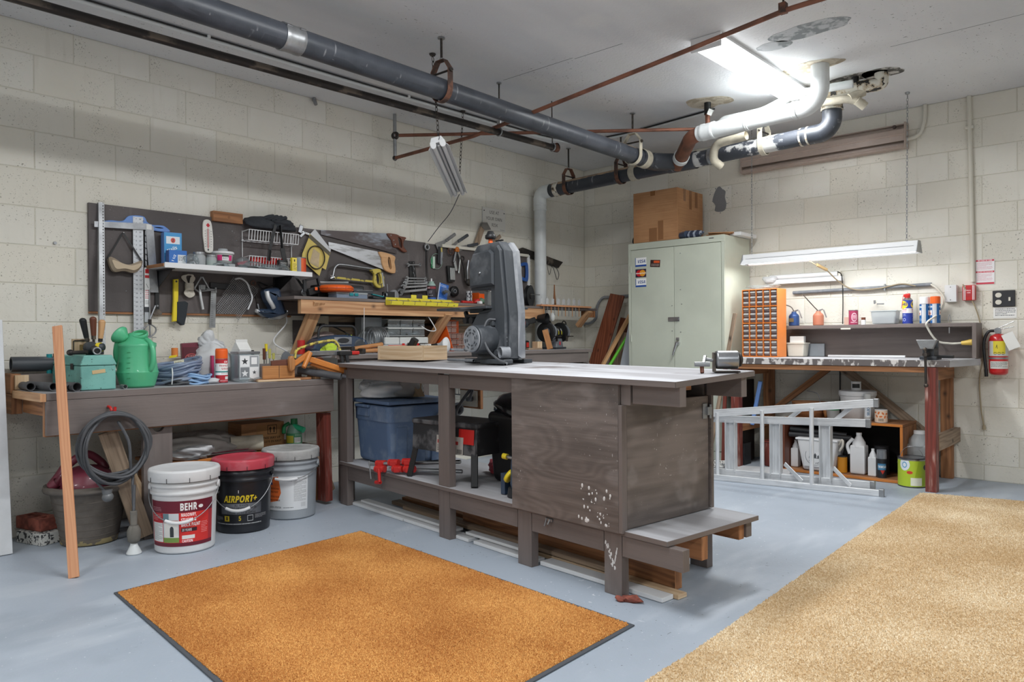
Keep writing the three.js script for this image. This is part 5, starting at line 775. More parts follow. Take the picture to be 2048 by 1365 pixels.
// right half of the board
const hk=thing('double_pulley','round grey pulley wheel with a long double cord hanging down the board','pulley',[0.03,1.728,2.108]);part(hk,'wheel',place(tor(0.02,0.009,[0,0,0]),[0.008,0,0],[0,Math.PI / 2,0]),M.galv);part(hk,'hub',cyl(0.009,0.009,0.014,[0.01,0,0],[0,0,Math.PI / 2]),M.dark);part(hk,'cord',[tube([[0.006,-0.02,0.012],[0.004,-0.13,0.014],[0.006,-0.3,0.002]],0.0025,16,6),tube([[0.006,-0.02,-0.012],[0.004,-0.13,-0.006],[0.006,-0.3,-0.012]],0.0025,16,6)],M.dark);
const kn=thing('utility_knife','dark utility knife with a yellow band hanging point down','knife');part(kn,'handle',wext([[1.99,1.742],[1.966,1.744],[1.957,1.62],[1.975,1.6],[1.998,1.61]],0.03,0.012,0.002),M.dark);part(kn,'sleeve',wext([[1.966,1.735],[1.948,1.736],[1.946,1.7],[1.963,1.7]],0.03,0.012,0.002),mat({color:0xcdbb6a,roughness:0.5}));part(kn,'blade',wext([[1.968,1.7],[1.945,1.7],[1.96,1.6],[1.974,1.602]],0.04,0.006,0.001),M.charLight);
const ks=thing('keyhole_saw_blade','loop of green wire with a white-green tag on the board','wire loop');part(ks,'wire',place(done(new THREE.TorusGeometry(0.06,0.0018,6,40)),[0.035,1.624,2.006],[0,Math.PI / 2,0]),mat({color:0x9fc0ae,roughness:0.4,metalness:0.3}));part(ks,'tag',box2(0.03,0.036,1.565,1.66,2.022,2.046,0.002),mat({color:0xc5dccb,roughness:0.5}));part(ks,'tag_back',box2(0.022,0.03,1.57,1.65,2.044,2.056,0.002),M.greenDark);
const trowel=(label,tip,root,top,hm,w)=>{const t=thing('putty_knife',label,'putty knife');const n=[root[1]- tip[1],root[2]- tip[2]],l=Math.hypot(...n),px=[-n[1]/ l,n[0]/ l];part(t,'blade',wext([[tip[2]+px[1]*w,tip[1]+px[0]*w],[tip[2]- px[1]*w,tip[1]- px[0]*w],[root[2]- px[1]*0.01,root[1]- px[0]*0.01],[root[2]+px[1]*0.01,root[1]+px[0]*0.01]],0.034,0.002,0),M.steel);part(t,'handle',bar(root,top,0.02,0.026,0.007),hm);return t;};
trowel('putty knife with chrome tube handle, leftmost above the board edge',[0.036,1.74,2.005],[0.036,1.795,1.905],[0.036,1.862,1.8],M.steel,0.03);trowel('putty knife with black contoured handle above the board edge',[0.036,1.73,1.87],[0.036,1.802,1.77],[0.036,1.868,1.655],M.charcoal,0.014);trowel('putty knife with black handle lying almost flat by the bandsaw',[0.036,1.742,1.76],[0.036,1.775,1.662],[0.036,1.803,1.54],M.charcoal,0.022);
const rl=thing('chalk_reel','small wire-spoked reel hanging on the board','reel');part(rl,'rim',place(done(new THREE.TorusGeometry(0.032,0.004,6,24)),[0.04,1.717,1.854],[0,Math.PI / 2,0]),M.rust);const spk=[];for(let i=0;i<4;i++)spk.push(rod([0.04,1.717+0.03*Math.cos(i*0.785),1.854+0.03*Math.sin(i*0.785)],[0.04,1.717 - 0.03*Math.cos(i*0.785),1.854 - 0.03*Math.sin(i*0.785)],0.0015,0.0015,5));part(rl,'spokes',spk,M.rust);
const oh=thing('spring_clamp','spring clamp with orange tips hanging on the board','clamp');part(oh,'tip',[sph(0.018,[0.045,1.74,1.79]),box2(0.03,0.055,1.715,1.745,1.77,1.81,0.006)],mat({color:0xc8742e,roughness:0.45}));part(oh,'jaw',[bar([0.04,1.715,1.8],[0.04,1.63,1.822],0.014,0.018,0.003),bar([0.042,1.715,1.78],[0.042,1.655,1.75],0.014,0.016,0.003)],M.steel);part(oh,'handle',[bar([0.04,1.64,1.815],[0.045,1.56,1.8],0.012,0.022,0.003),bar([0.045,1.66,1.755],[0.045,1.54,1.775],0.012,0.014,0.003)],M.chrome);
const bc2=thing('allen_key_set','black-framed flat pack of silver keys hanging on the board','key set');part(bc2,'holder',wext([[1.9,1.595],[1.818,1.598],[1.818,1.47],[1.885,1.464]],0.028,0.02,0.003),M.black);for(let i=0;i<6;i++)part(bc2,'key',rod([0.052,1.58,1.874 - i*0.009],[0.052,1.485,1.87 - i*0.009],0.0035),M.chrome);
const rt=thing('ratchet','two black ratchet handles hanging beside the bandsaw','ratchet');part(rt,'handle',tube([[0.05,1.648,1.735],[0.055,1.58,1.715],[0.05,1.485,1.702]],0.011,20,8),M.iron);part(rt,'handle',tube([[0.05,1.655,1.667],[0.055,1.58,1.685],[0.05,1.485,1.68]],0.01,20,8),M.steel);part(rt,'head',[sph(0.03,[0.06,1.472,1.675],[0.6,1,1]),tor(0.022,0.006,[0.075,1.47,1.67],[0,Math.PI / 2,0])],M.iron);part(rt,'loop',tor(0.018,0.006,[0.05,1.665,1.735],[0,Math.PI / 2,0]),M.iron);
const tp=thing('tape_roll','roll of black tape hung on the board above the shelf','tape');part(tp,'roll',place(lathe([[0.018,-0.012],[0.042,-0.012],[0.042,0.012],[0.018,0.012],[0.018,-0.012]],30),[0.038,1.393,1.82],[0,0,Math.PI / 2]),M.black);part(tp,'core',place(lathe([[0.012,-0.013],[0.018,-0.013],[0.018,0.013],[0.012,0.013],[0.012,-0.013]],24),[0.038,1.393,1.82],[0,0,Math.PI / 2]),M.charLight);
// clutter on the right of the shelf
const ob=thing('open_bin','small orange open-front bin at the right of the tool shelf','bin',[0.14,y,1.6],Math.PI / 2);part(ob,'back',box(0.17,0.1,0.004,[0,0.05,-0.05]),M.orange);part(ob,'side',[box(0.004,0.1,0.1,[-0.083,0.05,0]),box(0.004,0.1,0.1,[0.083,0.05,0])],M.orange);part(ob,'floor',box(0.17,0.004,0.1,[0,0.002,0]),M.orange);
const odd=(name,label,cat,z,x,geo,m)=>solo(name,label,cat,geo.map((g)=>g.translate(x,y,z)),m);
odd('screwdriver','red-handled screwdriver lying left of the small fittings on the tool shelf','screwdriver',1.9,0.26,[rod([0,0.012,0.05],[0.01,0.012,-0.06],0.012,0.009),rod([0.01,0.012,-0.06],[0.015,0.012,-0.15],0.003)],M.red);
odd('clevis_pin','wooden-handled tool lying behind the yellow bins','hand tool',2.02,0.22,[rod([0,0.012,0.09],[-0.02,0.014,-0.1],0.011,0.009)],M.toolWood);
odd('red_valve','red knob fitting among the small parts on the tool shelf','fitting',1.77,0.25,[lump(0.022,0.024,0.03,[0,0.022,0],0.25,2,-0.9,14)],M.red);odd('white_plug','small white plastic cap among the fittings on the tool shelf','fitting',1.79,0.3,[box(0.03,0.022,0.034,[0,0.011,0],undefined,0.004)],M.white);odd('green_fitting','dull green metal fitting on the tool shelf','fitting',1.71,0.24,[lump(0.024,0.026,0.03,[0,0.024,0],0.3,4,-0.9,14)],mat({color:0x5d7a66,roughness:0.5}));odd('fabric_spool','upright spool patterned black and white on the tool shelf','spool',1.76,0.15,[cyl(0.025,0.025,0.11,[0,0.055,0])],mat({roughness:0.7,map:tex(128,0.06,(u,v)=>(fbm(u,v,8,8,2,471)>0.5?[214,214,216]:[70,68,76]),true)}));odd('brass_fitting','brassy cone fitting in front of the orange bin','fitting',1.64,0.26,[cyl(0.028,0.014,0.035,[0,0.0175,0]),cyl(0.012,0.012,0.02,[0,0.045,0])],mat({color:0xb79a54,roughness:0.4,metalness:0.6}));odd('blue_ball','blue plastic knob in front of the orange bin','fitting',1.585,0.26,[sph(0.024,[0,0.024,0])],M.blue);odd('caster','black swivel caster in front of the orange bin','caster',1.53,0.24,[sph(0.024,[0,0.05,0]),cyl(0.012,0.012,0.04,[0,0.02,0.01])],M.black);odd('maroon_cap','dark red cap on the shelf edge before the orange bin','fitting',1.56,0.3,[cyl(0.018,0.016,0.022,[0,0.011,0])],M.maroon);odd('glass_cup','small glass cup at the bandsaw end of the tool shelf','cup',1.42,0.26,[lathe([[0,0.001],[0.022,0.001],[0.025,0.055],[0.022,0.055],[0.02,0.004],[0,0.004]],20)],M.clear);
solo('plumb_string','thin white string hanging in front of the pine rail, left of the radio handle','string',rod([0.345,1.22,2.945],[0.34,0.99,2.945],0.002,0.002,6),M.white);solo('plumb_string','short thin string hanging off the shelf edge above the bandsaw table','string',rod([0.345,1.28,1.7],[0.345,1.2,1.7],0.0016,0.0016,6),M.white);
const sc=thing('wallpaper_brush','worn wide brush standing against the wall above the bandsaw','brush');part(sc,'handle',wext([[1.575,1.8],[1.52,1.8],[1.46,1.93],[1.5,1.955]],0.02,0.02,0.003),M.greyWood);part(sc,'bristles',wext([[1.5,1.955],[1.46,1.925],[1.385,1.94],[1.43,1.995],[1.48,1.99]],0.015,0.03,0.003),mat({color:0x7b7873,roughness:0.95}));
solo('wood_shim','thin grey wooden stick leaning above the bandsaw top','stick',bar([0.03,1.8,1.385],[0.03,1.9,1.255],0.012,0.03),M.greyWood);
const cc=thing('c_clamp','blue C-clamp hanging on the right end of the board','clamp');part(cc,'frame',wext(smooth([[1.01,1.675],[0.95,1.69],[0.912,1.67],[0.91,1.54],[0.945,1.518],[1.01,1.535],[1.01,1.56],[0.955,1.55],[0.94,1.57],[0.94,1.645],[0.955,1.66],[1.01,1.65]],60),0.035,0.016,0.003),M.blue);part(cc,'screw',rod([0.043,1.65,1.0],[0.043,1.45,1.008],0.005),M.steel);part(cc,'tommy_bar',rod([0.043,1.46,1.03],[0.043,1.465,0.985],0.003),M.steel);
const sw=thing('v_pulley','black grooved pulley wheel standing at the right end of the tool shelf','pulley',[0.1,y,0.955],0.35);part(sw,'wheel',place(lathe([[0.012,-0.014],[0.09,-0.014],[0.1,-0.012],[0.085,0],[0.1,0.012],[0.09,0.014],[0.012,0.014]],36),[0,0.1,0],[0,0,Math.PI / 2]),M.black);part(sw,'hub',cyl(0.025,0.025,0.04,[0,0.1,0],[0,0,Math.PI / 2]),M.iron);
solo('hex_rods','short steel rod lying by the pulley wheel on the tool shelf','rod',rod([0.2,1.39,1.06],[0.2,1.392,0.93],0.003),M.steel);
for(let i=0;i<8;i++){const z=1.07 - i*0.076;const d=thing('spade_bit','flat silver spade drill bit standing in the wooden rack strip','drill bit',[0.335,1.298,z]);d.userData.group='spade drill bits in the wooden rack';part(d,'blade',[ext([[-0.018,0.0],[0.018,0.0],[0.018,0.05],[0.004,0.05],[0,0.066],[-0.004,0.05],[-0.018,0.05]],0.003,0.0004,[],[0,0.004,0],[0,Math.PI / 2,0])],M.lampSteel);part(d,'shank',rod([0,0.008,0],[0,-0.02,0],0.004),M.steel);}
for(let i=0;i<11;i++)solo('drill_shank','thin drill bit shank hanging below the wooden rack strip','drill bit',rod([0.352,1.282,1.06 - i*0.05],[0.352,1.2,1.06 - i*0.05],0.0035,0.0035,6),i % 2?M.steel:M.toolWood,'drill shanks under the wooden rack');
const bk=thing('steel_strap','dark steel strap iron with dangling wires mounted on the wall behind the downpipe','bracket');part(bk,'strap',wext([[0.99,1.81],[0.95,1.825],[0.37,1.735],[0.44,1.675],[0.99,1.76]],0.003,0.02,0.001),M.iron);part(bk,'wire',[tube([[0.03,1.71,0.58],[0.06,1.65,0.56],[0.05,1.56,0.5],[0.04,1.62,0.46],[0.03,1.71,0.52]],0.003,40,6),tube([[0.03,1.74,0.6],[0.05,1.68,0.64],[0.04,1.6,0.6],[0.03,1.7,0.55]],0.0025,30,6)],M.dark);
solo('wood_wedge','tapered wooden stake standing on the tool shelf end beside the downpipe','stake',ext([[-0.02,0],[0.02,0],[0.006,0.12],[0.0,0.2],[-0.006,0.12]],0.012,0.001,[],[0.27,1.283,0.82],[0,Math.PI / 2,0]),M.pineOld);
}

// ---------------------------------------------------------------- on the low bench (top y 0.767)
{
const y=0.768;
const tb=thing('tool_chest','worn teal metal tool chest with a hipped lid on the low bench','toolbox',[0.335,y,4.675]);
part(tb,'body',box(0.41,0.118,0.16,[0,0.06,0],undefined,0.006),M.tealBox);part(tb,'lid',(()=>{const g=new RoundedBoxGeometry(0.416,0.05,0.166,1,0.006),P=g.attributes.position;for(let i=0;i<P.count;i++)if(P.getY(i)>0)P.setXYZ(i,P.getX(i)*(0.98),P.getY(i),P.getZ(i)*0.8);g.translate(0,0.145,0);return g;})(),M.tealBox,'lid with chamfered top');
part(tb,'latch',[box(0.03,0.03,0.006,[0.1,0.115,0.085]),box(0.03,0.03,0.006,[-0.1,0.115,0.085])],M.iron);part(tb,'torn_tape',box(0.002,0.018,0.06,[0.2062,0.09,0.0],[0.12,0,0],0.0005),mat({color:0xcbb184,roughness:0.8}));
const wc=thing('watering_can','green plastic watering can with round rose and side handle on the low bench','watering can',[0.46,y,4.462]);
part(wc,'body',lathe([[0,0],[0.076,0],[0.083,0.012],[0.1,0.076],[0.1,0.082],[0.097,0.084],[0.088,0.15],[0.086,0.205],[0.09,0.21],[0.09,0.226],[0.06,0.24],[0.046,0.265],[0.04,0.278],[0.03,0.28]],40),M.green);
part(wc,'filler_neck',place(lathe([[0.03,0.0],[0.041,0.0],[0.04,0.018],[0.032,0.018],[0.03,0.0]],28),[0.018,0.262,-0.006],[0.3,0,-0.35]),M.green);part(wc,'water_hole',place(done(new THREE.CylinderGeometry(0.031,0.031,0.004,24)),[0.024,0.276,-0.003],[0.3,0,-0.35]),M.greenDark);
part(wc,'handle',tube([[0.03,0.25,-0.02],[0.085,0.23,-0.03],[0.108,0.19,-0.034],[0.112,0.14,-0.034],[0.1,0.1,-0.03],[0.088,0.088,-0.026]],0.0125,40,10),M.green);
part(wc,'spout',tube([[-0.075,0.08,0.05],[-0.06,0.17,0.075],[-0.03,0.25,0.075]],0.02,24,12),M.green);part(wc,'rose',place(lathe([[0,0.012],[0.02,0.01],[0.045,0.0],[0.048,-0.008],[0.04,-0.02],[0.018,-0.05],[0,-0.05]],30),[-0.02,0.275,0.085],[0.9,-0.5,0.35]),M.green);
const marks=[];for(let i=0;i<6;i++){const yy=0.05+i*0.026,a=0.75;const r=yy<0.08?0.0945+(yy - 0.05)*0.2:mix(0.0975,0.087,(yy - 0.08)/ 0.12);marks.push(box(0.018,0.0015,0.0015,[r*Math.sin(a),yy,r*Math.cos(a)],[0,a,0],0));}part(wc,'gauge_mark',marks,M.greenDark).userData.kind='stuff';
const hand=(label,a,b,c,m,m2)=>{const t=thing('hand_tool',label,'hand tool');part(t,'grip',rod(a,b,0.017,0.012),m);part(t,'grip_end',sph(0.0165,a,[1,0.8,1]),m);part(t,'ferrule',rod(b,[mix(b[0],c[0],0.2),mix(b[1],c[1],0.2),mix(b[2],c[2],0.2)],0.011),M.iron);part(t,'shank',rod(b,c,0.0065),m2);};
hand('file with a black handle, leftmost of the handles standing behind the tool chest',[0.3,1.112,4.665],[0.29,1.025,4.645],[0.28,0.94,4.62],M.black,M.iron);hand('tool with a dark wooden handle, middle of the handles behind the tool chest',[0.3,1.12,4.617],[0.295,1.035,4.613],[0.29,0.94,4.61],M.darkHandle,M.iron);hand('tool with a pale wooden handle, right of the steel upright',[0.3,1.105,4.574],[0.295,1.02,4.58],[0.29,0.94,4.585],M.paleHandle,M.steel);
const mt=thing('rat_trap','wooden snap rat trap standing on edge against the wall behind the tool chest','trap',[0.16,0.844,4.63],1.45);part(mt,'base',box(0.085,0.175,0.012,[0,0.0875,0],undefined,0.001),M.pinePale);part(mt,'hammer',[tube([[-0.035,0.08,0.01],[-0.035,0.165,0.012],[0.035,0.165,0.012],[0.035,0.08,0.01]],0.003,40,6,false,0.05),rod([-0.04,0.08,0.01],[0.04,0.08,0.01],0.004)],M.iron);part(mt,'trigger',[box(0.014,0.05,0.01,[0,0.12,0.012]),rod([0,0.09,0.012],[0.012,0.15,0.012],0.002)],mat({color:0x8a744c,roughness:0.4,metalness:0.6}));
const fl=thing('flashlight','black flashlight with a yellow band lying on the teal tool chest','flashlight');part(fl,'head',place(lathe([[0,-0.04],[0.018,-0.04],[0.02,-0.01],[0.034,0.02],[0.034,0.045],[0,0.045]],28),[0.42,0.973,4.645],[0,0.6,Math.PI / 2+0.12]),M.charcoal);part(fl,'band',place(lathe([[0.0195,-0.03],[0.0225,-0.03],[0.024,-0.012],[0.0215,-0.012]],24),[0.42,0.973,4.645],[0,0.6,Math.PI / 2+0.12]),M.yellow);part(fl,'barrel',rod([0.44,0.967,4.66],[0.52,0.958,4.675],0.018),M.black);part(fl,'bezel',place(tor(0.016,0.004,[0,0,0]),[0.525,0.958,4.676],[0,1.3,0]),M.galv);
solo('socket_wrench','small dark ratchet lying beside the flashlight on the tool chest','ratchet',[rod([0.4,0.95,4.75],[0.44,0.952,4.69],0.01),sph(0.017,[0.4,0.951,4.755],[1,0.9,1])],M.iron);solo('steel_weight','black metal block standing at the end of the tool chest lid','block',[box2(0.36,0.4,0.939,0.975,4.6,4.625,0.003)],M.dark);
const pvc=(label,a,b,r,m,group)=>{const t=thing('pipe_offcut',label,'pipe');const L=len(a,b);part(t,'tube',along(done(new THREE.LatheGeometry([[r,-L / 2],[r,L / 2],[r*0.78,L / 2],[r*0.78,-L / 2],[r,-L / 2]].map(([p,q])=>new THREE.Vector2(p,q)),24)),a,b),m);};
pvc('wide grey plastic pipe offcut on the back rail left of the tool chest',[0.1,0.893,4.93],[0.12,0.89,4.62],0.038,M.charcoal);pvc('dark pipe offcut with open end at the left on the low bench',[0.47,0.79,4.85],[0.2,0.79,4.88],0.02,M.rubber);pvc('grey pipe offcut lying behind the first one',[0.36,0.79,4.915],[0.18,0.788,4.9],0.02,M.rubber);pvc('short black pipe piece on the edge left of the cedar strip',[0.535,0.785,4.8],[0.44,0.785,4.82],0.0165,M.rubber);pvc('dark pipe piece with round mouth in front of the tool chest',[0.565,0.789,4.78],[0.45,0.789,4.795],0.022,M.rubber);pvc('small chrome ring of tube between chest and watering can',[0.565,0.779,4.562],[0.52,0.779,4.562],0.011,M.galv);
solo('marker_peg','teal round peg standing behind the grey pipe','peg',cyl(0.013,0.013,0.1,[0.12,0.892,4.765]),M.teal);solo('marker_peg','brown round peg standing behind the grey pipe','peg',cyl(0.013,0.013,0.1,[0.12,0.894,4.735]),M.darkHandle);
// coils of hose
const coil=(name,label,m,list,r)=>{const t=thing(name,label,'hose');part(t,'coil',list.map(([cx,cy,cz,R1,R2,tilt,ph])=>{const p=[];for(let i=0;i<20;i++){const a=i / 20*6.283+ph;const dx=R1*Math.cos(a),dz=R2*Math.sin(a);p.push([cx+dx,cy+dz*tilt+0.006*Math.sin(3*a+ph),cz+dz]);}return tube(p,r,60,7,true);}),m);return t;};
const c1=[];for(let i=0;i<15;i++)c1.push([0.37+rr(-0.012,0.012),0.8+i*0.006,4.215+rr(-0.01,0.01),0.11+rr(-0.015,0.012),0.115+rr(-0.014,0.012),-0.18+rr(-0.08,0.12),rr(0,6)]);
const cc=coil('vinyl_hose','coil of clear vinyl tubing with a paper tag on the low bench',M.clearBlue,c1,0.0075);part(cc,'tag',sheet(0.05,0.04,[0.42,0.885,4.23],[-0.7,0.9,0.2]),print(96,72,(x,w,h)=>{fillR(x,'#e6e2c8',0,0,w,h);scrawl(x,10,12,76,44,4);}));part(cc,'sticker',sheet(0.04,0.02,[0.39,0.92,4.25],[-0.9,0.6,0.2]),M.yellow);part(cc,'tie',tube([[0.49,0.775,4.3],[0.5,0.83,4.3],[0.47,0.86,4.29],[0.45,0.8,4.28]],0.003,20,6),M.white);
const c2=[];for(let i=0;i<7;i++)c2.push([0.43+rr(-0.01,0.01),0.775+i*0.007,4.15+rr(-0.01,0.01),0.07+rr(-0.01,0.01),0.075+rr(-0.01,0.01),0.06,rr(0,6)]);coil('air_hose','flat coil of light blue hose in front of the clear tubing',mat({color:0x8fb2d8,roughness:0.4}),c2,0.006);
const c3=[];for(let i=0;i<4;i++)c3.push([0.42,0.776+i*0.008,4.23+rr(-0.01,0.01),0.06,0.08,0.03,rr(0,6)]);coil('grey_cable','dark grey cable under the clear tubing',M.rubber,c3,0.007);
solo('bottle_cap','small orange cap peeking over the clear tubing','cap',cyl(0.018,0.018,0.05,[0.15,0.94,4.135]),M.orangeCab);
// cans, cartons, glass
const cr=thing('spray_can','red and white spray can with an orange cap on the low bench','can',[0.44,y,4.0]);part(cr,'body',cyl(0.0325,0.0325,0.135,[0,0.068,0],undefined,30),M.steel);part(cr,'label',wrap(0.0331,0.13,6.283,0.35,0.068),print(512,330,(x,w,h)=>{fillR(x,'#b92633',0,0,w,h);fillR(x,'#f3f3f1',0,60,w,165);fillR(x,'#2a8a86',0,170,w,18);fillR(x,'#fff',0,188,w,38);for(const cx of[130,385]){x.fillStyle='#c8202c';x.beginPath();x.ellipse(cx,38,62,26,0,0,7);x.fill();say(x,'CRC',cx,39,38,'#fff');say(x,'Heavy Duty',cx,92,36,'#b4202c','center','bold');say(x,'Silicone',cx,136,38,'#b4202c','center','bold');scrawl(x,cx - 70,192,140,28,2,'rgba(90,40,40,.7)');fillR(x,'#e8e8e6',cx - 20,246,90,40);scrawl(x,cx - 90,296,180,24,2,'rgba(255,255,255,.8)');}}),'printed label');part(cr,'cap',lathe([[0.033,0.136],[0.0335,0.18],[0.03,0.192],[0,0.193]],28),M.orange);
const gb=thing('glass_block','square clear glass jar with black stars and squares printed on it','glass',[0.4,y,3.836],Math.PI / 2 - 0.05);part(gb,'jar',[box(0.128,0.012,0.1,[0,0.006,0],undefined,0.004),box(0.128,0.15,0.005,[0,0.083,0.05]),box(0.128,0.15,0.005,[0,0.083,-0.05]),box(0.005,0.15,0.1,[0.0615,0.083,0]),box(0.005,0.15,0.1,[-0.0615,0.083,0])],M.clear);part(gb,'lid',box(0.132,0.014,0.108,[0,0.166,0]),M.steel);
part(gb,'front_print',sheet(0.118,0.138,[0,0.083,0.0535]),print(236,276,(x,w,h)=>{fillR(x,'#d5d8da',0,0,w,h);fillR(x,'#eceeef',8,10,108,120);fillR(x,'#9a9ea2',122,10,106,124);fillR(x,'#f1f2f2',140,26,70,80);fillR(x,'#82868a',8,140,108,126);fillR(x,'#f0f1f1',122,140,106,126);const star=(cx,cy,r,c)=>{x.fillStyle=c;x.beginPath();for(let i=0;i<10;i++){const a=-1.57+i*0.628,q=i % 2?r*0.42:r;x.lineTo(cx+q*Math.cos(a),cy+q*Math.sin(a));}x.fill();};star(62,72,42,'#3a3d40');star(62,210,44,'#e8e9ea');star(176,200,26,'#55585c');}));
const mc=thing('milk_carton','white gable-topped carton behind the glass jar','carton',[0.27,y,3.79],0.2);part(mc,'body',box(0.075,0.18,0.085,[0,0.09,0]),M.white);part(mc,'gable',ext([[-0.0375,0],[0.0375,0],[0.004,0.045],[0.004,0.062],[-0.004,0.062],[-0.004,0.045]],0.085,0.001,[],[0,0.181,-0.0425]),M.paper);
const bg=thing('plastic_bag','crumpled clear plastic bag with printed packets inside, against the wall','bag',[0.17,y,3.92]);part(bg,'bag',lump(0.07,0.13,0.11,[0,0.115,0],0.2,1.7,-0.88),M.bag);part(bg,'tip',lump(0.03,0.05,0.04,[0,0.245,0.03],0.3,2.4),M.bag);
const mp=thing('ground_packet','maroon printed packet standing left of the plastic bag','packet',[0.14,y,4.04],Math.PI / 2);part(mp,'pouch',box(0.1,0.225,0.03,[0,0.113,0],[0,0,0.05],0.006),M.maroon);part(mp,'front_print',sheet(0.095,0.1,[0,0.15,0.0165]),print(128,128,(x,w,h)=>{fillR(x,'#5c2630',0,0,w,h);x.strokeStyle='#c95a58';x.lineWidth=6;x.beginPath();x.ellipse(64,78,46,28,0,0,7);x.stroke();scrawl(x,34,62,60,34,2,'rgba(230,150,140,.9)');}));
const nb=thing('notebook','dark green and pink book standing behind the spray can','book',[0.25,y,3.93],Math.PI / 2);part(nb,'cover',box(0.05,0.15,0.02,[0,0.075,0]),M.bucketG);part(nb,'spine',box(0.014,0.15,0.021,[-0.032,0.075,0]),mat({color:0xc03a6a,roughness:0.5}));part(nb,'label',box(0.018,0.07,0.003,[0.018,0.08,0.0115]),M.greenDark);
for(const[lab,x,z,s]of[['small glossy plastic packet on the bench edge right of the spray can',0.5,3.9,1],['clear plastic wrapper lying before the glass jar',0.52,3.8,2],['white twist of cord packaging beside the spray can',0.46,4.07,3]]){const t=thing('plastic_wrapper',lab,'wrapper',[x,y,z]);part(t,'wrapper',lump(0.03,0.014,0.045,[0,0.012,0],0.3,s,-0.7),s===3?M.bag:M.clear);}
const dr=(lab,z,yy,l,m,hm)=>{const t=thing('screwdriver',lab,'screwdriver');part(t,'handle',rod([0.2,yy,z],[0.2,yy - l,z],0.0095,0.009,8),hm);part(t,'shaft',rod([0.2,yy - l,z],[0.2,0.78,z],0.003),m);};
dr('screwdriver with a dark plain shank standing by the wall',3.602,0.955,0.07,M.iron,M.darkHandle);dr('yellow screwdriver, tallest of those standing by the wall',3.588,0.983,0.047,M.steel,M.yellow);dr('clear yellowish screwdriver right of the tall yellow one',3.564,0.952,0.06,M.steel,phys({color:0xe6e28a,roughness:0.2,transmission:0.4,thickness:0}));dr('short clear yellowish screwdriver, rightmost by the wall',3.538,0.925,0.04,M.steel,phys({color:0xe6e28a,roughness:0.2,transmission:0.4,thickness:0}));dr('stubby black-handled driver behind the glass jar',3.68,0.945,0.07,M.steel,M.black);
// bench clamps and planks at the inner end
const mb=thing('mitre_box','reddish wooden mitre box with a wooden hand plane in it','mitre box',[0.5,y,3.69],Math.PI / 2 - 0.05);part(mb,'floor',box(0.34,0.014,0.12,[0.02,0.008,0]),M.pineOld);part(mb,'side',box(0.2,0.075,0.014,[-0.02,0.052,0.055]),M.toolWood);part(mb,'side',box(0.34,0.085,0.014,[0.02,0.057,-0.06]),M.brown);part(mb,'strip',bar([-0.16,0.006,0.075],[0.1,0.006,0.085],0.02,0.011),M.pinePale);part(mb,'slot',box(0.002,0.07,0.0155,[-0.02,0.054,0.0555],undefined,0),M.dark);
part(mb,'block',box(0.035,0.075,0.1,[0.235,0.039,0.01]),M.pine);
const pl=thing('hand_plane','wooden hand plane with a rounded tote resting on the mitre box','plane');part(pl,'tote',wext(smooth([[3.665,0.905],[3.64,0.91],[3.628,0.88],[3.632,0.835],[3.655,0.822],[3.665,0.85]],30),0.57,0.034,0.008),M.toolWood);part(pl,'body',bar([0.5,0.865,3.73],[0.55,0.875,3.63],0.05,0.04,0.004),M.darkHandle);
const cs2=thing('circular_saw_blade','grey circular saw blade standing behind the mitre box','saw blade',[0.4,0.872,3.57],0.5);part(cs2,'disc',place(done(new THREE.CylinderGeometry(0.062,0.062,0.003,40)),[0,0,0],[0,0,Math.PI / 2]),M.charLight);const tth=[];for(let i=0;i<28;i++){const a=i / 28*6.283;tth.push(box(0.003,0.006,0.006,[0,0.063*Math.cos(a),0.063*Math.sin(a)],[-a,0,0.0],0));}part(cs2,'teeth',tth,M.charLight).userData.kind='stuff';
const clamp=(label,a,b,w)=>{const t=thing('hand_screw',label,'clamp');part(t,'jaw',bar(a,b,0.03,w,0.006),M.clampWood);return t;};
const h1=clamp('orange wooden clamp jaw propped upright in the pile of clamps',[0.58,0.86,3.64],[0.62,0.93,3.54],0.034);part(h1,'jaw',rod([0.62,0.93,3.545],[0.64,0.845,3.6],0.016,0.013),M.clampWood);
const h2=clamp('long orange wooden clamp jaw sloping down over the bench end',[0.6,0.892,3.54],[0.66,0.806,3.29],0.036);part(h2,'jaw',bar([0.585,0.868,3.52],[0.64,0.8,3.33],0.028,0.03,0.006),M.clampWood);part(h2,'spindle',rod([0.56,0.85,3.6],[0.62,0.88,3.5],0.006),M.steel);
const h3=thing('plane_tote','brown wooden rounded handle showing behind the clamps','handle');part(h3,'handle',wext(smooth([[3.45,0.86],[3.435,0.895],[3.405,0.9],[3.38,0.875],[3.38,0.84],[3.4,0.845],[3.41,0.87],[3.43,0.865]],30),0.5,0.03,0.006),M.darkHandle);
pvc('dark grey pipe with a pale collar poking out under the clamps',[0.69,0.783,3.375],[0.5,0.825,3.55],0.022,M.rubber);pvc('thin grey pipe with open end beside the dark collared pipe',[0.7,0.778,3.31],[0.6,0.8,3.42],0.0115,M.charLight);
const lk=thing('grease_gun','black two-legged metal clamp body hanging over the bench end','clamp');part(lk,'leg',[bar([0.64,0.92,3.34],[0.65,0.8,3.32],0.012,0.018,0.003),bar([0.65,0.92,3.31],[0.66,0.79,3.285],0.014,0.02,0.003)],M.black);part(lk,'head',box2(0.62,0.66,0.91,0.935,3.27,3.36,0.005),M.black);
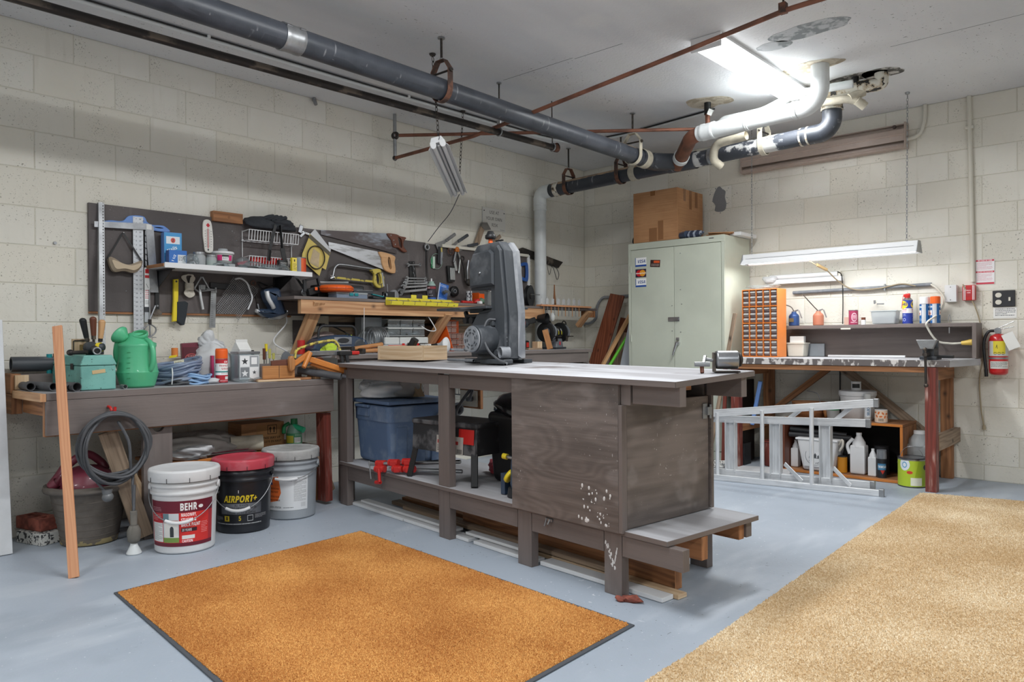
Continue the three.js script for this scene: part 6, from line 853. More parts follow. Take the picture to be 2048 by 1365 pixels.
const bw=thing('bow_saw','curved saw frame with flaking yellow paint lying over the clamps','saw');part(bw,'frame',tube([[0.6,0.9,3.635],[0.6,0.945,3.622],[0.6,0.965,3.57],[0.6,0.985,3.5],[0.6,1.0,3.4],[0.6,0.998,3.36],[0.6,0.97,3.333],[0.61,0.925,3.322]],0.0085,60,10),M.yellowOld);part(bw,'blade',bar([0.6,0.9,3.64],[0.615,0.92,3.33],0.002,0.012,0),M.iron);
const lv=thing('bar_clamp','long silver bar clamp with a bright red end lying along the bench edge','clamp');part(lv,'bar',bar([0.62,0.925,3.56],[0.62,0.928,3.26],0.014,0.028,0.002),M.steel);part(lv,'end_piece',box2(0.6,0.64,0.912,0.935,3.2,3.28,0.006),M.red);
}
// ---------------------------------------------------------------- on the corner bench (top y 0.912)
{
const y=0.913;
const rd=thing('radio','dark blue-grey portable radio with a carrying handle under the tool shelf','radio',[0.26,y,3.1],Math.PI / 2);
part(rd,'body',ext(smooth([[-0.2,0.02],[-0.21,0.06],[-0.16,0.105],[0,0.125],[0.16,0.105],[0.21,0.06],[0.2,0.02],[0,0.002]],40),0.12,0.01,[],[0,0,-0.06]),M.navy);part(rd,'front_panel',rbox(0.14,0.05,0.012,0.005,[0,0.085,0.058]),M.charLight);part(rd,'display',place(done(new THREE.CylinderGeometry(0.04,0.04,0.006,28).scale(1.1,1,0.4)),[0,0.088,0.066],[Math.PI / 2,0,0]),M.dark);part(rd,'deck',rbox(0.13,0.03,0.01,0.004,[0,0.035,0.06]),M.charLight);
for(const s of[-1,1]){part(rd,'speaker',place(lathe([[0,0.004],[0.03,0.006],[0.042,0.002],[0.044,-0.004]],28),[s*0.135,0.055,0.06],[Math.PI / 2,0,0]),M.charcoal);}part(rd,'handle',run([[-0.15,0.1,0],[-0.145,0.185,0.0],[0.145,0.185,0.0],[0.15,0.1,0]],0.009,0.04,10,10),M.dark);part(rd,'antenna',rod([0.1,0.13,-0.05],[0.2,0.06,-0.04],0.003),M.dark);
solo('power_cord','white cable looping down the board left of the pine brace','cord',tube([[0.04,1.17,3.43],[0.05,1.22,3.44],[0.05,1.2,3.38],[0.06,1.12,3.36],[0.07,1.0,3.46],[0.1,0.93,3.38]],0.005,50,7),M.white);solo('power_cord','short white looped cable hanging under the tool shelf by the right brace','cord',tube([[0.3,1.17,2.33],[0.31,1.11,2.29],[0.31,1.07,2.27],[0.3,1.07,2.33],[0.28,1.1,2.38]],0.004,40,6),M.white);
const plg=thing('wall_plug','black plug and cord in a pale socket strip behind the radio','plug');part(plg,'plate',box2(0.051,0.056,1.06,1.17,3.03,3.15,0.001),M.pipeCream);part(plg,'plug',[box2(0.056,0.09,1.1,1.12,3.13,3.17,0.004),box2(0.056,0.09,1.098,1.118,3.08,3.11,0.004)],M.black);part(plg,'cord',tube([[0.09,1.11,3.08],[0.12,1.09,3.02],[0.15,1.05,2.95],[0.2,1.0,2.9]],0.005,30,6),M.black);
const ws=thing('wire_coil','big coil of grey fence wire standing on the corner bench','wire');const ww=[];for(let i=0;i<22;i++){const k=i / 21;const g=new THREE.TorusGeometry(0.085+rr(-0.006,0.004),0.0018,5,40);g.rotateY(rr(-0.12,0.12));g.rotateX(rr(-0.1,0.1));g.translate(0.25+rr(-0.01,0.01),y+0.095,2.85 - k*0.13);ww.push(done(g));}part(ws,'coils',ww,M.galv).userData.kind='stuff';part(ws,'tie',tor(0.03,0.004,[0.25,y+0.02,2.79]),M.iron);
const sb=thing('storage_box','plain grey panel box behind the wire coil','box',[0.12,y,2.74],Math.PI / 2);part(sb,'body',rbox(0.18,0.25,0.08,0.004,[0,0.126,0]),M.bucketG);
const cd=thing('drawer_organizer','clear plastic drawer organizer, two rows of three, on the corner bench','organizer',[0.17,y+0.115,2.49],Math.PI / 2);const DW=0.35;
part(cd,'frame',[box(DW,0.005,0.14,[0,0.0025,0]),box(DW,0.006,0.14,[0,0.062,0]),box(DW,0.005,0.14,[0,0.122,0]),box(DW,0.12,0.003,[0,0.06,-0.07])],M.jugMilky);
for(let r=0;r<2;r++)for(let i=0;i<3;i++){const d=part(cd,'drawer',[box(DW / 3 - 0.006,0.046,0.003,[-DW / 3+i*DW / 3,0.03+r*0.06,0.07]),box(DW / 3 - 0.01,0.003,0.12,[-DW / 3+i*DW / 3,0.01+r*0.06,0])],M.clear);part(d,'lip',box(DW / 3 - 0.004,0.009,0.012,[-DW / 3+i*DW / 3,0.056+r*0.06,0.074],undefined,0.003),M.jugMilky);part(d,'contents',lump(0.045,0.014,0.04,[-DW / 3+i*DW / 3,0.02+r*0.06,0.02],0.4,i+r*3+1,-0.6,12),(i+r)% 2?M.iron:M.galv);}
const mbx=thing('metal_box','grey box stood beneath the clear drawer organizer','box',[0.15,y,2.49],Math.PI / 2);part(mbx,'body',rbox(0.36,0.11,0.12,0.004,[0,0.056,0]),M.bucketG);
const rw=thing('tool_caddy','white plastic tool caddy with red corner clips beneath the clear drawers','caddy',[0.37,y,2.6],Math.PI / 2);part(rw,'body',box(0.4,0.055,0.09,[0,0.028,0],undefined,0.004),M.white);for(let i=0;i<3;i++)part(rw,'bin_front',rbox(0.128,0.05,0.02,0.008,[-0.134+i*0.134,0.083,0.0]),M.jugMilky);for(const s of[-0.067,0.067])part(rw,'clip',box(0.022,0.04,0.006,[s,0.045,0.047]),M.red);part(rw,'stripe',[box(0.4,0.004,0.002,[0,0.052,0.0465],undefined,0),box(0.4,0.004,0.002,[0,0.024,0.0465],undefined,0)],M.red);
const od=thing('drawer_organizer','orange framed organizer with stepped clear drawers behind the bandsaw','organizer',[0.22,y,1.99],Math.PI / 2);
part(od,'side',ext([[0,0],[0,0.235],[0.1,0.235],[0.2,0.0]],0.004,0.001,[],[-0.12,0,-0.08],[0,-Math.PI / 2,0]),M.orange);part(od,'back',box(0.24,0.235,0.004,[0.0,0.118,-0.08]),M.orange);part(od,'top',box(0.12,0.005,0.1,[-0.06,0.236,-0.03]),M.orange);
for(let c=0;c<4;c++)for(let r=0;r<(c<2?5:3);r++){const d=part(od,'drawer',box(0.052,0.04,0.08,[-0.09+c*0.056,0.024+r*0.046,-0.01],undefined,0.004),M.smoke);part(d,'lip',box(0.05,0.006,0.008,[-0.09+c*0.056,0.043+r*0.046,0.034]),M.smoke);}
const fl=thing('flood_lamp','white flood bulb in a clamp lamp with dark coiled cord','lamp');part(fl,'bulb',place(lathe([[0,-0.075],[0.018,-0.07],[0.02,-0.04],[0.05,0.0],[0.054,0.012],[0,0.018]],32),[0.46,0.965,2.31],[0,0.35,-Math.PI / 2+0.12]),M.white);part(fl,'socket',rod([0.42,0.945,2.42],[0.44,0.955,2.375],0.022),M.black);part(fl,'cord',Array.from({length:6},(_,i)=>tor(0.024,0.006,[0.43,0.95,2.46+i*0.011],[0.2,0.15*(i % 3),0])),M.black);part(fl,'clamp',[bar([0.5,0.93,2.3],[0.52,0.925,2.19],0.024,0.018,0.004),sph(0.018,[0.52,0.931,2.16])],M.charLight);
const pk=thing('porous_block','speckled white porous block beside the flood lamp','block',[0.47,y,2.51],0.3);part(pk,'block',box(0.05,0.06,0.08,[0,0.03,0],undefined,0.006),M.brickWhite);
const hm=(label,a,b)=>{const t=thing('hammer',label,'hammer');part(t,'handle',rod(a,b,0.012,0.015),M.toolWood);part(t,'head',bar([a[0]- 0.05,a[1],a[2]+0.02],[a[0]+0.05,a[1],a[2]],0.03,0.034,0.006),M.iron);};
hm('upper hammer of the two with wooden handles lying towards the pine box',[0.54,0.945,3.21],[0.5,0.972,2.92]);hm('lower hammer of the two with wooden handles lying towards the pine box',[0.53,0.932,3.12],[0.52,0.936,2.92]);
solo('string_bundle','neon yellow-green string bundle beside the radio','string',[lump(0.03,0.03,0.05,[0.42,0.94,3.27],0.35,3,-0.9),lump(0.02,0.05,0.05,[0.15,0.99,2.93],0.3,2,-0.9)],mat({color:0xb9d23a,roughness:0.7}));solo('red_jar','small red object at the left of the radio','can',cyl(0.025,0.025,0.09,[0.2,y+0.046,3.34]),M.red);
const ck=thing('cap_pile','pinkish cloth bundle behind the radio handle','cloth',[0.1,y,3.08]);part(ck,'cloth',lump(0.05,0.075,0.11,[0,0.07,0],0.12,1.1,-0.9),mat({color:0xcbb6b2,roughness:0.9}));
// cordless drill, heat lamp and bench grinder
const cdr=thing('cordless_drill','red and grey cordless drill standing on its battery right of the bandsaw','drill',[0.33,y,1.32],0.3);part(cdr,'battery',box(0.1,0.075,0.075,[0,0.038,0],undefined,0.01),M.black);part(cdr,'battery_label',box(0.002,0.04,0.05,[0.051,0.04,0],undefined,0.0005),M.red);part(cdr,'grip',rod([0,0.07,0.0],[0.0,0.185,0.012],0.021,0.024),M.charcoal);part(cdr,'motor_body',rod([0,0.205,0.07],[0,0.215,-0.06],0.035,0.034),M.charcoal);part(cdr,'red_shell',place(rbox(0.073,0.055,0.07,0.02),[0.0,0.22,0.03]),M.red);part(cdr,'chuck',rod([0,0.215,-0.06],[0,0.217,-0.11],0.024,0.014),M.black);
const sn=thing('grinder_shade','black cone work lamp with a pale lens above the grinder','lamp');part(sn,'shade',place(lathe([[0.014,-0.08],[0.03,-0.05],[0.045,0.03],[0.047,0.03],[0.032,-0.055]],28),[0.38,1.175,1.09],[0,0.2,-Math.PI / 2 - 0.0]),M.black);part(sn,'lens',sph(0.036,[0.385,1.19,0.985],[0.6,1.1,0.6]),M.jugMilky);part(sn,'arm',[bar([0.33,1.165,1.15],[0.3,1.13,1.32],0.03,0.05,0.01),rod([0.36,1.15,1.0],[0.35,1.08,0.93],0.014)],M.black);part(sn,'glove',lump(0.05,0.04,0.09,[0.25,1.14,1.25],0.2,2),M.black);
const bg=thing('bench_grinder','black bench grinder with two shrouded wheels and a yellow label','grinder',[0.35,y,0.92],Math.PI / 2+0.22);
part(bg,'motor',place(lathe([[0,-0.1],[0.045,-0.1],[0.058,-0.07],[0.062,0],[0.058,0.07],[0.045,0.1],[0,0.1]],30),[0,0.14,0],[0,0,Math.PI / 2]),M.black);part(bg,'base',[ext([[-0.085,0],[0.085,0],[0.07,0.02],[0.045,0.09],[-0.045,0.09],[-0.07,0.02]],0.11,0.004,[],[0,0,-0.055])],M.charLight);part(bg,'base_foot',box(0.2,0.016,0.14,[0,0.009,0],undefined,0.004),M.charcoal);
for(const s of[-1,1]){part(bg,'wheel_guard',place(lathe([[0.02,-0.022],[0.082,-0.022],[0.086,-0.016],[0.086,0.016],[0.082,0.022],[0.02,0.022]],34),[s*0.135,0.145,-0.005],[0,0,Math.PI / 2]),M.black);part(bg,'stone',place(done(new THREE.CylinderGeometry(0.074,0.074,0.02,34)),[s*0.128,0.145,0.016],[0,0,Math.PI / 2]),M.charLight);part(bg,'hub_cover',sph(0.034,[s*0.16,0.15,0.005],[0.6,1,1]),M.charcoal);part(bg,'tool_rest',[box(0.05,0.008,0.05,[s*0.12,0.11,0.095]),box(0.008,0.05,0.02,[s*0.1,0.09,0.075])],M.iron);}
part(bg,'eye_shield',tube([[0.1,0.23,0.03],[0.13,0.245,0.03],[0.17,0.235,0.03],[0.185,0.2,0.03]],0.005,20,6),M.black);part(bg,'label',place(wrap(0.0605,0.07,0.9,0.2,0),[0,0.14,0],[0,0,Math.PI / 2]),print(160,128,(x,w,h)=>{fillR(x,'#d7cf3a',0,0,w*0.6,h);fillR(x,'#dadbdc',w*0.6,0,w*0.4,h);x.strokeStyle='#8a6a20';x.lineWidth=6;x.strokeRect(18,34,64,56);scrawl(x,w*0.63,14,50,100,8);}));part(bg,'front_badge',box(0.03,0.03,0.003,[0,0.05,0.0565]),M.lidRed);
const ap=thing('wood_jig','worn wooden jig board leaning beside the grinder','board');part(ap,'board',bar([0.45,0.915,1.1],[0.42,1.08,1.13],0.014,0.05,0.002),M.toolWood);solo('wood_offcut','pale wooden offcut block between drill and grinder','block',box2(0.38,0.44,y,0.98,1.19,1.25),M.pinePale);solo('glass_tubes','bundle of clear glass tubes standing behind the drill','tube',[0,1,2,3].map((i)=>rod([0.25,y,1.26 - i*0.024],[0.25,y+0.16,1.26 - i*0.024],0.01)),M.clear);solo('flat_bar_stock','short flat piece of grey bar lying on the bench edge by the bandsaw base','bar',bar([0.56,0.922,1.52],[0.57,0.922,1.36],0.03,0.014),M.greyWood);
}

// ---------------------------------------------------------------- under and in front of the low bench
{
const wb=thing('white_panel','white board leaning upright at the left edge of the picture','board');part(wb,'panel',box(0.014,1.12,0.75,[0.268,0.558,5.365],[0,0,0.125],0.003),M.plateWhite);
const cs=solo('cedar_strip','long clear cedar strip standing on the floor and leaning on the low bench','strip',bar([0.962,0.001,4.925],[0.545,1.078,4.855],0.012,0.042,0.002,[0.66,0,-0.75]),M.cedar);
const pot=thing('flower_pot','large ribbed grey-brown plastic flower pot under the low bench','pot',[0.36,0,4.66]);part(pot,'pot',lathe([[0,0.004],[0.125,0.004],[0.128,0.02],[0.175,0.26],[0.2,0.265],[0.205,0.275],[0.2,0.295],[0.178,0.295],[0.165,0.27],[0.118,0.03],[0,0.03]],48),M.pot);for(let i=0;i<6;i++){const yy=0.05+i*0.034;part(pot,'rib_groove',tor(0.1275+(yy - 0.02)/ 0.24*0.047+0.0006,0.0016,[0,yy,0],[Math.PI / 2+0.04,0,0],6.283,48,5),mat({color:0x6e665e,roughness:0.7}));}part(pot,'soil_ring',lathe([[0.1245,0.004],[0.131,0.006],[0.1335,0.03],[0.129,0.03]],40),mat({roughness:0.9,map:tex(128,0.2,(u,v)=>(fbm(u,v,8,8,4,481)>0.5?[150,136,98]:[104,96,86]))}));
const mw=thing('watering_can','maroon plastic watering can lying inside the flower pot','watering can',[0.36,0.15,4.66]);part(mw,'body',(()=>{const g=lump(0.115,0.105,0.135,[0,0.13,0],0.04,1.2,-0.9,34);g.rotateX(0.1);return g;})(),M.maroon);part(mw,'handle',tube([[-0.05,0.14,0.14],[-0.04,0.2,0.12],[-0.02,0.265,0.06],[-0.02,0.285,0.0],[-0.02,0.24,-0.06],[0,0.2,-0.08]],0.02,40,10),M.maroon);part(mw,'spout',tube([[0.02,0.17,0.15],[0.0,0.15,0.17],[-0.02,0.19,0.13],[-0.03,0.26,0.08]],0.024,24,10),M.maroon);
const br=thing('brick','red cored brick lying on the white one beside the flower pot','brick',[0.15,0.062,4.83],0.28);part(br,'brick',ext([[-0.1,-0.05],[0.1,-0.05],[0.1,0.05],[-0.1,0.05]],0.062,0.003,[[[-0.075,-0.018],[-0.04,-0.018],[-0.04,0.018],[-0.075,0.018]],[[-0.018,-0.018],[0.018,-0.018],[0.018,0.018],[-0.018,0.018]],[[0.04,-0.018],[0.075,-0.018],[0.075,0.018],[0.04,0.018]]],[0,0.001,0],[-Math.PI / 2,0,0]),M.brick);
const bw=thing('brick','white speckled brick on the floor under the red brick','brick',[0.19,0,4.84],0.28);part(bw,'brick',box(0.2,0.06,0.1,[0,0.0305,0],undefined,0.004),M.brickWhite);
// extension cord hung on a red hook
const hk=thing('wall_hook','red-dipped steel hook screwed into the bench apron','hook');part(hk,'hook',tube([[0.6,0.69,4.655],[0.63,0.685,4.655],[0.645,0.66,4.65],[0.66,0.665,4.648],[0.665,0.69,4.647]],0.007,24,8),M.red);
const ec=thing('extension_cord','thick grey extension cord coiled on the red hook of the bench apron','cord');const loops=[];for(let i=0;i<11;i++){const cx=0.632+i*0.0045,R1=0.152+rr(-0.014,0.012),R2=0.158+rr(-0.014,0.01),p=[],ph=rr(0,6);for(let k=0;k<24;k++){const a=k / 24*6.283;p.push([cx+0.012*Math.sin(2*a+ph),0.495+0.163 - R2+R2*Math.sin(a)+0.007*Math.sin(3*a+ph)- 0.0,4.645+R1*Math.cos(a)+0.006*Math.cos(2*a+ph)]);}loops.push(tube(p,0.0072,90,8,true));}part(ec,'coils',loops,M.rubber);
part(ec,'tail',tube([[0.65,0.36,4.56],[0.68,0.32,4.575],[0.71,0.24,4.585],[0.73,0.2,4.59]],0.0065,24,8),M.rubber);part(ec,'tail',tube([[0.645,0.42,4.76],[0.65,0.35,4.73],[0.655,0.305,4.7],[0.66,0.28,4.685]],0.0065,24,8),M.rubber);part(ec,'tail',tube([[0.655,0.62,4.63],[0.66,0.52,4.585],[0.655,0.42,4.575],[0.65,0.36,4.57]],0.0075,24,8),M.rubber);
part(ec,'plug',[sph(0.026,[0.662,0.265,4.682],[0.9,0.9,1]),cyl(0.018,0.024,0.03,[0.66,0.285,4.684])],phys({color:0x9a9d9f,roughness:0.3,transmission:0.5,thickness:0}),'clear plug end');
const cn=thing('light_wand','dirty grey trouble-light with a white cone foot standing on the floor','work light',[0.78,0,4.61]);part(cn,'foot',lathe([[0,0],[0.032,0],[0.034,0.008],[0.018,0.04],[0.014,0.055],[0,0.055]],28),M.pipeWhite);part(cn,'body',lathe([[0.012,0.05],[0.026,0.062],[0.028,0.075],[0.03,0.085],[0.03,0.112],[0.02,0.135],[0.0145,0.14],[0.016,0.2],[0.014,0.205],[0,0.205]],24),mat({roughness:0.8,map:smudge([128,124,116],0.6,256,0.15,485,7)}));part(cn,'stem',rod([0,0.2,0],[-0.03,0.32,-0.015],0.007),M.rubber);
// buckets
const bucket=(name,label,x,z,ry,r0,r1,h,m,lm,handleDrop)=>{
const t=thing(name,label,'bucket',[x,0,z],ry);
part(t,'pail',lathe([[0,0.002],[r0,0.002],[r0+0.002,0.01],[mix(r0,r1,0.72),h*0.7],[mix(r0,r1,0.72)+0.008,h*0.705],[mix(r0,r1,0.74)+0.008,h*0.735],[mix(r0,r1,0.76),h*0.74],[mix(r0,r1,0.8),h*0.79],[r1+0.004,h*0.795],[r1+0.004,h*0.825],[r1 - 0.003,h*0.83],[r1,h*0.88],[0,h*0.88]],48),m);
const L=part(t,'lid',lathe([[r1+0.002,h*0.86],[r1+0.012,h*0.862],[r1+0.013,h*0.97],[r1+0.008,h*0.995],[r1 - 0.012,h],[r1 - 0.02,h*0.975],[0,h*0.972]],48),lm);
for(let i=0;i<10;i++){const a=i / 10*6.283+0.3;part(L,'tear_notch',box(0.002,0.022,0.004,[(r1+0.0125)*Math.sin(a),h*0.885,(r1+0.0125)*Math.cos(a)],[0,a,0],0),M.dark);}
for(const s of[-1,1])part(t,'ear',cyl(0.018,0.018,0.012,[s*(r1+0.004),h*0.77,0],[0,0,Math.PI / 2]),m);
const R=r1+0.008,p=[];for(let i=0;i<=16;i++){const a=i / 16*Math.PI;p.push([-R*Math.cos(a),h*0.77 - handleDrop*Math.sin(a),(R+0.004)*Math.sin(a)*0.995+0.002]);}part(t,'bail',tube(p,0.0025,50,6),M.galv);part(t,'bail_grip',tube(p.slice(6,11),0.008,16,8),M.white);return t;
};
const band=(t,r0,r1,H0,h,y0,arc,pr)=>{const rad=(yy)=>mix(r0+0.002,mix(r0,r1,0.72),(yy - 0.01)/(0.7*H0 - 0.01))+0.0016;part(t,'label',wrap(rad(y0 - h / 2),h,arc,0,y0,rad(y0+h / 2)),pr,'printed label');};
const yaw=Math.atan2(4.487 - 0.84,6.04 - 4.39);
let b=bucket('paint_pail','white paint pail with a red and maroon masonry paint label, nearest of the three',0.842,4.395,0.98,0.134,0.15,0.395,M.bucketW,M.bucketW,0.15);
band(b,0.134,0.15,0.395,0.215,0.145,2.3,print(1024,420,(x,w,h)=>{
fillR(x,'#b32a32',0,0,w,h);fillR(x,'#6d1a2c',0,0,w,h*0.26);fillR(x,'#6d1a2c',0,h*0.92,w,h*0.08);fillR(x,'#d9332f',w*0.5,h*0.26,w*0.42,h*0.66);fillR(x,'#e8e9e8',w*0.03,h*0.48,w*0.22,h*0.42);scrawl(x,w*0.04,h*0.5,w*0.2,h*0.38,16,'rgba(90,90,90,.55)');
fillR(x,'#cfd6da',w*0.26,h*0.27,w*0.23,h*0.64);fillR(x,'#6f8a94',w*0.26,h*0.27,w*0.09,h*0.2);fillR(x,'#b98f86',w*0.27,h*0.42,w*0.21,h*0.06);fillR(x,'#eceae4',w*0.28,h*0.48,w*0.2,h*0.32);x.fillStyle='#3c4044';x.beginPath();x.arc(w*0.39,h*0.62,28,Math.PI,0);x.fill();fillR(x,'#3c4044',w*0.39 - 28,h*0.62,56,70);fillR(x,'#7d9a4c',w*0.26,h*0.8,w*0.23,h*0.11);
say(x,'BEHR',w*0.62,h*0.135,92,'#f4f4f2','center','900');x.fillStyle='#f0f0ee';x.beginPath();x.ellipse(w*0.79,h*0.15,36,16,0,0,7);x.fill();
say(x,'MASONRY,',w*0.52,h*0.31,42,'#fff','left');say(x,'STUCCO &',w*0.52,h*0.42,44,'#fff','left');say(x,'BRICK PAINT',w*0.52,h*0.53,44,'#fff','left');fillR(x,'#3a1a24',w*0.52,h*0.6,220,34);say(x,'20 YEARS',w*0.53,h*0.642,32,'#e8e2e2','left');fillR(x,'#eceae6',w*0.53,h*0.76,180,34);say(x,'CAUTION',w*0.53,h*0.885,34,'#fff','left');scrawl(x,w*0.03,h*0.14,w*0.2,h*0.1,3,'rgba(240,220,220,.6)');scrawl(x,w*0.03,h*0.3,w*0.2,h*0.14,4,'rgba(255,230,230,.6)');scrawl(x,w*0.8,h*0.5,w*0.1,h*0.26,7,'rgba(255,220,220,.6)');}));
b=bucket('sealer_pail','black driveway sealer pail with a dusty red lid, middle of the three',0.71,4.02,0.9,0.132,0.148,0.385,M.bucketK,M.lidRed,0.17);
band(b,0.132,0.148,0.385,0.22,0.145,2.5,print(1024,480,(x,w,h)=>{fillR(x,'#1d1e23',0,0,w,h);const g=x.createLinearGradient(0,0,w,0);g.addColorStop(0,'#26272c');g.addColorStop(0.55,'#8d9096');g.addColorStop(1,'#2a2b30');x.fillStyle=g;x.fillRect(w*0.22,h*0.44,w*0.62,h*0.25);
say(x,'AIRPORT+',w*0.52,h*0.33,104,'#e2c52c','center','italic 900');say(x,'ALL SEASON',w*0.54,h*0.48,34,'#2a2b2e');say(x,'ASPHALT DRIVEWAY SEALER',w*0.54,h*0.545,34,'#222');say(x,'TOUTES SAISONS',w*0.54,h*0.605,32,'#222');say(x,'SCELLANT ENTREE DE GARAGE',w*0.54,h*0.66,30,'#222');fillR(x,'#cdb32c',w*0.28,h*0.73,84,62);fillR(x,'#2a2b2e',w*0.31,h*0.75,24,40);say(x,'5',w*0.52,h*0.79,72,'#e2c52c','center','900');x.strokeStyle='#d8d9da';x.lineWidth=5;x.strokeRect(w*0.63,h*0.73,80,60);scrawl(x,w*0.06,h*0.76,w*0.19,h*0.1,4,'rgba(220,220,220,.7)');scrawl(x,w*0.74,h*0.72,w*0.2,h*0.1,4,'rgba(220,220,220,.7)');scrawl(x,w*0.08,h*0.91,w*0.8,h*0.05,1,'rgba(225,225,225,.85)');say(x,'Rayar',w*0.13,h*0.18,38,'#d9dadb','center','italic bold');fillR(x,'#d9dadb',w*0.5,h*0.12,10,34);},{roughness:0.3}));
b=bucket('paint_pail','grey paint pail with a white and orange garage paint label, farthest of the three',0.64,3.69,0.86,0.132,0.148,0.39,M.bucketG,M.lidDust,0.07);
band(b,0.132,0.148,0.39,0.19,0.15,1.7,print(820,420,(x,w,h)=>{fillR(x,'#e6e8ea',0,0,w,h);x.fillStyle='#e8743a';x.beginPath();x.moveTo(0,20);x.lineTo(250,0);x.lineTo(300,200);x.lineTo(230,300);x.lineTo(0,330);x.fill();fillR(x,'#2c4a8c',70,30,50,76);x.fillStyle='#e6e8ea';x.beginPath();x.arc(95,64,16,0,7);x.fill();for(const[s,yy]of[['UNDERGROUND',150],['GARAGE PAINT',190],['PEINTURE POUR',250],['GARAGE SOUTERRAIN',292]])say(x,s,14,yy,32,'#5a2318','left','bold','sans-serif',260);say(x,'CAUTION / ATTENTION',16,382,30,'#333','left','bold','sans-serif',280);scrawl(x,330,26,180,40,3);scrawl(x,540,16,250,300,22,'rgba(70,70,70,.5)');for(let i=0;i<14;i++)fillR(x,'#222',680+i*7,330,1+(i*5)% 5,54);scrawl(x,330,380,200,20,1);}));
// low shelf under the bench with its load
const ls=thing('low_shelf_box','open low wooden shelf box on the floor under the wall bench','shelf');part(ls,'top',box2(0.05,0.43,0.335,0.352,3.37,4.32),M.pineOld);part(ls,'end',box2(0.05,0.43,0.004,0.3345,3.37,3.387),M.pineOld);part(ls,'bottom',box2(0.05,0.43,0.004,0.02,3.388,4.3),M.pineOld);part(ls,'end',box2(0.05,0.43,0.021,0.334,4.29,4.305),M.pineOld);part(ls,'front_edge',box2(0.4305,0.436,0.336,0.351,3.37,4.32),M.clampWood,'orange raw front edge');
const y=0.353;
const sh=thing('plastic_sheet','dusty crumpled grey plastic sheet bag on the low shelf box','bag',[0.3,y,4.08]);part(sh,'sheet',lump(0.12,0.07,0.22,[0,0.06,0],0.22,1.5,-0.85,34),mat({color:0xa9a49f,roughness:0.4}));part(sh,'fold',lump(0.09,0.04,0.12,[0.08,0.035,0.06],0.3,2.4,-0.85),M.bag);
const rag=thing('newspaper_stack','dark crumpled layered paper under the plastic sheet','paper',[0.37,y,3.95]);for(let i=0;i<4;i++)part(rag,'sheet',box(0.1,0.004,0.4 - i*0.06,[rr(-0.01,0.01),0.004+i*0.006,rr(-0.03,0.03)],[0,rr(-0.1,0.1),rr(-0.04,0.04)],0.001),i % 2?M.maroon:mat({color:0x5d5450,roughness:0.9}));
const tu=thing('cardboard_tube','short wide dusty tube end lying beside the plastic sheet','tube');part(tu,'tube',along(done(new THREE.LatheGeometry([[0.046,-0.09],[0.046,0.09],[0.039,0.09],[0.039,-0.09],[0.046,-0.09]].map(([p,q])=>new THREE.Vector2(p,q)),28)),[0.34,y+0.047,3.9],[0.41,y+0.05,3.735]),M.pipeCream);
const bx=thing('cardboard_box','brown cardboard box with this-way-up arrows on the low shelf box','box',[0.2,y,3.66],1.48);part(bx,'carton',box(0.27,0.15,0.2,[0,0.076,0],undefined,0.002),M.card);part(bx,'front_print',sheet(0.16,0.12,[0.04,0.078,0.1012]),print(256,192,(x,w,h)=>{fillR(x,'#b08355',0,0,w,h);x.strokeStyle='#3a2a1c';x.lineWidth=6;x.strokeRect(110,8,90,84);x.fillStyle='#3a2a1c';for(const q of[136,174]){x.beginPath();x.moveTo(q,20);x.lineTo(q+15,44);x.lineTo(q+6,44);x.lineTo(q+6,80);x.lineTo(q - 6,80);x.lineTo(q - 6,44);x.lineTo(q - 15,44);x.fill();}say(x,'THIS WAY UP',150,130,30,'#3a2a1c','center','bold','sans-serif',180);say(x,'CE COTE EN HAUT',140,166,28,'#3a2a1c','center','bold','sans-serif',220);},{roughness:0.8}));
const gs=thing('spray_bottle','pale green weed-killer bottle with green spray nozzle on the low shelf box','bottle',[0.37,y,3.5]);part(gs,'bottle',lathe([[0,0.001],[0.045,0.001],[0.048,0.01],[0.046,0.09],[0.03,0.125],[0.02,0.135],[0,0.135]],28),phys({color:0x9cc7b2,roughness:0.35,transmission:0.3,thickness:0}));part(gs,'label',wrap(0.0485,0.062,2.6,0.9,0.05),print(256,128,(x,w,h)=>{fillR(x,'#4a9a6a',0,0,w,h);fillR(x,'#d8d24a',20,30,110,90);fillR(x,'#e8ece8',140,50,90,70);scrawl(x,150,10,90,30,3,'rgba(240,240,240,.8)');}));part(gs,'cap',cyl(0.022,0.02,0.035,[0,0.15,0]),M.greenDark);part(gs,'nozzle',rod([0.01,0.125,0.01],[0.075,0.1,-0.02],0.014,0.019),mat({color:0x38c48e,roughness:0.4}));part(gs,'handle',tube([[-0.02,0.14,0.02],[-0.03,0.12,0.05],[-0.02,0.08,0.06]],0.012,12,8),M.greenDark);
solo('carabiner_set','metal clips and a dark cord lying at the front of the low shelf box','clips',[tor(0.018,0.005,[0.4,y+0.006,3.62],[Math.PI / 2,0,0]),tor(0.02,0.006,[0.4,y+0.007,3.57],[Math.PI / 2,0,0]),tube([[0.4,y+0.006,3.53],[0.38,y+0.01,3.47],[0.41,y+0.006,3.42]],0.005,20,6)],M.iron);
for(let i=0;i<3;i++)solo('floor_pipe',['grey pipe length on the floor behind the flower pot, nearest the front','grey pipe length on the floor behind the flower pot, in the middle','grey pipe length on the floor behind the flower pot, closest to the wall'][i],'pipe',rod([0.43 - i*0.05,0.016,4.58],[0.4 - i*0.05,0.016,3.9],0.015),M.charLight);
}

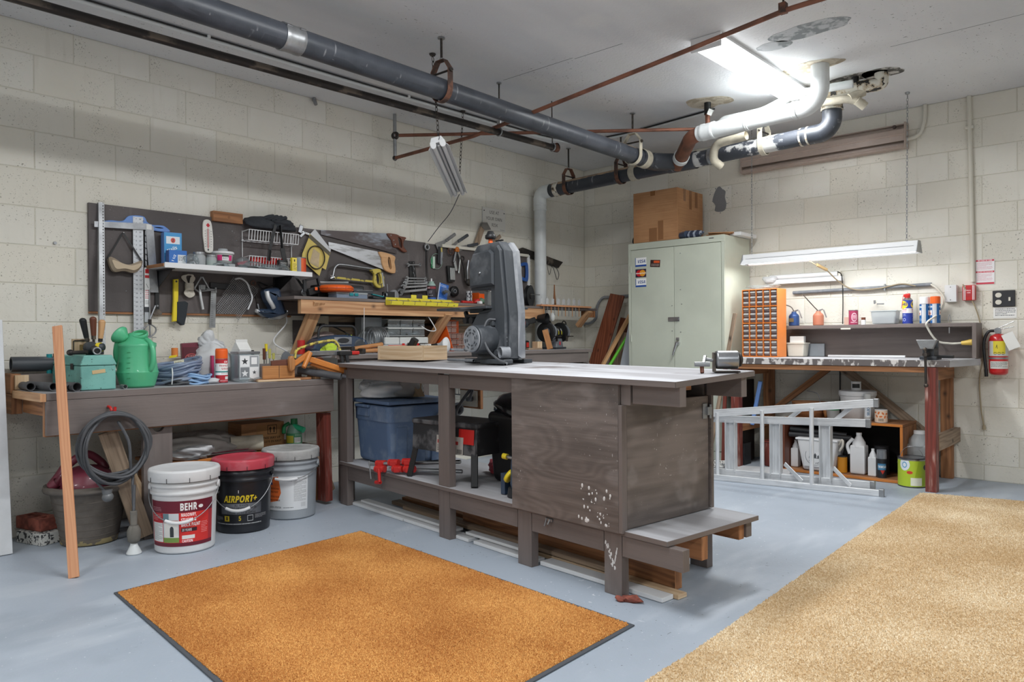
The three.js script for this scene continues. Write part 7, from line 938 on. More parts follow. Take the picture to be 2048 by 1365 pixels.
// ---------------------------------------------------------------- things on and in the island bench
const onIsl=(name,label,cat,x,z,turnBy=0,y=islTop(x,z)+0.001)=>thing(name,label,cat,isl(x,y,z),-0.1243+turnBy);
{
const t=onIsl('band_saw','dark grey benchtop band saw with its round motor and cord facing out','band saw',1.03,-0.41);
const side=[[-0.145,0.035],[-0.15,0.1],[-0.14,0.2],[-0.07,0.285],[0.03,0.297],[0.03,0.4],[-0.145,0.402],[-0.15,0.55],[-0.13,0.6],[-0.085,0.645],[0.1,0.652],[0.145,0.6],[0.175,0.35],[0.185,0.27],[0.185,0.03]];
part(t,'frame',ext(side,0.06,0.004,[],[0,0,-0.0]),M.charcoal,'dark back frame');part(t,'door_shell',ext([[-0.145,0.04],[-0.15,0.2],[-0.1,0.28],[0.03,0.29],[0.03,0.4],[-0.14,0.41],[-0.145,0.55],[-0.08,0.64],[0.11,0.65],[0.155,0.6],[0.185,0.35],[0.195,0.27],[0.195,0.03]],0.05,0.012,[],[0,0,-0.0505]),M.charLight,'lighter wheel-door shell');
part(t,'wheel_cover',ext([[-0.128,0.415],[-0.13,0.55],[-0.1,0.6],[0.045,0.612],[0.075,0.59],[0.078,0.42]],0.026,0.01,[],[0,0,0.06]),M.charcoal,'raised upper wheel cover');part(t,'cover_bolt',sph(0.008,[-0.03,0.49,0.087]),M.steel);
part(t,'column',ext([[0.085,0.03],[0.085,0.6],[0.11,0.63],[0.135,0.6],[0.165,0.35],[0.175,0.27],[0.175,0.03]],0.022,0.006,[],[0,0,0.06]),M.charcoal);part(t,'lower_panel',ext([[-0.13,0.05],[-0.14,0.19],[-0.075,0.27],[0.08,0.28],[0.08,0.05]],0.012,0.003,[],[0,0,0.06]),M.charcoal);
part(t,'table',box(0.46,0.014,0.3,[-0.19,0.303,-0.05],undefined,0.003),M.charcoal,'cast work table');part(t,'table_rib',[box(0.18,0.02,0.03,[-0.1,0.288,0.02]),box(0.02,0.03,0.2,[-0.06,0.283,-0.05])],M.charcoal);
part(t,'trunnion',[tube([[-0.22,0.285,0.04],[-0.19,0.235,0.04],[-0.13,0.22,0.04],[-0.09,0.25,0.04]],0.013,20,8),box(0.12,0.018,0.08,[-0.15,0.262,0.01])],M.black);for(const x of[-0.185,-0.13])part(t,'clamp_knob',rod([x,0.235,0.03],[x,0.235,0.075],0.018),M.black);
part(t,'blade',box(0.003,0.12,0.008,[-0.1,0.36,-0.03],undefined,0),M.steel);part(t,'blade_guard',box(0.03,0.08,0.03,[-0.105,0.36,-0.03]),M.galv);
part(t,'tension_knob',lathe([[0,0.0],[0.008,0.0],[0.008,0.03],[0.026,0.032],[0.03,0.038],[0.03,0.052],[0.024,0.056],[0.016,0.075],[0,0.078]],16,[-0.03,0.648,0.01]),M.black);part(t,'spring_collar',cyl(0.013,0.011,0.02,[-0.03,0.668,0.01]),M.orange);part(t,'top_lever',bar([0.03,0.662,0.02],[0.1,0.66,0.03],0.012,0.008,0.003),M.black);
const motor=part(t,'motor',place(lathe([[0,0.0],[0.07,0.0],[0.074,0.006],[0.074,0.12],[0.068,0.13],[0,0.13]],36),[0.05,0.132,0.07],[Math.PI / 2,0,0]),M.charcoal,'round motor');const plate=[];
part(motor,'vent_plate',place(lathe([[0,0.131],[0.064,0.131],[0.07,0.136],[0.066,0.141],[0,0.139]],36),[0.05,0.132,0.07],[Math.PI / 2,0,0]),M.charLight,'light grey vented end plate');
for(const[R,w,n]of[[0.05,0.02,8],[0.034,0.014,8]])for(let i=0;i<n;i++){const a=i / n*6.283+0.2;part(motor,'vent_slot',box(w,0.006,0.003,[0.05+R*Math.cos(a),0.132+R*Math.sin(a),0.211],[0,0,a+Math.PI / 2],0),M.charcoal);}
part(t,'motor_bracket',[box(0.07,0.03,0.03,[0.06,0.215,0.085],undefined,0.006),cyl(0.016,0.016,0.02,[0.11,0.06,0.085],[Math.PI / 2,0,0])],M.charcoal);part(t,'dust_port',place(lathe([[0.026,0],[0.032,0],[0.032,0.05],[0.026,0.05],[0.026,0]],24),[0.17,0.06,0.055],[Math.PI / 2,0,0.3]),M.charLight);
part(t,'power_cable',tube([[0.1,0.235,0.085],[0.075,0.23,0.12],[0.09,0.16,0.16],[0.15,0.08,0.18],[0.24,0.03,0.19],[0.32,0.012,0.2],[0.36,0.006,0.24]],0.006,60,8),M.rubber);
part(t,'foot',box(0.26,0.024,0.07,[-0.07,0.013,0.02],[0,0.15,0],0.006),M.charcoal);part(t,'foot',box(0.18,0.024,0.07,[0.11,0.013,0.09],[0,0.1,0],0.006),M.charcoal);part(t,'foot',box(0.3,0.02,0.06,[0,0.012,-0.1]),M.charcoal);part(t,'pedestal',ext([[-0.1,0.02],[0.15,0.02],[0.13,0.06],[-0.08,0.06]],0.12,0.004,[],[0,0,-0.06]),M.charcoal);
for(const[x,y]of[[0.135,0.35],[0.135,0.33],[0.15,0.14],[0.15,0.12]])part(t,'hinge_bolt',sph(0.006,[x+0.02,y,0.07]),M.steel);
const s=onIsl('wooden_tray','open box of new pale pine boards on the island near the bar clamp','box',0.32,-0.33,0.2,islTop(0.32,-0.33)+0.006);
part(s,'end',box(0.018,0.085,0.2,[-0.19,0.044,0]),M.pinePale);part(s,'end',box(0.018,0.085,0.2,[0.19,0.044,0]),M.pinePale);for(const z of[-0.09,0.09])part(s,'side',box(0.362,0.085,0.018,[0,0.044,z]),M.pinePale);part(s,'bottom',box(0.36,0.006,0.16,[0,0.005,0]),M.pinePale);for(const[y,z]of[[0.07,-0.06],[0.06,0.0],[0.07,0.07],[0.015,-0.07],[0.01,0.04]])part(s,'screw_head',sph(0.004,[-0.1992,y,z],[0.4,1,1],8,6),M.darkHandle);
const pn=onIsl('nail_gun','black and silver angled tool head resting in the pine box','tool',0.28,-0.36,0.5,islTop(0.3,-0.33)+0.02);part(pn,'body',bar([-0.03,0.03,0],[0.02,0.115,0.0],0.05,0.036,0.006),M.black);part(pn,'plate',bar([-0.05,0.02,0.01],[-0.015,0.09,0.01],0.05,0.006,0.001),M.steel);
const rd=onIsl('folded_strap','grey looped metal strap lying before the band saw base','strap',0.8,-0.36);part(rd,'strap',[tube([[0.12,0.012,0.0],[-0.1,0.012,-0.01],[-0.14,0.014,0.0],[-0.1,0.014,0.015],[0.12,0.012,0.02]],0.008,50,8)],M.charLight);
// pencil-sharpener-like hand crank drum at the corner
const w=onIsl('hand_winch','small hand-cranked metal drum clamped at the far corner of the island top','grinder',2.46,-0.44,0.75);part(w,'drum',place(lathe([[0,-0.045],[0.034,-0.045],[0.037,-0.04],[0.037,0.035],[0.034,0.045],[0,0.045]],30),[0,0.052,0],[0,0,Math.PI / 2]),M.steel);part(w,'cap',place(lathe([[0,0],[0.03,0],[0.026,0.012],[0.012,0.018],[0,0.018]],26),[0.045,0.052,0],[0,0,-Math.PI / 2]),M.iron);part(w,'bracket',[box(0.1,0.006,0.06,[0,0.004,0]),box(0.008,0.08,0.05,[-0.05,0.042,0])],M.iron);part(w,'crank',[rod([-0.055,0.05,0],[-0.09,0.055,0],0.007),bar([-0.085,0.07,0],[-0.095,0.035,0.02],0.012,0.008),rod([-0.07,0.035,0.02],[-0.13,0.035,0.02],0.01)],M.galv);part(w,'handle',rod([-0.1,0.028,0.01],[-0.1,-0.0,0.02],0.008),M.darkHandle);
// lower shelf (y 0.262 in the island's frame)
const sy=0.2635;
const to=onIsl('storage_tote','large dusty blue plastic storage tote on the island lower shelf','tote',0.235,-0.31,0,sy);const tw=0.43,td=0.46,th=0.37;
const shell=(w0,d0,w1,d1,h,y0)=>{const g=new RoundedBoxGeometry(1,1,1,3,0.09),P=g.attributes.position;for(let i=0;i<P.count;i++){const k=P.getY(i)+0.5;P.setXYZ(i,P.getX(i)*mix(w0,w1,k),y0+k*h,P.getZ(i)*mix(d0,d1,k));}return g;};
part(to,'body',shell(tw - 0.06,td - 0.06,tw - 0.02,td - 0.02,th - 0.04,0.001),M.tote);part(to,'skirt',shell(tw - 0.018,td - 0.018,tw - 0.01,td - 0.01,0.1,th - 0.12),M.tote);part(to,'rim',rbox(tw+0.015,0.022,td+0.015,0.01,[0,th,0]),M.tote);
for(const s2 of[-1,1])part(to,'handle_recess',box(0.14,0.05,0.006,[-0.08,th - 0.065,s2*(td / 2 - 0.004)],undefined,0.002),M.tote);part(to,'handle_bar',box(0.16,0.018,0.02,[-0.08,th - 0.028,td / 2+0.002],undefined,0.006),M.tote);for(const z of[-0.12,0.0,0.13])part(to,'panel_rib',box(0.008,th - 0.15,0.07,[tw / 2 - 0.02,(th - 0.14)/ 2,z],[0,0,-0.05],0.003),M.tote);
const bg=onIsl('plastic_bag','bulging white plastic bag and brown paper in the top of the blue tote','bag',0.2,-0.27,0,sy+th+0.014);part(bg,'bag',lump(0.15,0.075,0.15,[-0.03,0.05,0.03],0.2,1.7,-0.55,34),M.bag);part(bg,'grey_bag',lump(0.09,0.075,0.1,[0.08,0.055,-0.05],0.18,2.3,-0.6),M.bagGrey);part(bg,'paper',ext([[0.02,0],[0.2,0.01],[0.16,0.06],[0.17,0.11],[0.06,0.1]],0.05,0.004,[],[0,0,-0.1]),mat({color:0x9b8468,roughness:0.85}));
const st=onIsl('step_stool','black plastic step stool with torn labels on the island lower shelf','stool',0.98,-0.2,0.12,sy);part(st,'top',rbox(0.5,0.03,0.26,0.012,[0,0.3,0]),M.blackDusty);part(st,'apron',[box(0.48,0.14,0.012,[0,0.22,0.122],[-0.06,0,0]),box(0.48,0.14,0.012,[0,0.22,-0.122],[0.06,0,0]),box(0.012,0.14,0.24,[-0.238,0.22,0]),box(0.012,0.14,0.24,[0.238,0.22,0])],M.blackDusty);for(const a of[-1,1])for(const b of[-1,1])part(st,'leg',bar([a*0.225,0.16,b*0.118],[a*0.25,0.001,b*0.145],0.035,0.03,0.004),M.black);
part(st,'red_label',sheet(0.11,0.075,[0.18,0.245,0.131],[-0.06,0,0]),M.red);part(st,'label',sheet(0.2,0.09,[0.06,0.195,0.135],[-0.06,0,0]),print(256,116,(x,w2,h)=>{fillR(x,'#b9b5ae',0,0,w2,h);fillR(x,'#b03a34',10,30,200,22);scrawl(x,10,62,150,44,4);for(let i=0;i<12;i++)fillR(x,'#222',200+i*4,80,2,28);}));
const pc=onIsl('pipe_clamp','pair of bright red pipe clamps lying at the shelf edge before the stool','clamp',0.6,-0.01,0,sy+0.002);part(pc,'pipe',[rod([-0.05,0.045,0.02],[0.34,0.075,-0.22],0.011),rod([0.0,0.02,0.02],[0.38,0.03,-0.2],0.011)],M.steel);for(const[x,y,z]of[[-0.08,0.04,0.02],[0.02,0.055,0.0],[0.1,0.065,-0.04],[-0.06,0.015,0.04],[0.06,0.025,0.0],[0.13,0.03,-0.03]])part(pc,'clamp_head',[box(0.045,0.035,0.04,[x,y,z],[0,0.5,0.1],0.008),rod([x - 0.03,y,z+0.012],[x+0.03,y+0.004,z - 0.012],0.019)],M.red);part(pc,'crank',[rod([-0.05,0.02,0.055],[-0.035,-0.05,0.06],0.009),rod([-0.035,-0.052,0.055],[-0.075,-0.058,0.06],0.011)],M.red);part(pc,'screw',[rod([-0.16,0.03,0.045],[-0.09,0.035,0.035],0.007),rod([-0.165,0.05,0.05],[-0.145,-0.05,0.05],0.004)],M.galv);
const ou=onIsl('power_outlet','white outlet with a grey plug on a wooden block under the island','outlet',0.63,-0.53,0,0.6);part(ou,'block',box(0.2,0.14,0.02,[0.0,0.06,-0.015]),M.pineOld);part(ou,'plate',box(0.16,0.095,0.014,[0,0.05,0.003],undefined,0.003),M.offwhite);part(ou,'socket',box(0.045,0.03,0.003,[-0.03,0.05,0.011]),M.white);part(ou,'slot',[-0.04,-0.022].map((x)=>box(0.003,0.012,0.001,[x,0.052,0.0128],undefined,0)),M.dark);part(ou,'plug',rod([0.03,0.05,0.01],[0.06,0.05,0.06],0.018,0.012),M.rubber);part(ou,'cord',tube([[0.06,0.05,0.06],[0.12,0.06,0.09],[0.13,0.12,0.08],[0.08,0.0,0.15],[0.16,-0.07,0.2],[0.3,-0.1,0.25],[0.42,-0.06,0.26],[0.52,0.0,0.22]],0.009,70,8),M.rubber);
solo('vacuum_hose','ribbed grey hose lying behind the middle leg of the island','hose',Array.from({length:22},(_,i)=>{const k=i / 21,p=isl(0.46+k*0.16,0.53+k*0.06,-0.45);return tor(0.034,0.006,p,[0,1.2,0],6.283,18,6);}),M.charLight);
solo('wire_basket_edge','dark wire basket rim showing behind the blue tote','basket',[0,1,2,3,4,5,6,7].map((i)=>rod(isl(0.3+i*0.03,0.66,-0.585),isl(0.3+i*0.03,0.715,-0.585),0.003)).concat([rod(isl(0.28,0.718,-0.585),isl(0.54,0.718,-0.585),0.004),rod(isl(0.28,0.66,-0.585),isl(0.54,0.66,-0.585),0.004)]),M.galv);
const bb=onIsl('rubbish_bin','tall black bin lined with a shiny black bag at the back of the island shelf','bin',1.3,-0.4,0,sy);part(bb,'bin',shell(0.3,0.24,0.36,0.28,0.36,0.001),M.black);part(bb,'liner',lump(0.19,0.08,0.15,[0,0.38,0],0.12,1.3,-0.7),M.bagBlack);
const vc=onIsl('router','blue and black power tool with yellow knobs standing beside the front panel','power tool',1.56,-0.13,0,sy);part(vc,'base',cyl(0.075,0.07,0.04,[0,0.021,0]),M.dark);part(vc,'body',lathe([[0.055,0.04],[0.06,0.06],[0.056,0.16],[0.05,0.19],[0.045,0.25],[0,0.255]],28),mat({color:0x4a5a70,roughness:0.4}));part(vc,'cap',lathe([[0.05,0.2],[0.052,0.23],[0.03,0.262],[0,0.265]],24),M.black);part(vc,'knob',place(lathe([[0,0],[0.03,0],[0.034,0.01],[0.03,0.022],[0,0.024]],24),[-0.05,0.085,0.03],[0.6,0,0.9]),M.yellow);part(vc,'lever',rod([-0.05,0.17,0.0],[-0.1,0.175,0.01],0.008),M.steel);part(vc,'lever_knob',rod([-0.1,0.175,0.01],[-0.125,0.177,0.015],0.014),M.yellow);part(vc,'blue_foot',box(0.03,0.1,0.05,[-0.095,0.051,0.02]),M.navy);
const rb=onIsl('red_bag','crumpled red and white wrapper under the black stool','wrapper',1.03,-0.45,0,sy);part(rb,'wrapper',lump(0.09,0.04,0.05,[0,0.032,0],0.3,2.1,-0.75),M.lidRed);
// timber stored on the floor under the island
const tim=(label,a,b,w2,h,m,g)=>{const A=isl(...a),B=isl(...b);solo('timber_length',label,'timber',bar(A,B,w2,h,0.002),m,g);};
tim('white painted trim board nearest the front, left piece under the island',[0.09,0.009,-0.07],[0.66,0.009,-0.07],0.07,0.016,M.white);tim('white painted trim board under the island between the two left legs',[0.67,0.009,-0.07],[1.25,0.009,-0.073],0.065,0.016,M.white);tim('white trim board just right of the second island leg',[1.29,0.009,-0.075],[1.73,0.009,-0.075],0.065,0.016,M.white);tim('longest white-edged board sticking out past the right island leg',[1.76,0.0105,-0.085],[2.42,0.0105,-0.1],0.07,0.018,M.white);
tim('top white trim stacked on the boards at the left',[0.14,0.026,-0.095],[1.1,0.026,-0.1],0.05,0.014,M.white);tim('pale bare strip whose end sticks out farthest at the right',[1.3,0.0105,-0.165],[2.44,0.0105,-0.165],0.055,0.018,M.pinePale);tim('grey-brown strip lying on the stored boards, middle of the stack',[0.5,0.034,-0.165],[2.1,0.034,-0.16],0.05,0.02,M.greyWood);tim('grey-brown strip lying behind the middle one',[0.25,0.012,-0.25],[1.6,0.012,-0.23],0.06,0.022,M.greyWood);tim('weathered board farthest back on the floor under the island',[0.2,0.012,-0.36],[1.9,0.012,-0.34],0.07,0.022,M.pineOld);tim('heavy orange-brown plank with a rounded end under the front rail',[1.0,0.06,-0.22],[2.38,0.06,-0.22],0.045,0.1,M.pineOld);tim('white trim board with a split end under the second leg',[1.18,0.028,-0.1],[1.66,0.028,-0.105],0.045,0.014,M.white);
const cp=solo('broken_concrete','broken chip of concrete on the floor at the foot of the corner leg','rubble',[lump(0.035,0.012,0.025,isl(2.33,0.008,0.0),0.4,3,-0.6,12),lump(0.02,0.012,0.015,isl(2.3,0.008,0.03),0.4,2,-0.6,10)],M.brick);
}

// ---------------------------------------------------------------- corner boards, cabinet top, back bench and its surroundings
{
solo('wall_pipe_grey','grey bent conduit on the back wall behind the leaning boards','conduit',run([[0.02,1.15,0.03],[0.1,1.15,0.03],[0.16,1.2,0.03],[0.17,1.33,0.03],[0.24,1.4,0.03],[0.84,1.405,0.03]],0.014,0.06,8,10),M.charLight);
const lean=(name,label,cat,foot,top,w,th,m)=>{solo(name,label,cat,bar(foot,top,w,th,0.003,[0,0.2,1]),m);};
solo('leaning_board','wide reddish-brown stained board leaning in the corner','board',(()=>{const g=new RoundedBoxGeometry(0.16,1.45,0.02,1,0.003);g.rotateZ(-0.19);g.rotateX(-0.26);g.translate(0.375,0.72,0.36);return[done(g)];})(),M.redWood);
solo('leaning_strip','long pale square strip leaning in the corner in front of the stained board','strip',bar([0.33,0.003,0.9],[0.76,1.5,0.06],0.035,0.028),M.paleHandle);
const bp=thing('broom_pole','lime green pole with black grip leaning in the corner','pole');part(bp,'pole',rod([0.3,0.01,0.82],[0.83,1.27,0.22],0.0135),M.lime);part(bp,'grip',rod([0.815,1.235,0.235],[0.875,1.38,0.165],0.018),M.black);
solo('leaning_board','dark two-tone brown board behind the green pole','board',[done((()=>{const g=new RoundedBoxGeometry(0.2,1.2,0.018,1,0.002);g.rotateZ(-0.17);g.rotateX(-0.2);g.translate(0.52,0.6,0.26);return g;})())],M.darkHandle);
solo('leaning_board','weathered tan plank with a knot leaning beside the grey panel','board',[done((()=>{const g=new RoundedBoxGeometry(0.12,1.06,0.018,1,0.002);g.rotateZ(-0.17);g.rotateX(-0.2);g.translate(0.56,0.54,0.34);return g;})())],M.greyWood);
solo('leaning_panel','pale grey flat panel leaning against the cabinet side','panel',[done((()=>{const g=new THREE.BufferGeometry();const q=[[0.56,0,0.5],[0.84,0,0.5],[0.84,1.385,0.35],[0.81,1.385,0.35]];const p=[];for(const z of[0,-0.014])for(const[x,y,zz]of q)p.push(x,y,zz+z);g.setAttribute('position',new THREE.Float32BufferAttribute(p,3));g.setIndex([0,1,2,0,2,3,4,6,5,4,7,6,0,4,5,0,5,1,1,5,6,1,6,2,2,6,7,2,7,3,3,7,4,3,4,0]);const h=g.toNonIndexed();h.computeVertexNormals();return h;})())],mat({color:0xb9bec6,roughness:0.5}));
// on the cabinet (top y 1.82)
const cb=thing('cardboard_box','large brown taped cardboard carton on top of the steel cabinet','box',[1.11,1.8215,0.275]);part(cb,'carton',box(0.43,0.43,0.435,[0,0.2155,0],undefined,0.003),M.card);part(cb,'flap_seam',box(0.002,0.002,0.43,[0,0.4315,0],undefined,0),M.cardDark);for(const[x,y,w,h]of[[-0.02,0.41,0.045,0.04],[-0.02,0.06,0.075,0.11],[0.055,0.09,0.05,0.16]])part(cb,'tape',box(w,h,0.001,[x,y,0.2182],undefined,0),M.tape);for(const[z,y,w,h]of[[0.1,0.38,0.04,0.1],[0.0,0.35,0.04,0.16],[-0.1,0.36,0.045,0.13]])part(cb,'tape',box(0.001,h,w,[0.2157,y,z],undefined,0),M.tape);
const rl=thing('black_roll','black round roll end behind the carton at the cabinet corner','roll');part(rl,'roll',rod([0.83,1.862,0.37],[0.89,1.862,0.2],0.038),M.black);
const cl=thing('folded_cloth','rolled navy and grey striped cloth on the cabinet front edge','cloth',[1.42,1.8215,0.43]);part(cl,'cloth',lump(0.1,0.035,0.05,[0,0.033,0],0.16,1.9,-0.85),mat({roughness:0.9,map:tex(128,[0.09,0.09],(u,v)=>(Math.sin(u*12.6)>0.45?[150,158,172]:[48,56,76]))}));part(cl,'roll',rod([1.33 - 1.42,0.03,0.02],[-0.02,0.036,0.05],0.026),M.navy);
const fc=thing('flat_cartons','flattened cardboard pieces on the right of the cabinet top','cardboard');for(let i=0;i<3;i++)part(fc,'sheet',box(0.2,0.006,0.3,[1.62,1.827+i*0.01,0.25+i*0.02],[0,0.2*i,rr(-0.03,0.03)],0.001),M.card);solo('foam_slab','white foam slab overhanging the right edge of the cabinet top','slab',box(0.16,0.03,0.3,[1.73,1.838,0.2],[0,0,-0.03],0.006),M.white);
lean('broom_handle','thin worn pinkish stick leaning on the cabinet corner','stick',[1.7,0.004,0.72],[1.84,1.19,0.52],0.028,0.02,M.greyWood);lean('broom_handle','dark red-brown handle standing beside the cabinet','stick',[1.8,0.004,0.66],[1.8,0.83,0.6],0.024,0.024,M.redPaint);
// on the back bench (top y 0.848)
const y=0.848,oc=thing('drawer_cabinet','tall orange small-parts cabinet with sixty little clear drawers','cabinet',[1.985,y,0.32],-0.06);
const W=0.29,Hh=0.53,D=0.15;part(oc,'side',[box(0.005,Hh,D,[-W / 2,Hh / 2,0]),box(0.005,Hh,D,[W / 2,Hh / 2,0])],M.orangeCab);part(oc,'back',box(W,Hh,0.004,[0,Hh / 2,-D / 2]),M.orangeCab);for(let i=0;i<=4;i++)part(oc,'shelf',box(W,0.008,D,[0,0.004+i*(Hh - 0.008)/ 4,0]),M.orangeCab);for(let i=1;i<5;i++)part(oc,'upright',box(0.005,Hh,D,[-W / 2+i*W / 5,Hh / 2,0]),M.orangeCab);
const dg=box(W / 5 - 0.01,0.036,0.1,[0,0,0],undefined,0.003),lg=box(W / 5 - 0.016,0.012,0.012,[0,0.004,0.056],undefined,0.003),dm=[phys({color:0xb9aaa6,roughness:0.25,transmission:0.35,thickness:0}),phys({color:0x9c8f92,roughness:0.3,transmission:0.3,thickness:0})];
for(let b=0;b<4;b++)for(let r=0;r<3;r++)for(let c=0;c<5;c++){const d=part(oc,'drawer',dg,dm[(b+r*2+c)% 2]);d.position.set(-W / 2+(c+0.5)*W / 5,0.03+b*0.1305+r*0.0405,0.012);part(d,'pull',lg,M.jugMilky);}
const wd=thing('plastic_wrap','torn clear plastic lying on top of the orange drawer cabinet','wrapper',[1.97,y+Hh+0.002,0.3]);part(wd,'film',lump(0.12,0.02,0.06,[0,0.016,0],0.3,2,-0.8),M.clear);
const oil=(label,x,m,tip,yy)=>{const t=thing('oil_can',label,'oil can',[x,1.0905,0.11]);part(t,'body',lathe([[0,0],[0.038,0],[0.04,0.006],[0.04,0.075],[0.034,0.088],[0.02,0.1],[0.016,0.115],[0,0.116]],28),m);part(t,'spout',tube([[0,0.112,0],[tip[0]*0.3,0.15,0.0],tip],0.004,24,7),M.iron);part(t,'pump',[bar([0.0,0.115,0],[0.035,0.125,0],0.012,0.01),bar([0.04,0.122,0],[0.062,0.06,0],0.012,0.008)],M.galv);part(t,'collar',cyl(0.018,0.017,0.012,[0,0.108,0]),M.steel);return t;};
const o1=oil('blue pump oil can with a thin spout on the back shelf',2.14,mat({color:0x3a568c,roughness:0.4,metalness:0.3}),[-0.08,0.175,0.01]);part(o1,'label',box(0.04,0.03,0.002,[-0.006,0.045,0.0405],[0,-0.1,0]),mat({color:0x7a6a4a,roughness:0.6}));oil('terracotta-coloured pump oil can with a tall curved spout on the back shelf',2.33,M.terracotta,[-0.12,0.25,0.01]);
const rt=thing('tin','maroon and white round tin on the back shelf','tin',[2.59,1.0905,0.11]);part(rt,'body',cyl(0.033,0.033,0.108,[0,0.055,0],undefined,28),M.tinRed);part(rt,'label',wrap(0.0335,0.1,2.6,0.5,0.054),print(200,150,(x,w,h)=>{fillR(x,'#a33c5c',0,0,w,h);x.strokeStyle='#f0dfe4';x.lineWidth=7;x.fillStyle='#b6607a';x.beginPath();x.arc(100,70,44,0,7);x.fill();x.stroke();scrawl(x,66,50,70,40,3,'rgba(255,240,240,.9)');scrawl(x,40,124,120,16,1,'rgba(255,240,240,.9)');}));part(rt,'lid',tor(0.032,0.003,[0,0.109,0],[Math.PI / 2,0,0]),M.steel);
solo('pink_card','small faded pink card behind the maroon tin','card',box(0.04,0.06,0.004,[2.53,1.121,0.07]),mat({color:0xd9b8a8,roughness:0.8}));const vb=thing('pill_bottle','tiny dark-capped bottle with white label on the back shelf','bottle',[2.665,1.0905,0.12]);part(vb,'body',cyl(0.016,0.016,0.035,[0,0.018,0]),M.white);part(vb,'cap',cyl(0.015,0.015,0.018,[0,0.045,0]),M.darkHandle);
const tb=thing('clear_box','cloudy clear plastic tub of parts on the back shelf','tub',[2.815,1.0905,0.11]);part(tb,'tub',shell2(0.155,0.1,0.175,0.11,0.095),M.clearMilky);part(tb,'contents',box(0.13,0.05,0.08,[0,0.03,0],undefined,0.01),M.charLight);part(tb,'rim',box(0.185,0.006,0.118,[0,0.097,0]),M.clearMilky);solo('spigot','small metal tap fixed to the wall above the cloudy tub','tap',[rod([2.72,1.255,0.02],[2.725,1.25,0.06],0.006),rod([2.74,1.245,0.05],[2.79,1.243,0.06],0.005),cyl(0.008,0.008,0.02,[2.725,1.262,0.055])],M.galv);
const can=(label,x,r,h,capC,draw,red)=>{const t=thing('spray_can',label,'can',[x,1.0905,0.115]);part(t,'body',cyl(r,r,h,[0,h / 2,0],undefined,28),M.steel);part(t,'label',wrap(r+0.0005,h - 0.006,6.283,0.55,h / 2),print(512,340,draw));if(red){part(t,'shoulder',lathe([[r,h],[0.02,h+0.015],[0,h+0.016]],24),M.steel);part(t,'nozzle',[box(0.045,0.022,0.022,[-0.004,h+0.034,0],[0,0,0.2],0.006),cyl(0.017,0.02,0.024,[0.0,h+0.022,0])],M.red);part(t,'straw',rod([-0.026,h+0.03,0.012],[-0.033,h - 0.06,0.028],0.0018),M.red);}else part(t,'cap',lathe([[r,h],[r+0.0005,h+0.045],[r - 0.003,h+0.05],[0,h+0.05]],26),capC);};
can('blue and yellow lubricant spray can with a red nozzle on the back shelf',2.965,0.034,0.172,null,(x,w,h)=>{fillR(x,'#2b3f9a',0,0,w,h);fillR(x,'#e8e4e0',0,118,w,70);for(const c of[130,386]){x.fillStyle='#f2cf2e';x.beginPath();x.ellipse(c,66,104,62,0,0,7);x.fill();say(x,'WD-40',c,56,62,'#1c2a6c','center','900');say(x,'SMART STRAW',c,138,26,'#c0304a');scrawl(x,c - 80,155,160,26,2,'rgba(190,60,120,.8)');scrawl(x,c - 70,200,140,50,4,'rgba(220,230,255,.8)');x.strokeStyle='#dfe6ff';x.lineWidth=5;for(const q of[-48,0,48]){x.beginPath();x.arc(c+q,285,20,0,7);x.stroke();}}},true);
const blueCan=(x,w,h)=>{fillR(x,'#1f5f9c',0,0,w,h);for(const c of[110,366]){fillR(x,'#c9ccd0',c+70,0,70,h);say(x,'POWER',c,50,40,'#e8eef4','center','900');fillR(x,'#e9dfd8',c - 70,110,130,90);x.fillStyle='#c4452e';x.beginPath();x.ellipse(c - 6,165,42,22,0.3,0,7);x.fill();x.strokeStyle='#bcd6ee';x.lineWidth=5;for(const q of[-44,0,44]){x.beginPath();x.arc(c+q,280,18,0,7);x.stroke();}}};
can('blue spray can with a white cap, middle of the three on the back shelf',3.075,0.032,0.14,M.white,blueCan);can('blue spray can with an orange cap, right of the three on the back shelf',3.143,0.032,0.14,M.orange,blueCan);
const gt=thing('grey_tub','beige open plastic tub with paper sticking out on the back bench','tub',[2.18,y,0.14]);part(gt,'tub',shell2(0.12,0.1,0.14,0.115,0.105),M.offwhite);part(gt,'rim',box(0.15,0.01,0.125,[0,0.105,0]),M.offwhite);part(gt,'paper',box(0.11,0.05,0.04,[0,0.135,0]),M.paper);solo('grey_plate','pale grey rectangular plate standing behind the beige tub','plate',box(0.29,0.1,0.02,[2.21,y+0.051,0.05]),M.bucketG);solo('white_strip','thin white strip lying along the back of the bench','strip',bar([2.4,y+0.008,0.1],[2.95,y+0.008,0.12],0.02,0.014),M.white);
const vs=thing('bench_vise','grey bench vise with black screw and long handle at the bench front edge','vise',[3.215,y,0.58]);part(vs,'jaw',ext([[-0.06,0.13],[0.06,0.13],[0.035,0.07],[-0.035,0.07]],0.03,0.003,[],[0,0,0.055]),M.galv);part(vs,'body',[box(0.07,0.1,0.12,[0,0.055,-0.02],undefined,0.008),box(0.1,0.022,0.14,[0,0.012,-0.02],undefined,0.004)],M.charcoal);part(vs,'rear_jaw',box(0.11,0.05,0.03,[0,0.1,0.015],undefined,0.004),M.charcoal);part(vs,'screw',rod([0,0.035,0.04],[0,0.035,0.13],0.014),M.iron);part(vs,'handle',[rod([0.0,0.07,0.115],[0.005,-0.16,0.118],0.008),sph(0.013,[0.005,-0.162,0.118]),sph(0.012,[0,0.07,0.115])],M.iron);part(vs,'swivel_lever',box(0.1,0.02,0.03,[0.09,0.02,0],undefined,0.004),M.black);
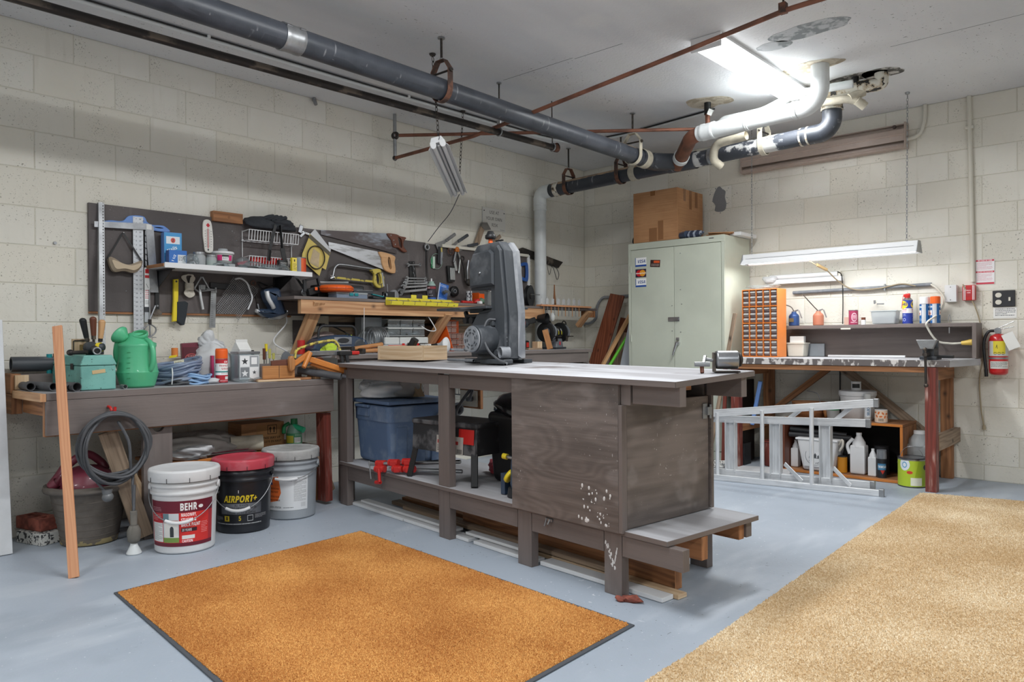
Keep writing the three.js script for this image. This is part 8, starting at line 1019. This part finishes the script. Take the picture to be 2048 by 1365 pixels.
// on the wall above
const cd=thing('wall_conduit','grey horizontal conduit along the back wall ending at the white junction box','conduit');part(cd,'pipe',run([[2.1,1.358,0.025],[3.1,1.372,0.025]],0.013,0.02,3,12),M.charLight);part(cd,'clip',box(0.012,0.05,0.02,[2.79,1.367,0.03]),M.galv);
const jb=thing('junction_box','white plastic junction box on the back wall','box',[3.223,1.3,0.001]);part(jb,'cover',box(0.075,0.12,0.045,[0,0,0.0235],undefined,0.004),M.white);for(const s of[-1,1])part(jb,'screw',cyl(0.003,0.003,0.002,[0,s*0.045,0.0468],[Math.PI / 2,0,0],8),M.dark);
const yc=thing('yellow_plug_cord','white cord ending in a yellow plug hanging over the bench','cord');part(yc,'cord',tube([[3.1,1.372,0.04],[3.15,1.33,0.06],[3.19,1.26,0.07],[3.17,1.17,0.1],[3.12,1.1,0.23],[3.12,1.06,0.23],[3.17,0.97,0.2],[3.24,0.95,0.16],[3.31,0.952,0.15]],0.007,80,8),M.offwhite);part(yc,'plug',[rod([3.31,0.952,0.15],[3.36,0.957,0.15],0.013,0.02),rod([3.355,0.957,0.15],[3.375,0.958,0.15],0.021)],mat({color:0xe0bd5a,roughness:0.45}));
const lc=thing('lamp_cord','brown lamp cord with an inline plug joining the bench light to the wall','cord');part(lc,'cord',tube([[2.36,1.57,0.36],[2.39,1.54,0.3],[2.42,1.52,0.22],[2.48,1.42,0.08],[2.58,1.36,0.045],[2.75,1.36,0.042],[2.9,1.385,0.042],[3.0,1.365,0.042]],0.005,80,7),mat({color:0x9b8d74,roughness:0.6}));part(lc,'plug',rod([2.39,1.545,0.3],[2.43,1.51,0.21],0.012),mat({color:0xb79a6c,roughness:0.5}));solo('black_cable','thin black cable dropping from the tube light behind the bench','cord',tube([[2.47,1.5,0.09],[2.49,1.47,0.06],[2.49,1.3,0.035],[2.485,1.1,0.03]],0.004,30,6),M.black);solo('cable_tail','grey cable running down the back wall under the bench','cord',run([[2.46,0.8,0.02],[2.46,0.4,0.02]],0.005,0.01,3,6),M.dark);
const al=thing('alarm_pull','red and white fire alarm pull station on the back wall','alarm',[3.335,1.3,0.001]);part(al,'case',box(0.078,0.108,0.045,[0,0,0.0235],undefined,0.006),M.redMetal);part(al,'stripe',[-0.03,-0.022,0.024,0.032].map((x)=>box(0.004,0.1,0.002,[x,0,0.0465],undefined,0)),M.white);part(al,'print',sheet(0.034,0.06,[0.0,0.005,0.047]),print(68,120,(x,w,h)=>{fillR(x,'#b3252c',0,0,w,h);say(x,'PULL',34,38,24,'#f2dede');say(x,'FIRE',34,70,22,'#f2dede');}));
solo('fire_notice','red and white fire instructions notice on the back wall','notice',sheet(0.112,0.172,[3.425,1.442,0.002]),print(224,344,(x,w,h)=>{fillR(x,'#f2eef0',0,0,w,h);for(const yy of[4,160,318])fillR(x,'#cf3348',4,yy,w - 8,24);say(x,'IN CASE OF FIRE',112,16,22,'#fff');say(x,'DO NOT USE ELEVATOR',112,172,17,'#fff');scrawl(x,20,44,180,100,7,'rgba(205,110,125,.6)');scrawl(x,20,200,180,100,7,'rgba(205,110,125,.6)');}));
const so=thing('wall_outlet','black double-gang outlet and switch plate on the back wall','outlet',[3.535,1.253,0.001]);part(so,'plate',box(0.13,0.11,0.012,[0,0,0.007],undefined,0.003),M.dark);for(const s of[-1,1])part(so,'receptacle',ext(oval(-0.03,s*0.024,0.019,0.017,14),0.004,0.001,[],[0,0,0.013]),M.offwhite);part(so,'switch',box(0.012,0.026,0.012,[0.034,-0.005,0.017]),M.offwhite);solo('switch_note','small handwritten paper label under the black outlet','note',sheet(0.135,0.075,[3.54,1.157,0.002]),print(200,110,(x,w,h)=>{fillR(x,'#efeeea',0,0,w,h);scrawl(x,16,14,170,80,5,'rgba(50,50,60,.75)');}));
const fe=thing('fire_extinguisher','red fire extinguisher with paper tag hanging on the back wall','extinguisher',[3.515,0.735,0.09]);part(fe,'tank',lathe([[0,0],[0.04,0.002],[0.054,0.014],[0.056,0.03],[0.056,0.235],[0.048,0.262],[0.025,0.278],[0,0.28]],32),M.redMetal);part(fe,'label',wrap(0.0565,0.1,2.6,0.3,0.18),print(256,150,(x,w,h)=>{fillR(x,'#c9cbc6',0,0,w,h);fillR(x,'#e3d23e',60,0,130,h - 22);x.strokeStyle='#222';x.lineWidth=4;x.beginPath();x.moveTo(90,70);x.lineTo(98,40);x.lineTo(106,76);x.stroke();for(let i=0;i<3;i++)x.strokeRect(70+i*40,h - 36,22,20);}));part(fe,'band',wrap(0.0568,0.012,6.283,0,0.115),M.galv);part(fe,'label',wrap(0.0567,0.05,2.2,0.3,0.07),print(200,90,(x,w,h)=>{fillR(x,'#d8d8d4',0,0,w,h);scrawl(x,14,14,170,60,5);}));part(fe,'valve',[cyl(0.018,0.018,0.03,[0,0.295,0]),cyl(0.02,0.02,0.01,[0.0,0.3,0.02],[Math.PI / 2,0,0])],M.steel);part(fe,'lever',[bar([0,0.315,0],[0.09,0.36,0],0.02,0.006),bar([0,0.305,0],[0.09,0.325,0],0.02,0.006)],M.chrome);part(fe,'hose',tube([[-0.015,0.3,0.01],[-0.055,0.29,0.02],[-0.078,0.22,0.03],[-0.072,0.1,0.035],[-0.066,0.04,0.035]],0.0095,40,8),M.black);part(fe,'nozzle',rod([-0.066,0.04,0.035],[-0.064,-0.01,0.035],0.011),M.black);part(fe,'tag',box(0.07,0.11,0.002,[0.08,0.23,0.06],[0,0,0.42],0.0005),M.paper);
solo('hanging_wire','thin cord with a knot hanging down the wall beside the extinguisher','cord',[tube([[3.3,1.36,0.05],[3.37,1.2,0.03],[3.405,1.05,0.025],[3.418,0.9,0.02],[3.392,0.7,0.02],[3.4,0.5,0.02],[3.416,0.38,0.02]],0.005,60,6),cyl(0.012,0.009,0.03,[3.417,0.37,0.02])],mat({color:0xa89a80,roughness:0.7}));solo('shelf_hook','small wire hook and white tag hanging from the back shelf edge','hook',[tube([[3.24,1.1,0.2],[3.25,1.15,0.2],[3.26,1.1,0.2]],0.002,16,5),rod([3.25,1.06,0.212],[3.25,1.02,0.212],0.004)],M.galv);
// step ladder lying on its side
const ld=thing('step_ladder','folded aluminium step ladder lying on its side in front of the back workbench','ladder');
part(ld,'rail',bar([1.93,0.462,1.14],[3.0,0.583,1.0],0.025,0.05),M.alu);part(ld,'rail',bar([1.93,0.02,1.17],[3.03,0.02,1.01],0.03,0.038),M.alu);part(ld,'rail',bar([1.9,0.42,1.07],[2.94,0.448,0.96],0.025,0.05),M.alu);part(ld,'rail',bar([1.9,0.045,1.08],[2.955,0.05,0.93],0.03,0.045),M.alu);
for(const[x,k]of[[2.06,0.12],[2.37,0.43],[2.69,0.74]]){const z=mix(1.07,0.95,k);part(ld,'step',[box(0.07,0.36,0.005,[x,0.235,z - 0.02]),box(0.006,0.36,0.05,[x - 0.034,0.235,z]),box(0.006,0.36,0.05,[x+0.034,0.235,z])],M.alu);part(ld,'rear_bar',rod([x - 0.06,0.03,z+0.09],[x - 0.06,0.46+k*0.1,z+0.085],0.014),M.alu);}
for(const[a,b]of[[[2.42,0.42,1.0],[2.56,0.53,1.03]],[[2.72,0.43,0.97],[2.86,0.55,1.0]],[[2.42,0.14,1.0],[2.56,0.04,1.05]],[[2.73,0.14,0.96],[2.86,0.045,1.02]]])part(ld,'brace',bar(a,b,0.005,0.03),M.alu);for(const p of[[3.01,0.584,1.0],[3.04,0.02,1.008],[2.95,0.448,0.96],[2.965,0.05,0.93]])part(ld,'end_shoe',box(0.03,0.055,0.035,p,[0,0.13,0],0.004),M.galv);part(ld,'top_hinge',box(0.05,0.05,0.06,[1.92,0.44,1.1],undefined,0.006),M.galv);
// floor goods under the back bench
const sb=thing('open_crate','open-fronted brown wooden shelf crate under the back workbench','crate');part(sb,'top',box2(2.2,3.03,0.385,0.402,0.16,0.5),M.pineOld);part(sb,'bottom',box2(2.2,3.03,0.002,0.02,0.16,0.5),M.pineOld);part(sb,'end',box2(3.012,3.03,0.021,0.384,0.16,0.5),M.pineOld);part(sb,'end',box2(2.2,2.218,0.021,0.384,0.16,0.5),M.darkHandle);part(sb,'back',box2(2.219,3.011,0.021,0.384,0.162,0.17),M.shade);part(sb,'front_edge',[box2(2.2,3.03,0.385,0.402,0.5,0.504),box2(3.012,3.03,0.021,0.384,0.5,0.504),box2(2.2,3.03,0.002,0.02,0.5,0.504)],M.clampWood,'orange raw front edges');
const g0=0.021;
const pb=thing('planter_bucket','white square planter pail with a round tree emblem inside the crate','bucket',[2.45,g0,0.385]);part(pb,'pail',shell2(0.21,0.19,0.29,0.23,0.23),M.white);part(pb,'rim',box(0.305,0.016,0.24,[0,0.231,0],undefined,0.006),M.white);part(pb,'rope_handle',tube([[0.14,0.2,0.06],[0.17,0.24,0.07],[0.175,0.2,0.08],[0.15,0.16,0.07]],0.008,20,7),M.rope);part(pb,'emblem',sheet(0.16,0.16,[-0.01,0.115,0.1085],[-0.085,0,0]),print(256,256,(x,w,h)=>{fillR(x,'#e6e7e8',0,0,w,h);x.strokeStyle='#7b7f83';x.lineWidth=6;x.beginPath();x.arc(128,128,112,0,7);x.stroke();x.fillStyle='#4b4f53';for(const[q,s]of[[128,62],[92,42],[164,42],[66,30],[190,30]]){for(let i=0;i<3;i++){x.beginPath();x.moveTo(q,160 - s - i*s*0.1+i*s*0.3);x.lineTo(q+s*0.3,160 - s*0.5+i*s*0.22);x.lineTo(q - s*0.3,160 - s*0.5+i*s*0.22);x.fill();}}fillR(x,'#4b4f53',56,158,146,4);const arc=(s,r,a0,st,f)=>{x.font='bold 24px sans-serif';x.textAlign='center';x.textBaseline='middle';[...s].forEach((ch,i)=>{const a=a0+i*st;x.save();x.translate(128+r*Math.cos(a),128+r*Math.sin(a));x.rotate(a+(f?-1.57:1.57));x.fillText(ch,0,0);x.restore();});};arc('TREE FARM',92,-2.3,0.18);arc('FARM FRESH',92,2.35,-0.18,true);}));
for(const[i,a,b]of[[0,[2.2,0.31,0.42],[2.62,0.285,0.36]],[1,[2.2,0.272,0.44],[2.66,0.268,0.38]]].map((q)=>q))solo('foam_tube',['upper black foam pipe sleeve lying across the planter pail','lower black foam pipe sleeve lying across the planter pail'][i],'tube',rod([a[0]+0.03,a[1],a[2]],b,0.02),M.dark);
const jug=(label,x,z,w,d,h,m,cap,y0=g0)=>{const t=thing('jug',label,'jug',[x,y0,z]);part(t,'body',[shell2(w,d,w,d,h*0.7),place(lathe([[w*0.48,0],[w*0.42,h*0.12],[w*0.2,h*0.25],[w*0.16,h*0.3],[0,h*0.3]],24),[0,h*0.66,0])],m);part(t,'cap',cyl(w*0.19,w*0.19,h*0.06,[0,h*0.98,0]),cap);return t;};
const j1=jug('tall white plastic jug with a side handle inside the crate',2.71,0.38,0.1,0.09,0.29,M.white,M.white);part(j1,'handle',tube([[-0.035,0.25,0.02],[-0.07,0.2,0.03],[-0.055,0.14,0.03]],0.012,14,8),M.white);jug('white square bottle standing left of the planter pail',2.25,0.37,0.055,0.06,0.2,M.white,M.white);jug('narrow white bottle between the jug and the spray can',2.815,0.42,0.055,0.05,0.19,M.white,M.white);
const sc=thing('spray_can','black and blue spray can with a grey cap inside the crate','can',[2.878,g0,0.44]);part(sc,'body',cyl(0.031,0.031,0.13,[0,0.066,0],undefined,26),M.dark);part(sc,'label',wrap(0.0315,0.11,2.6,0.4,0.066),print(180,150,(x,w,h)=>{fillR(x,'#23282e',0,0,w,h);fillR(x,'#4a8ab4',20,30,130,60);say(x,'TREMCLAD',90,60,28,'#f0f0f0','center','900','sans-serif',130);x.fillStyle='#c8372c';x.beginPath();x.moveTo(60,92);x.lineTo(130,92);x.lineTo(95,130);x.fill();}));part(sc,'cap',cyl(0.032,0.031,0.06,[0,0.162,0]),M.charLight);const oo=thing('orange_can','amber orange can in the shadow of the crate','can',[2.6,g0,0.4]);part(oo,'body',cyl(0.034,0.034,0.11,[0,0.056,0]),mat({color:0xd08a1e,roughness:0.4}));part(oo,'lid',cyl(0.03,0.03,0.008,[0,0.115,0]),M.dark);
solo('dark_jar','dark labelled jar at the back of the crate','jar',[cyl(0.05,0.05,0.2,[2.84,g0+0.101,0.3])],M.dark);solo('tarp_bundle','black folded sheeting stuffed at the back of the crate','tarp',lump(0.12,0.12,0.06,[2.6,0.16,0.25],0.2,2,-1),M.black);
const t0=0.403;const wp=thing('paint_pail','white lidded plastic pail standing on the crate','bucket',[2.67,t0,0.28]);part(wp,'pail',lathe([[0,0],[0.105,0],[0.118,0.16],[0.122,0.163],[0.122,0.17],[0,0.17]],36),M.bucketW);part(wp,'lid',lathe([[0.12,0.17],[0.127,0.172],[0.127,0.2],[0.118,0.206],[0,0.203]],36),M.bucketW);const sm=thing('small_can','small white can with a dark label on the white pail lid','can',[2.66,t0+0.205,0.28]);part(sm,'body',cyl(0.034,0.034,0.065,[0,0.033,0]),M.white);part(sm,'label',wrap(0.0345,0.03,1.6,0.3,0.035),M.dark);
const ck=thing('caulk_tube','white and blue caulking tube standing on the crate','tube',[2.775,t0,0.4]);part(ck,'body',cyl(0.024,0.024,0.19,[0,0.096,0]),M.jugMilky);part(ck,'label',wrap(0.0245,0.12,2,0.5,0.09),print(80,200,(x,w,h)=>{fillR(x,'#dfe6ec',0,0,w,h);x.save();x.translate(40,100);x.rotate(-1.57);say(x,'SILICONE',0,0,36,'#2a5f8a','center','900');x.restore();}));const cn=thing('paint_can','small orange-splashed white can at the crate corner','can',[2.87,t0,0.42]);part(cn,'body',cyl(0.041,0.041,0.088,[0,0.045,0],undefined,26),M.white);part(cn,'label',wrap(0.0415,0.08,3,0.4,0.045),print(180,120,(x,w,h)=>{fillR(x,'#e9d3bd',0,0,w,h);x.fillStyle='#d8743a';for(let i=0;i<9;i++){x.beginPath();x.ellipse(20+i*20,24+(i*37)% 70,16,9,i,0,7);x.fill();}for(let i=0;i<8;i++)fillR(x,'#333',60+i*6,84,3,30);}));const yg=thing('food_tub','clear tub with a green lid on the crate','tub',[2.52,t0,0.36]);part(yg,'tub',cyl(0.036,0.044,0.06,[0,0.031,0]),M.clearMilky);part(yg,'lid',cyl(0.047,0.047,0.012,[0,0.068,0]),M.greenDark);
const bk=thing('wicker_basket','brown oval wooden basket with a wire handle on the crate','basket',[2.33,t0,0.3]);part(bk,'body',(()=>{const g=lathe([[0,0],[0.085,0],[0.11,0.1],[0.112,0.11],[0.105,0.11],[0.08,0.01],[0,0.01]],36);g.scale(1.2,1,0.8);return g;})(),M.pineOld);part(bk,'handle',tube([[0.08,0.1,0],[0.06,0.17,0],[-0.02,0.19,0]],0.003,20,6),M.galv);solo('leather_glove','tan leather glove hanging over the basket','glove',lump(0.03,0.055,0.03,[2.47,t0+0.055,0.33],0.2,2,-0.95),M.toolWood);
const bj=thing('water_jug','large cloudy clear jug with a white cap on the floor behind the lime can','jug',[3.09,0.001,0.33]);part(bj,'body',[shell2(0.16,0.13,0.165,0.135,0.26),place(lathe([[0.078,0],[0.07,0.04],[0.04,0.07],[0.034,0.08],[0,0.08]],28),[0,0.25,0])],M.clearMilky);part(bj,'cap',cyl(0.036,0.036,0.022,[0,0.34,0]),M.white);part(bj,'label',box(0.03,0.12,0.002,[0.07,0.09,0.069]),M.dark);
const lm=thing('paint_can','lime green paint can with a wire handle on the floor by the crate','can',[3.09,0.001,0.515],0.1);part(lm,'body',cyl(0.086,0.086,0.19,[0,0.096,0],undefined,36),M.steel);part(lm,'label',wrap(0.0866,0.17,4.4,0.6,0.092),print(700,260,(x,w,h)=>{fillR(x,'#b7cf37',0,0,w,h);x.fillStyle='#a3bd2c';x.beginPath();x.moveTo(w*0.5,0);x.lineTo(w*0.75,0);x.lineTo(w*0.62,h);x.lineTo(w*0.4,h);x.fill();x.fillStyle='#e6eef4';x.beginPath();x.arc(190,40,62,0,7);x.fill();x.strokeStyle='#6aa7cf';x.lineWidth=10;x.beginPath();x.arc(190,44,26,0,7);x.stroke();x.fillStyle='#d8432f';x.beginPath();x.ellipse(250,118,34,16,0,0,7);x.fill();fillR(x,'#eef0da',260,170,130,80);x.fillStyle='#23272a';x.beginPath();x.arc(440,66,26,0,7);x.fill();fillR(x,'#f2f4f4',450,140,96,120);say(x,'GREEN',498,160,24,'#3a78b4');for(let i=0;i<10;i++)fillR(x,'#222',458+i*8,212,4,44);}));part(lm,'rim',[tor(0.085,0.004,[0,0.19,0],[Math.PI / 2,0,0],6.283,36),tor(0.085,0.003,[0,0.004,0],[Math.PI / 2,0,0],6.283,36)],M.dark);part(lm,'lid',cyl(0.074,0.074,0.004,[0,0.188,0],undefined,32),M.lidDust);part(lm,'bail',tube([[-0.088,0.15,0.01],[-0.05,0.24,0.02],[0,0.265,0.02],[0.05,0.24,0.02],[0.088,0.15,0.01]],0.002,40,6),M.steel);
// left end under the bench
solo('blue_foam','pale blue folded plastic sheet standing by the left bench leg','sheet',bar([1.93,0.32,0.42],[1.99,0.66,0.4],0.07,0.03,0.006),M.blueT);solo('toner_box','dark box on the floor under the left end of the back bench','box',box(0.1,0.17,0.12,[1.83,0.086,0.4]),M.dark);const rc=thing('red_pot','dull red cylinder pot on the floor left of the crate','pot',[2.05,0.001,0.33]);part(rc,'body',cyl(0.06,0.07,0.19,[0,0.096,0]),M.redPaint);part(rc,'rim',tor(0.07,0.006,[0,0.19,0],[Math.PI / 2,0,0]),M.redPaint);
solo('floor_board','white dusty board lying flat on the floor under the back bench','board',box(0.42,0.016,0.55,[2.14,0.0085,0.78],[0,0.35,0]),M.plateWhite);const pg=thing('gravel_bag','clear bag of grey pebbles on the floor beside the cabinet','bag',[1.8,0.001,0.72]);part(pg,'gravel',lump(0.07,0.035,0.06,[0,0.03,0],0.25,2.2,-0.8),M.brickWhite);solo('black_panel','black panel standing behind the goods at the left end of the bench','panel',box(0.02,0.66,0.36,[1.8,0.331,0.3]),M.black);
}
function shell2(w0,d0,w1,d1,h){const g=new RoundedBoxGeometry(1,1,1,2,0.08),P=g.attributes.position;for(let i=0;i<P.count;i++){const k=P.getY(i)+0.5;P.setXYZ(i,P.getX(i)*mix(w0,w1,k),0.001+k*h,P.getZ(i)*mix(d0,d1,k));}g.computeVertexNormals();return done(g);}

renderer.render(scene,camera);
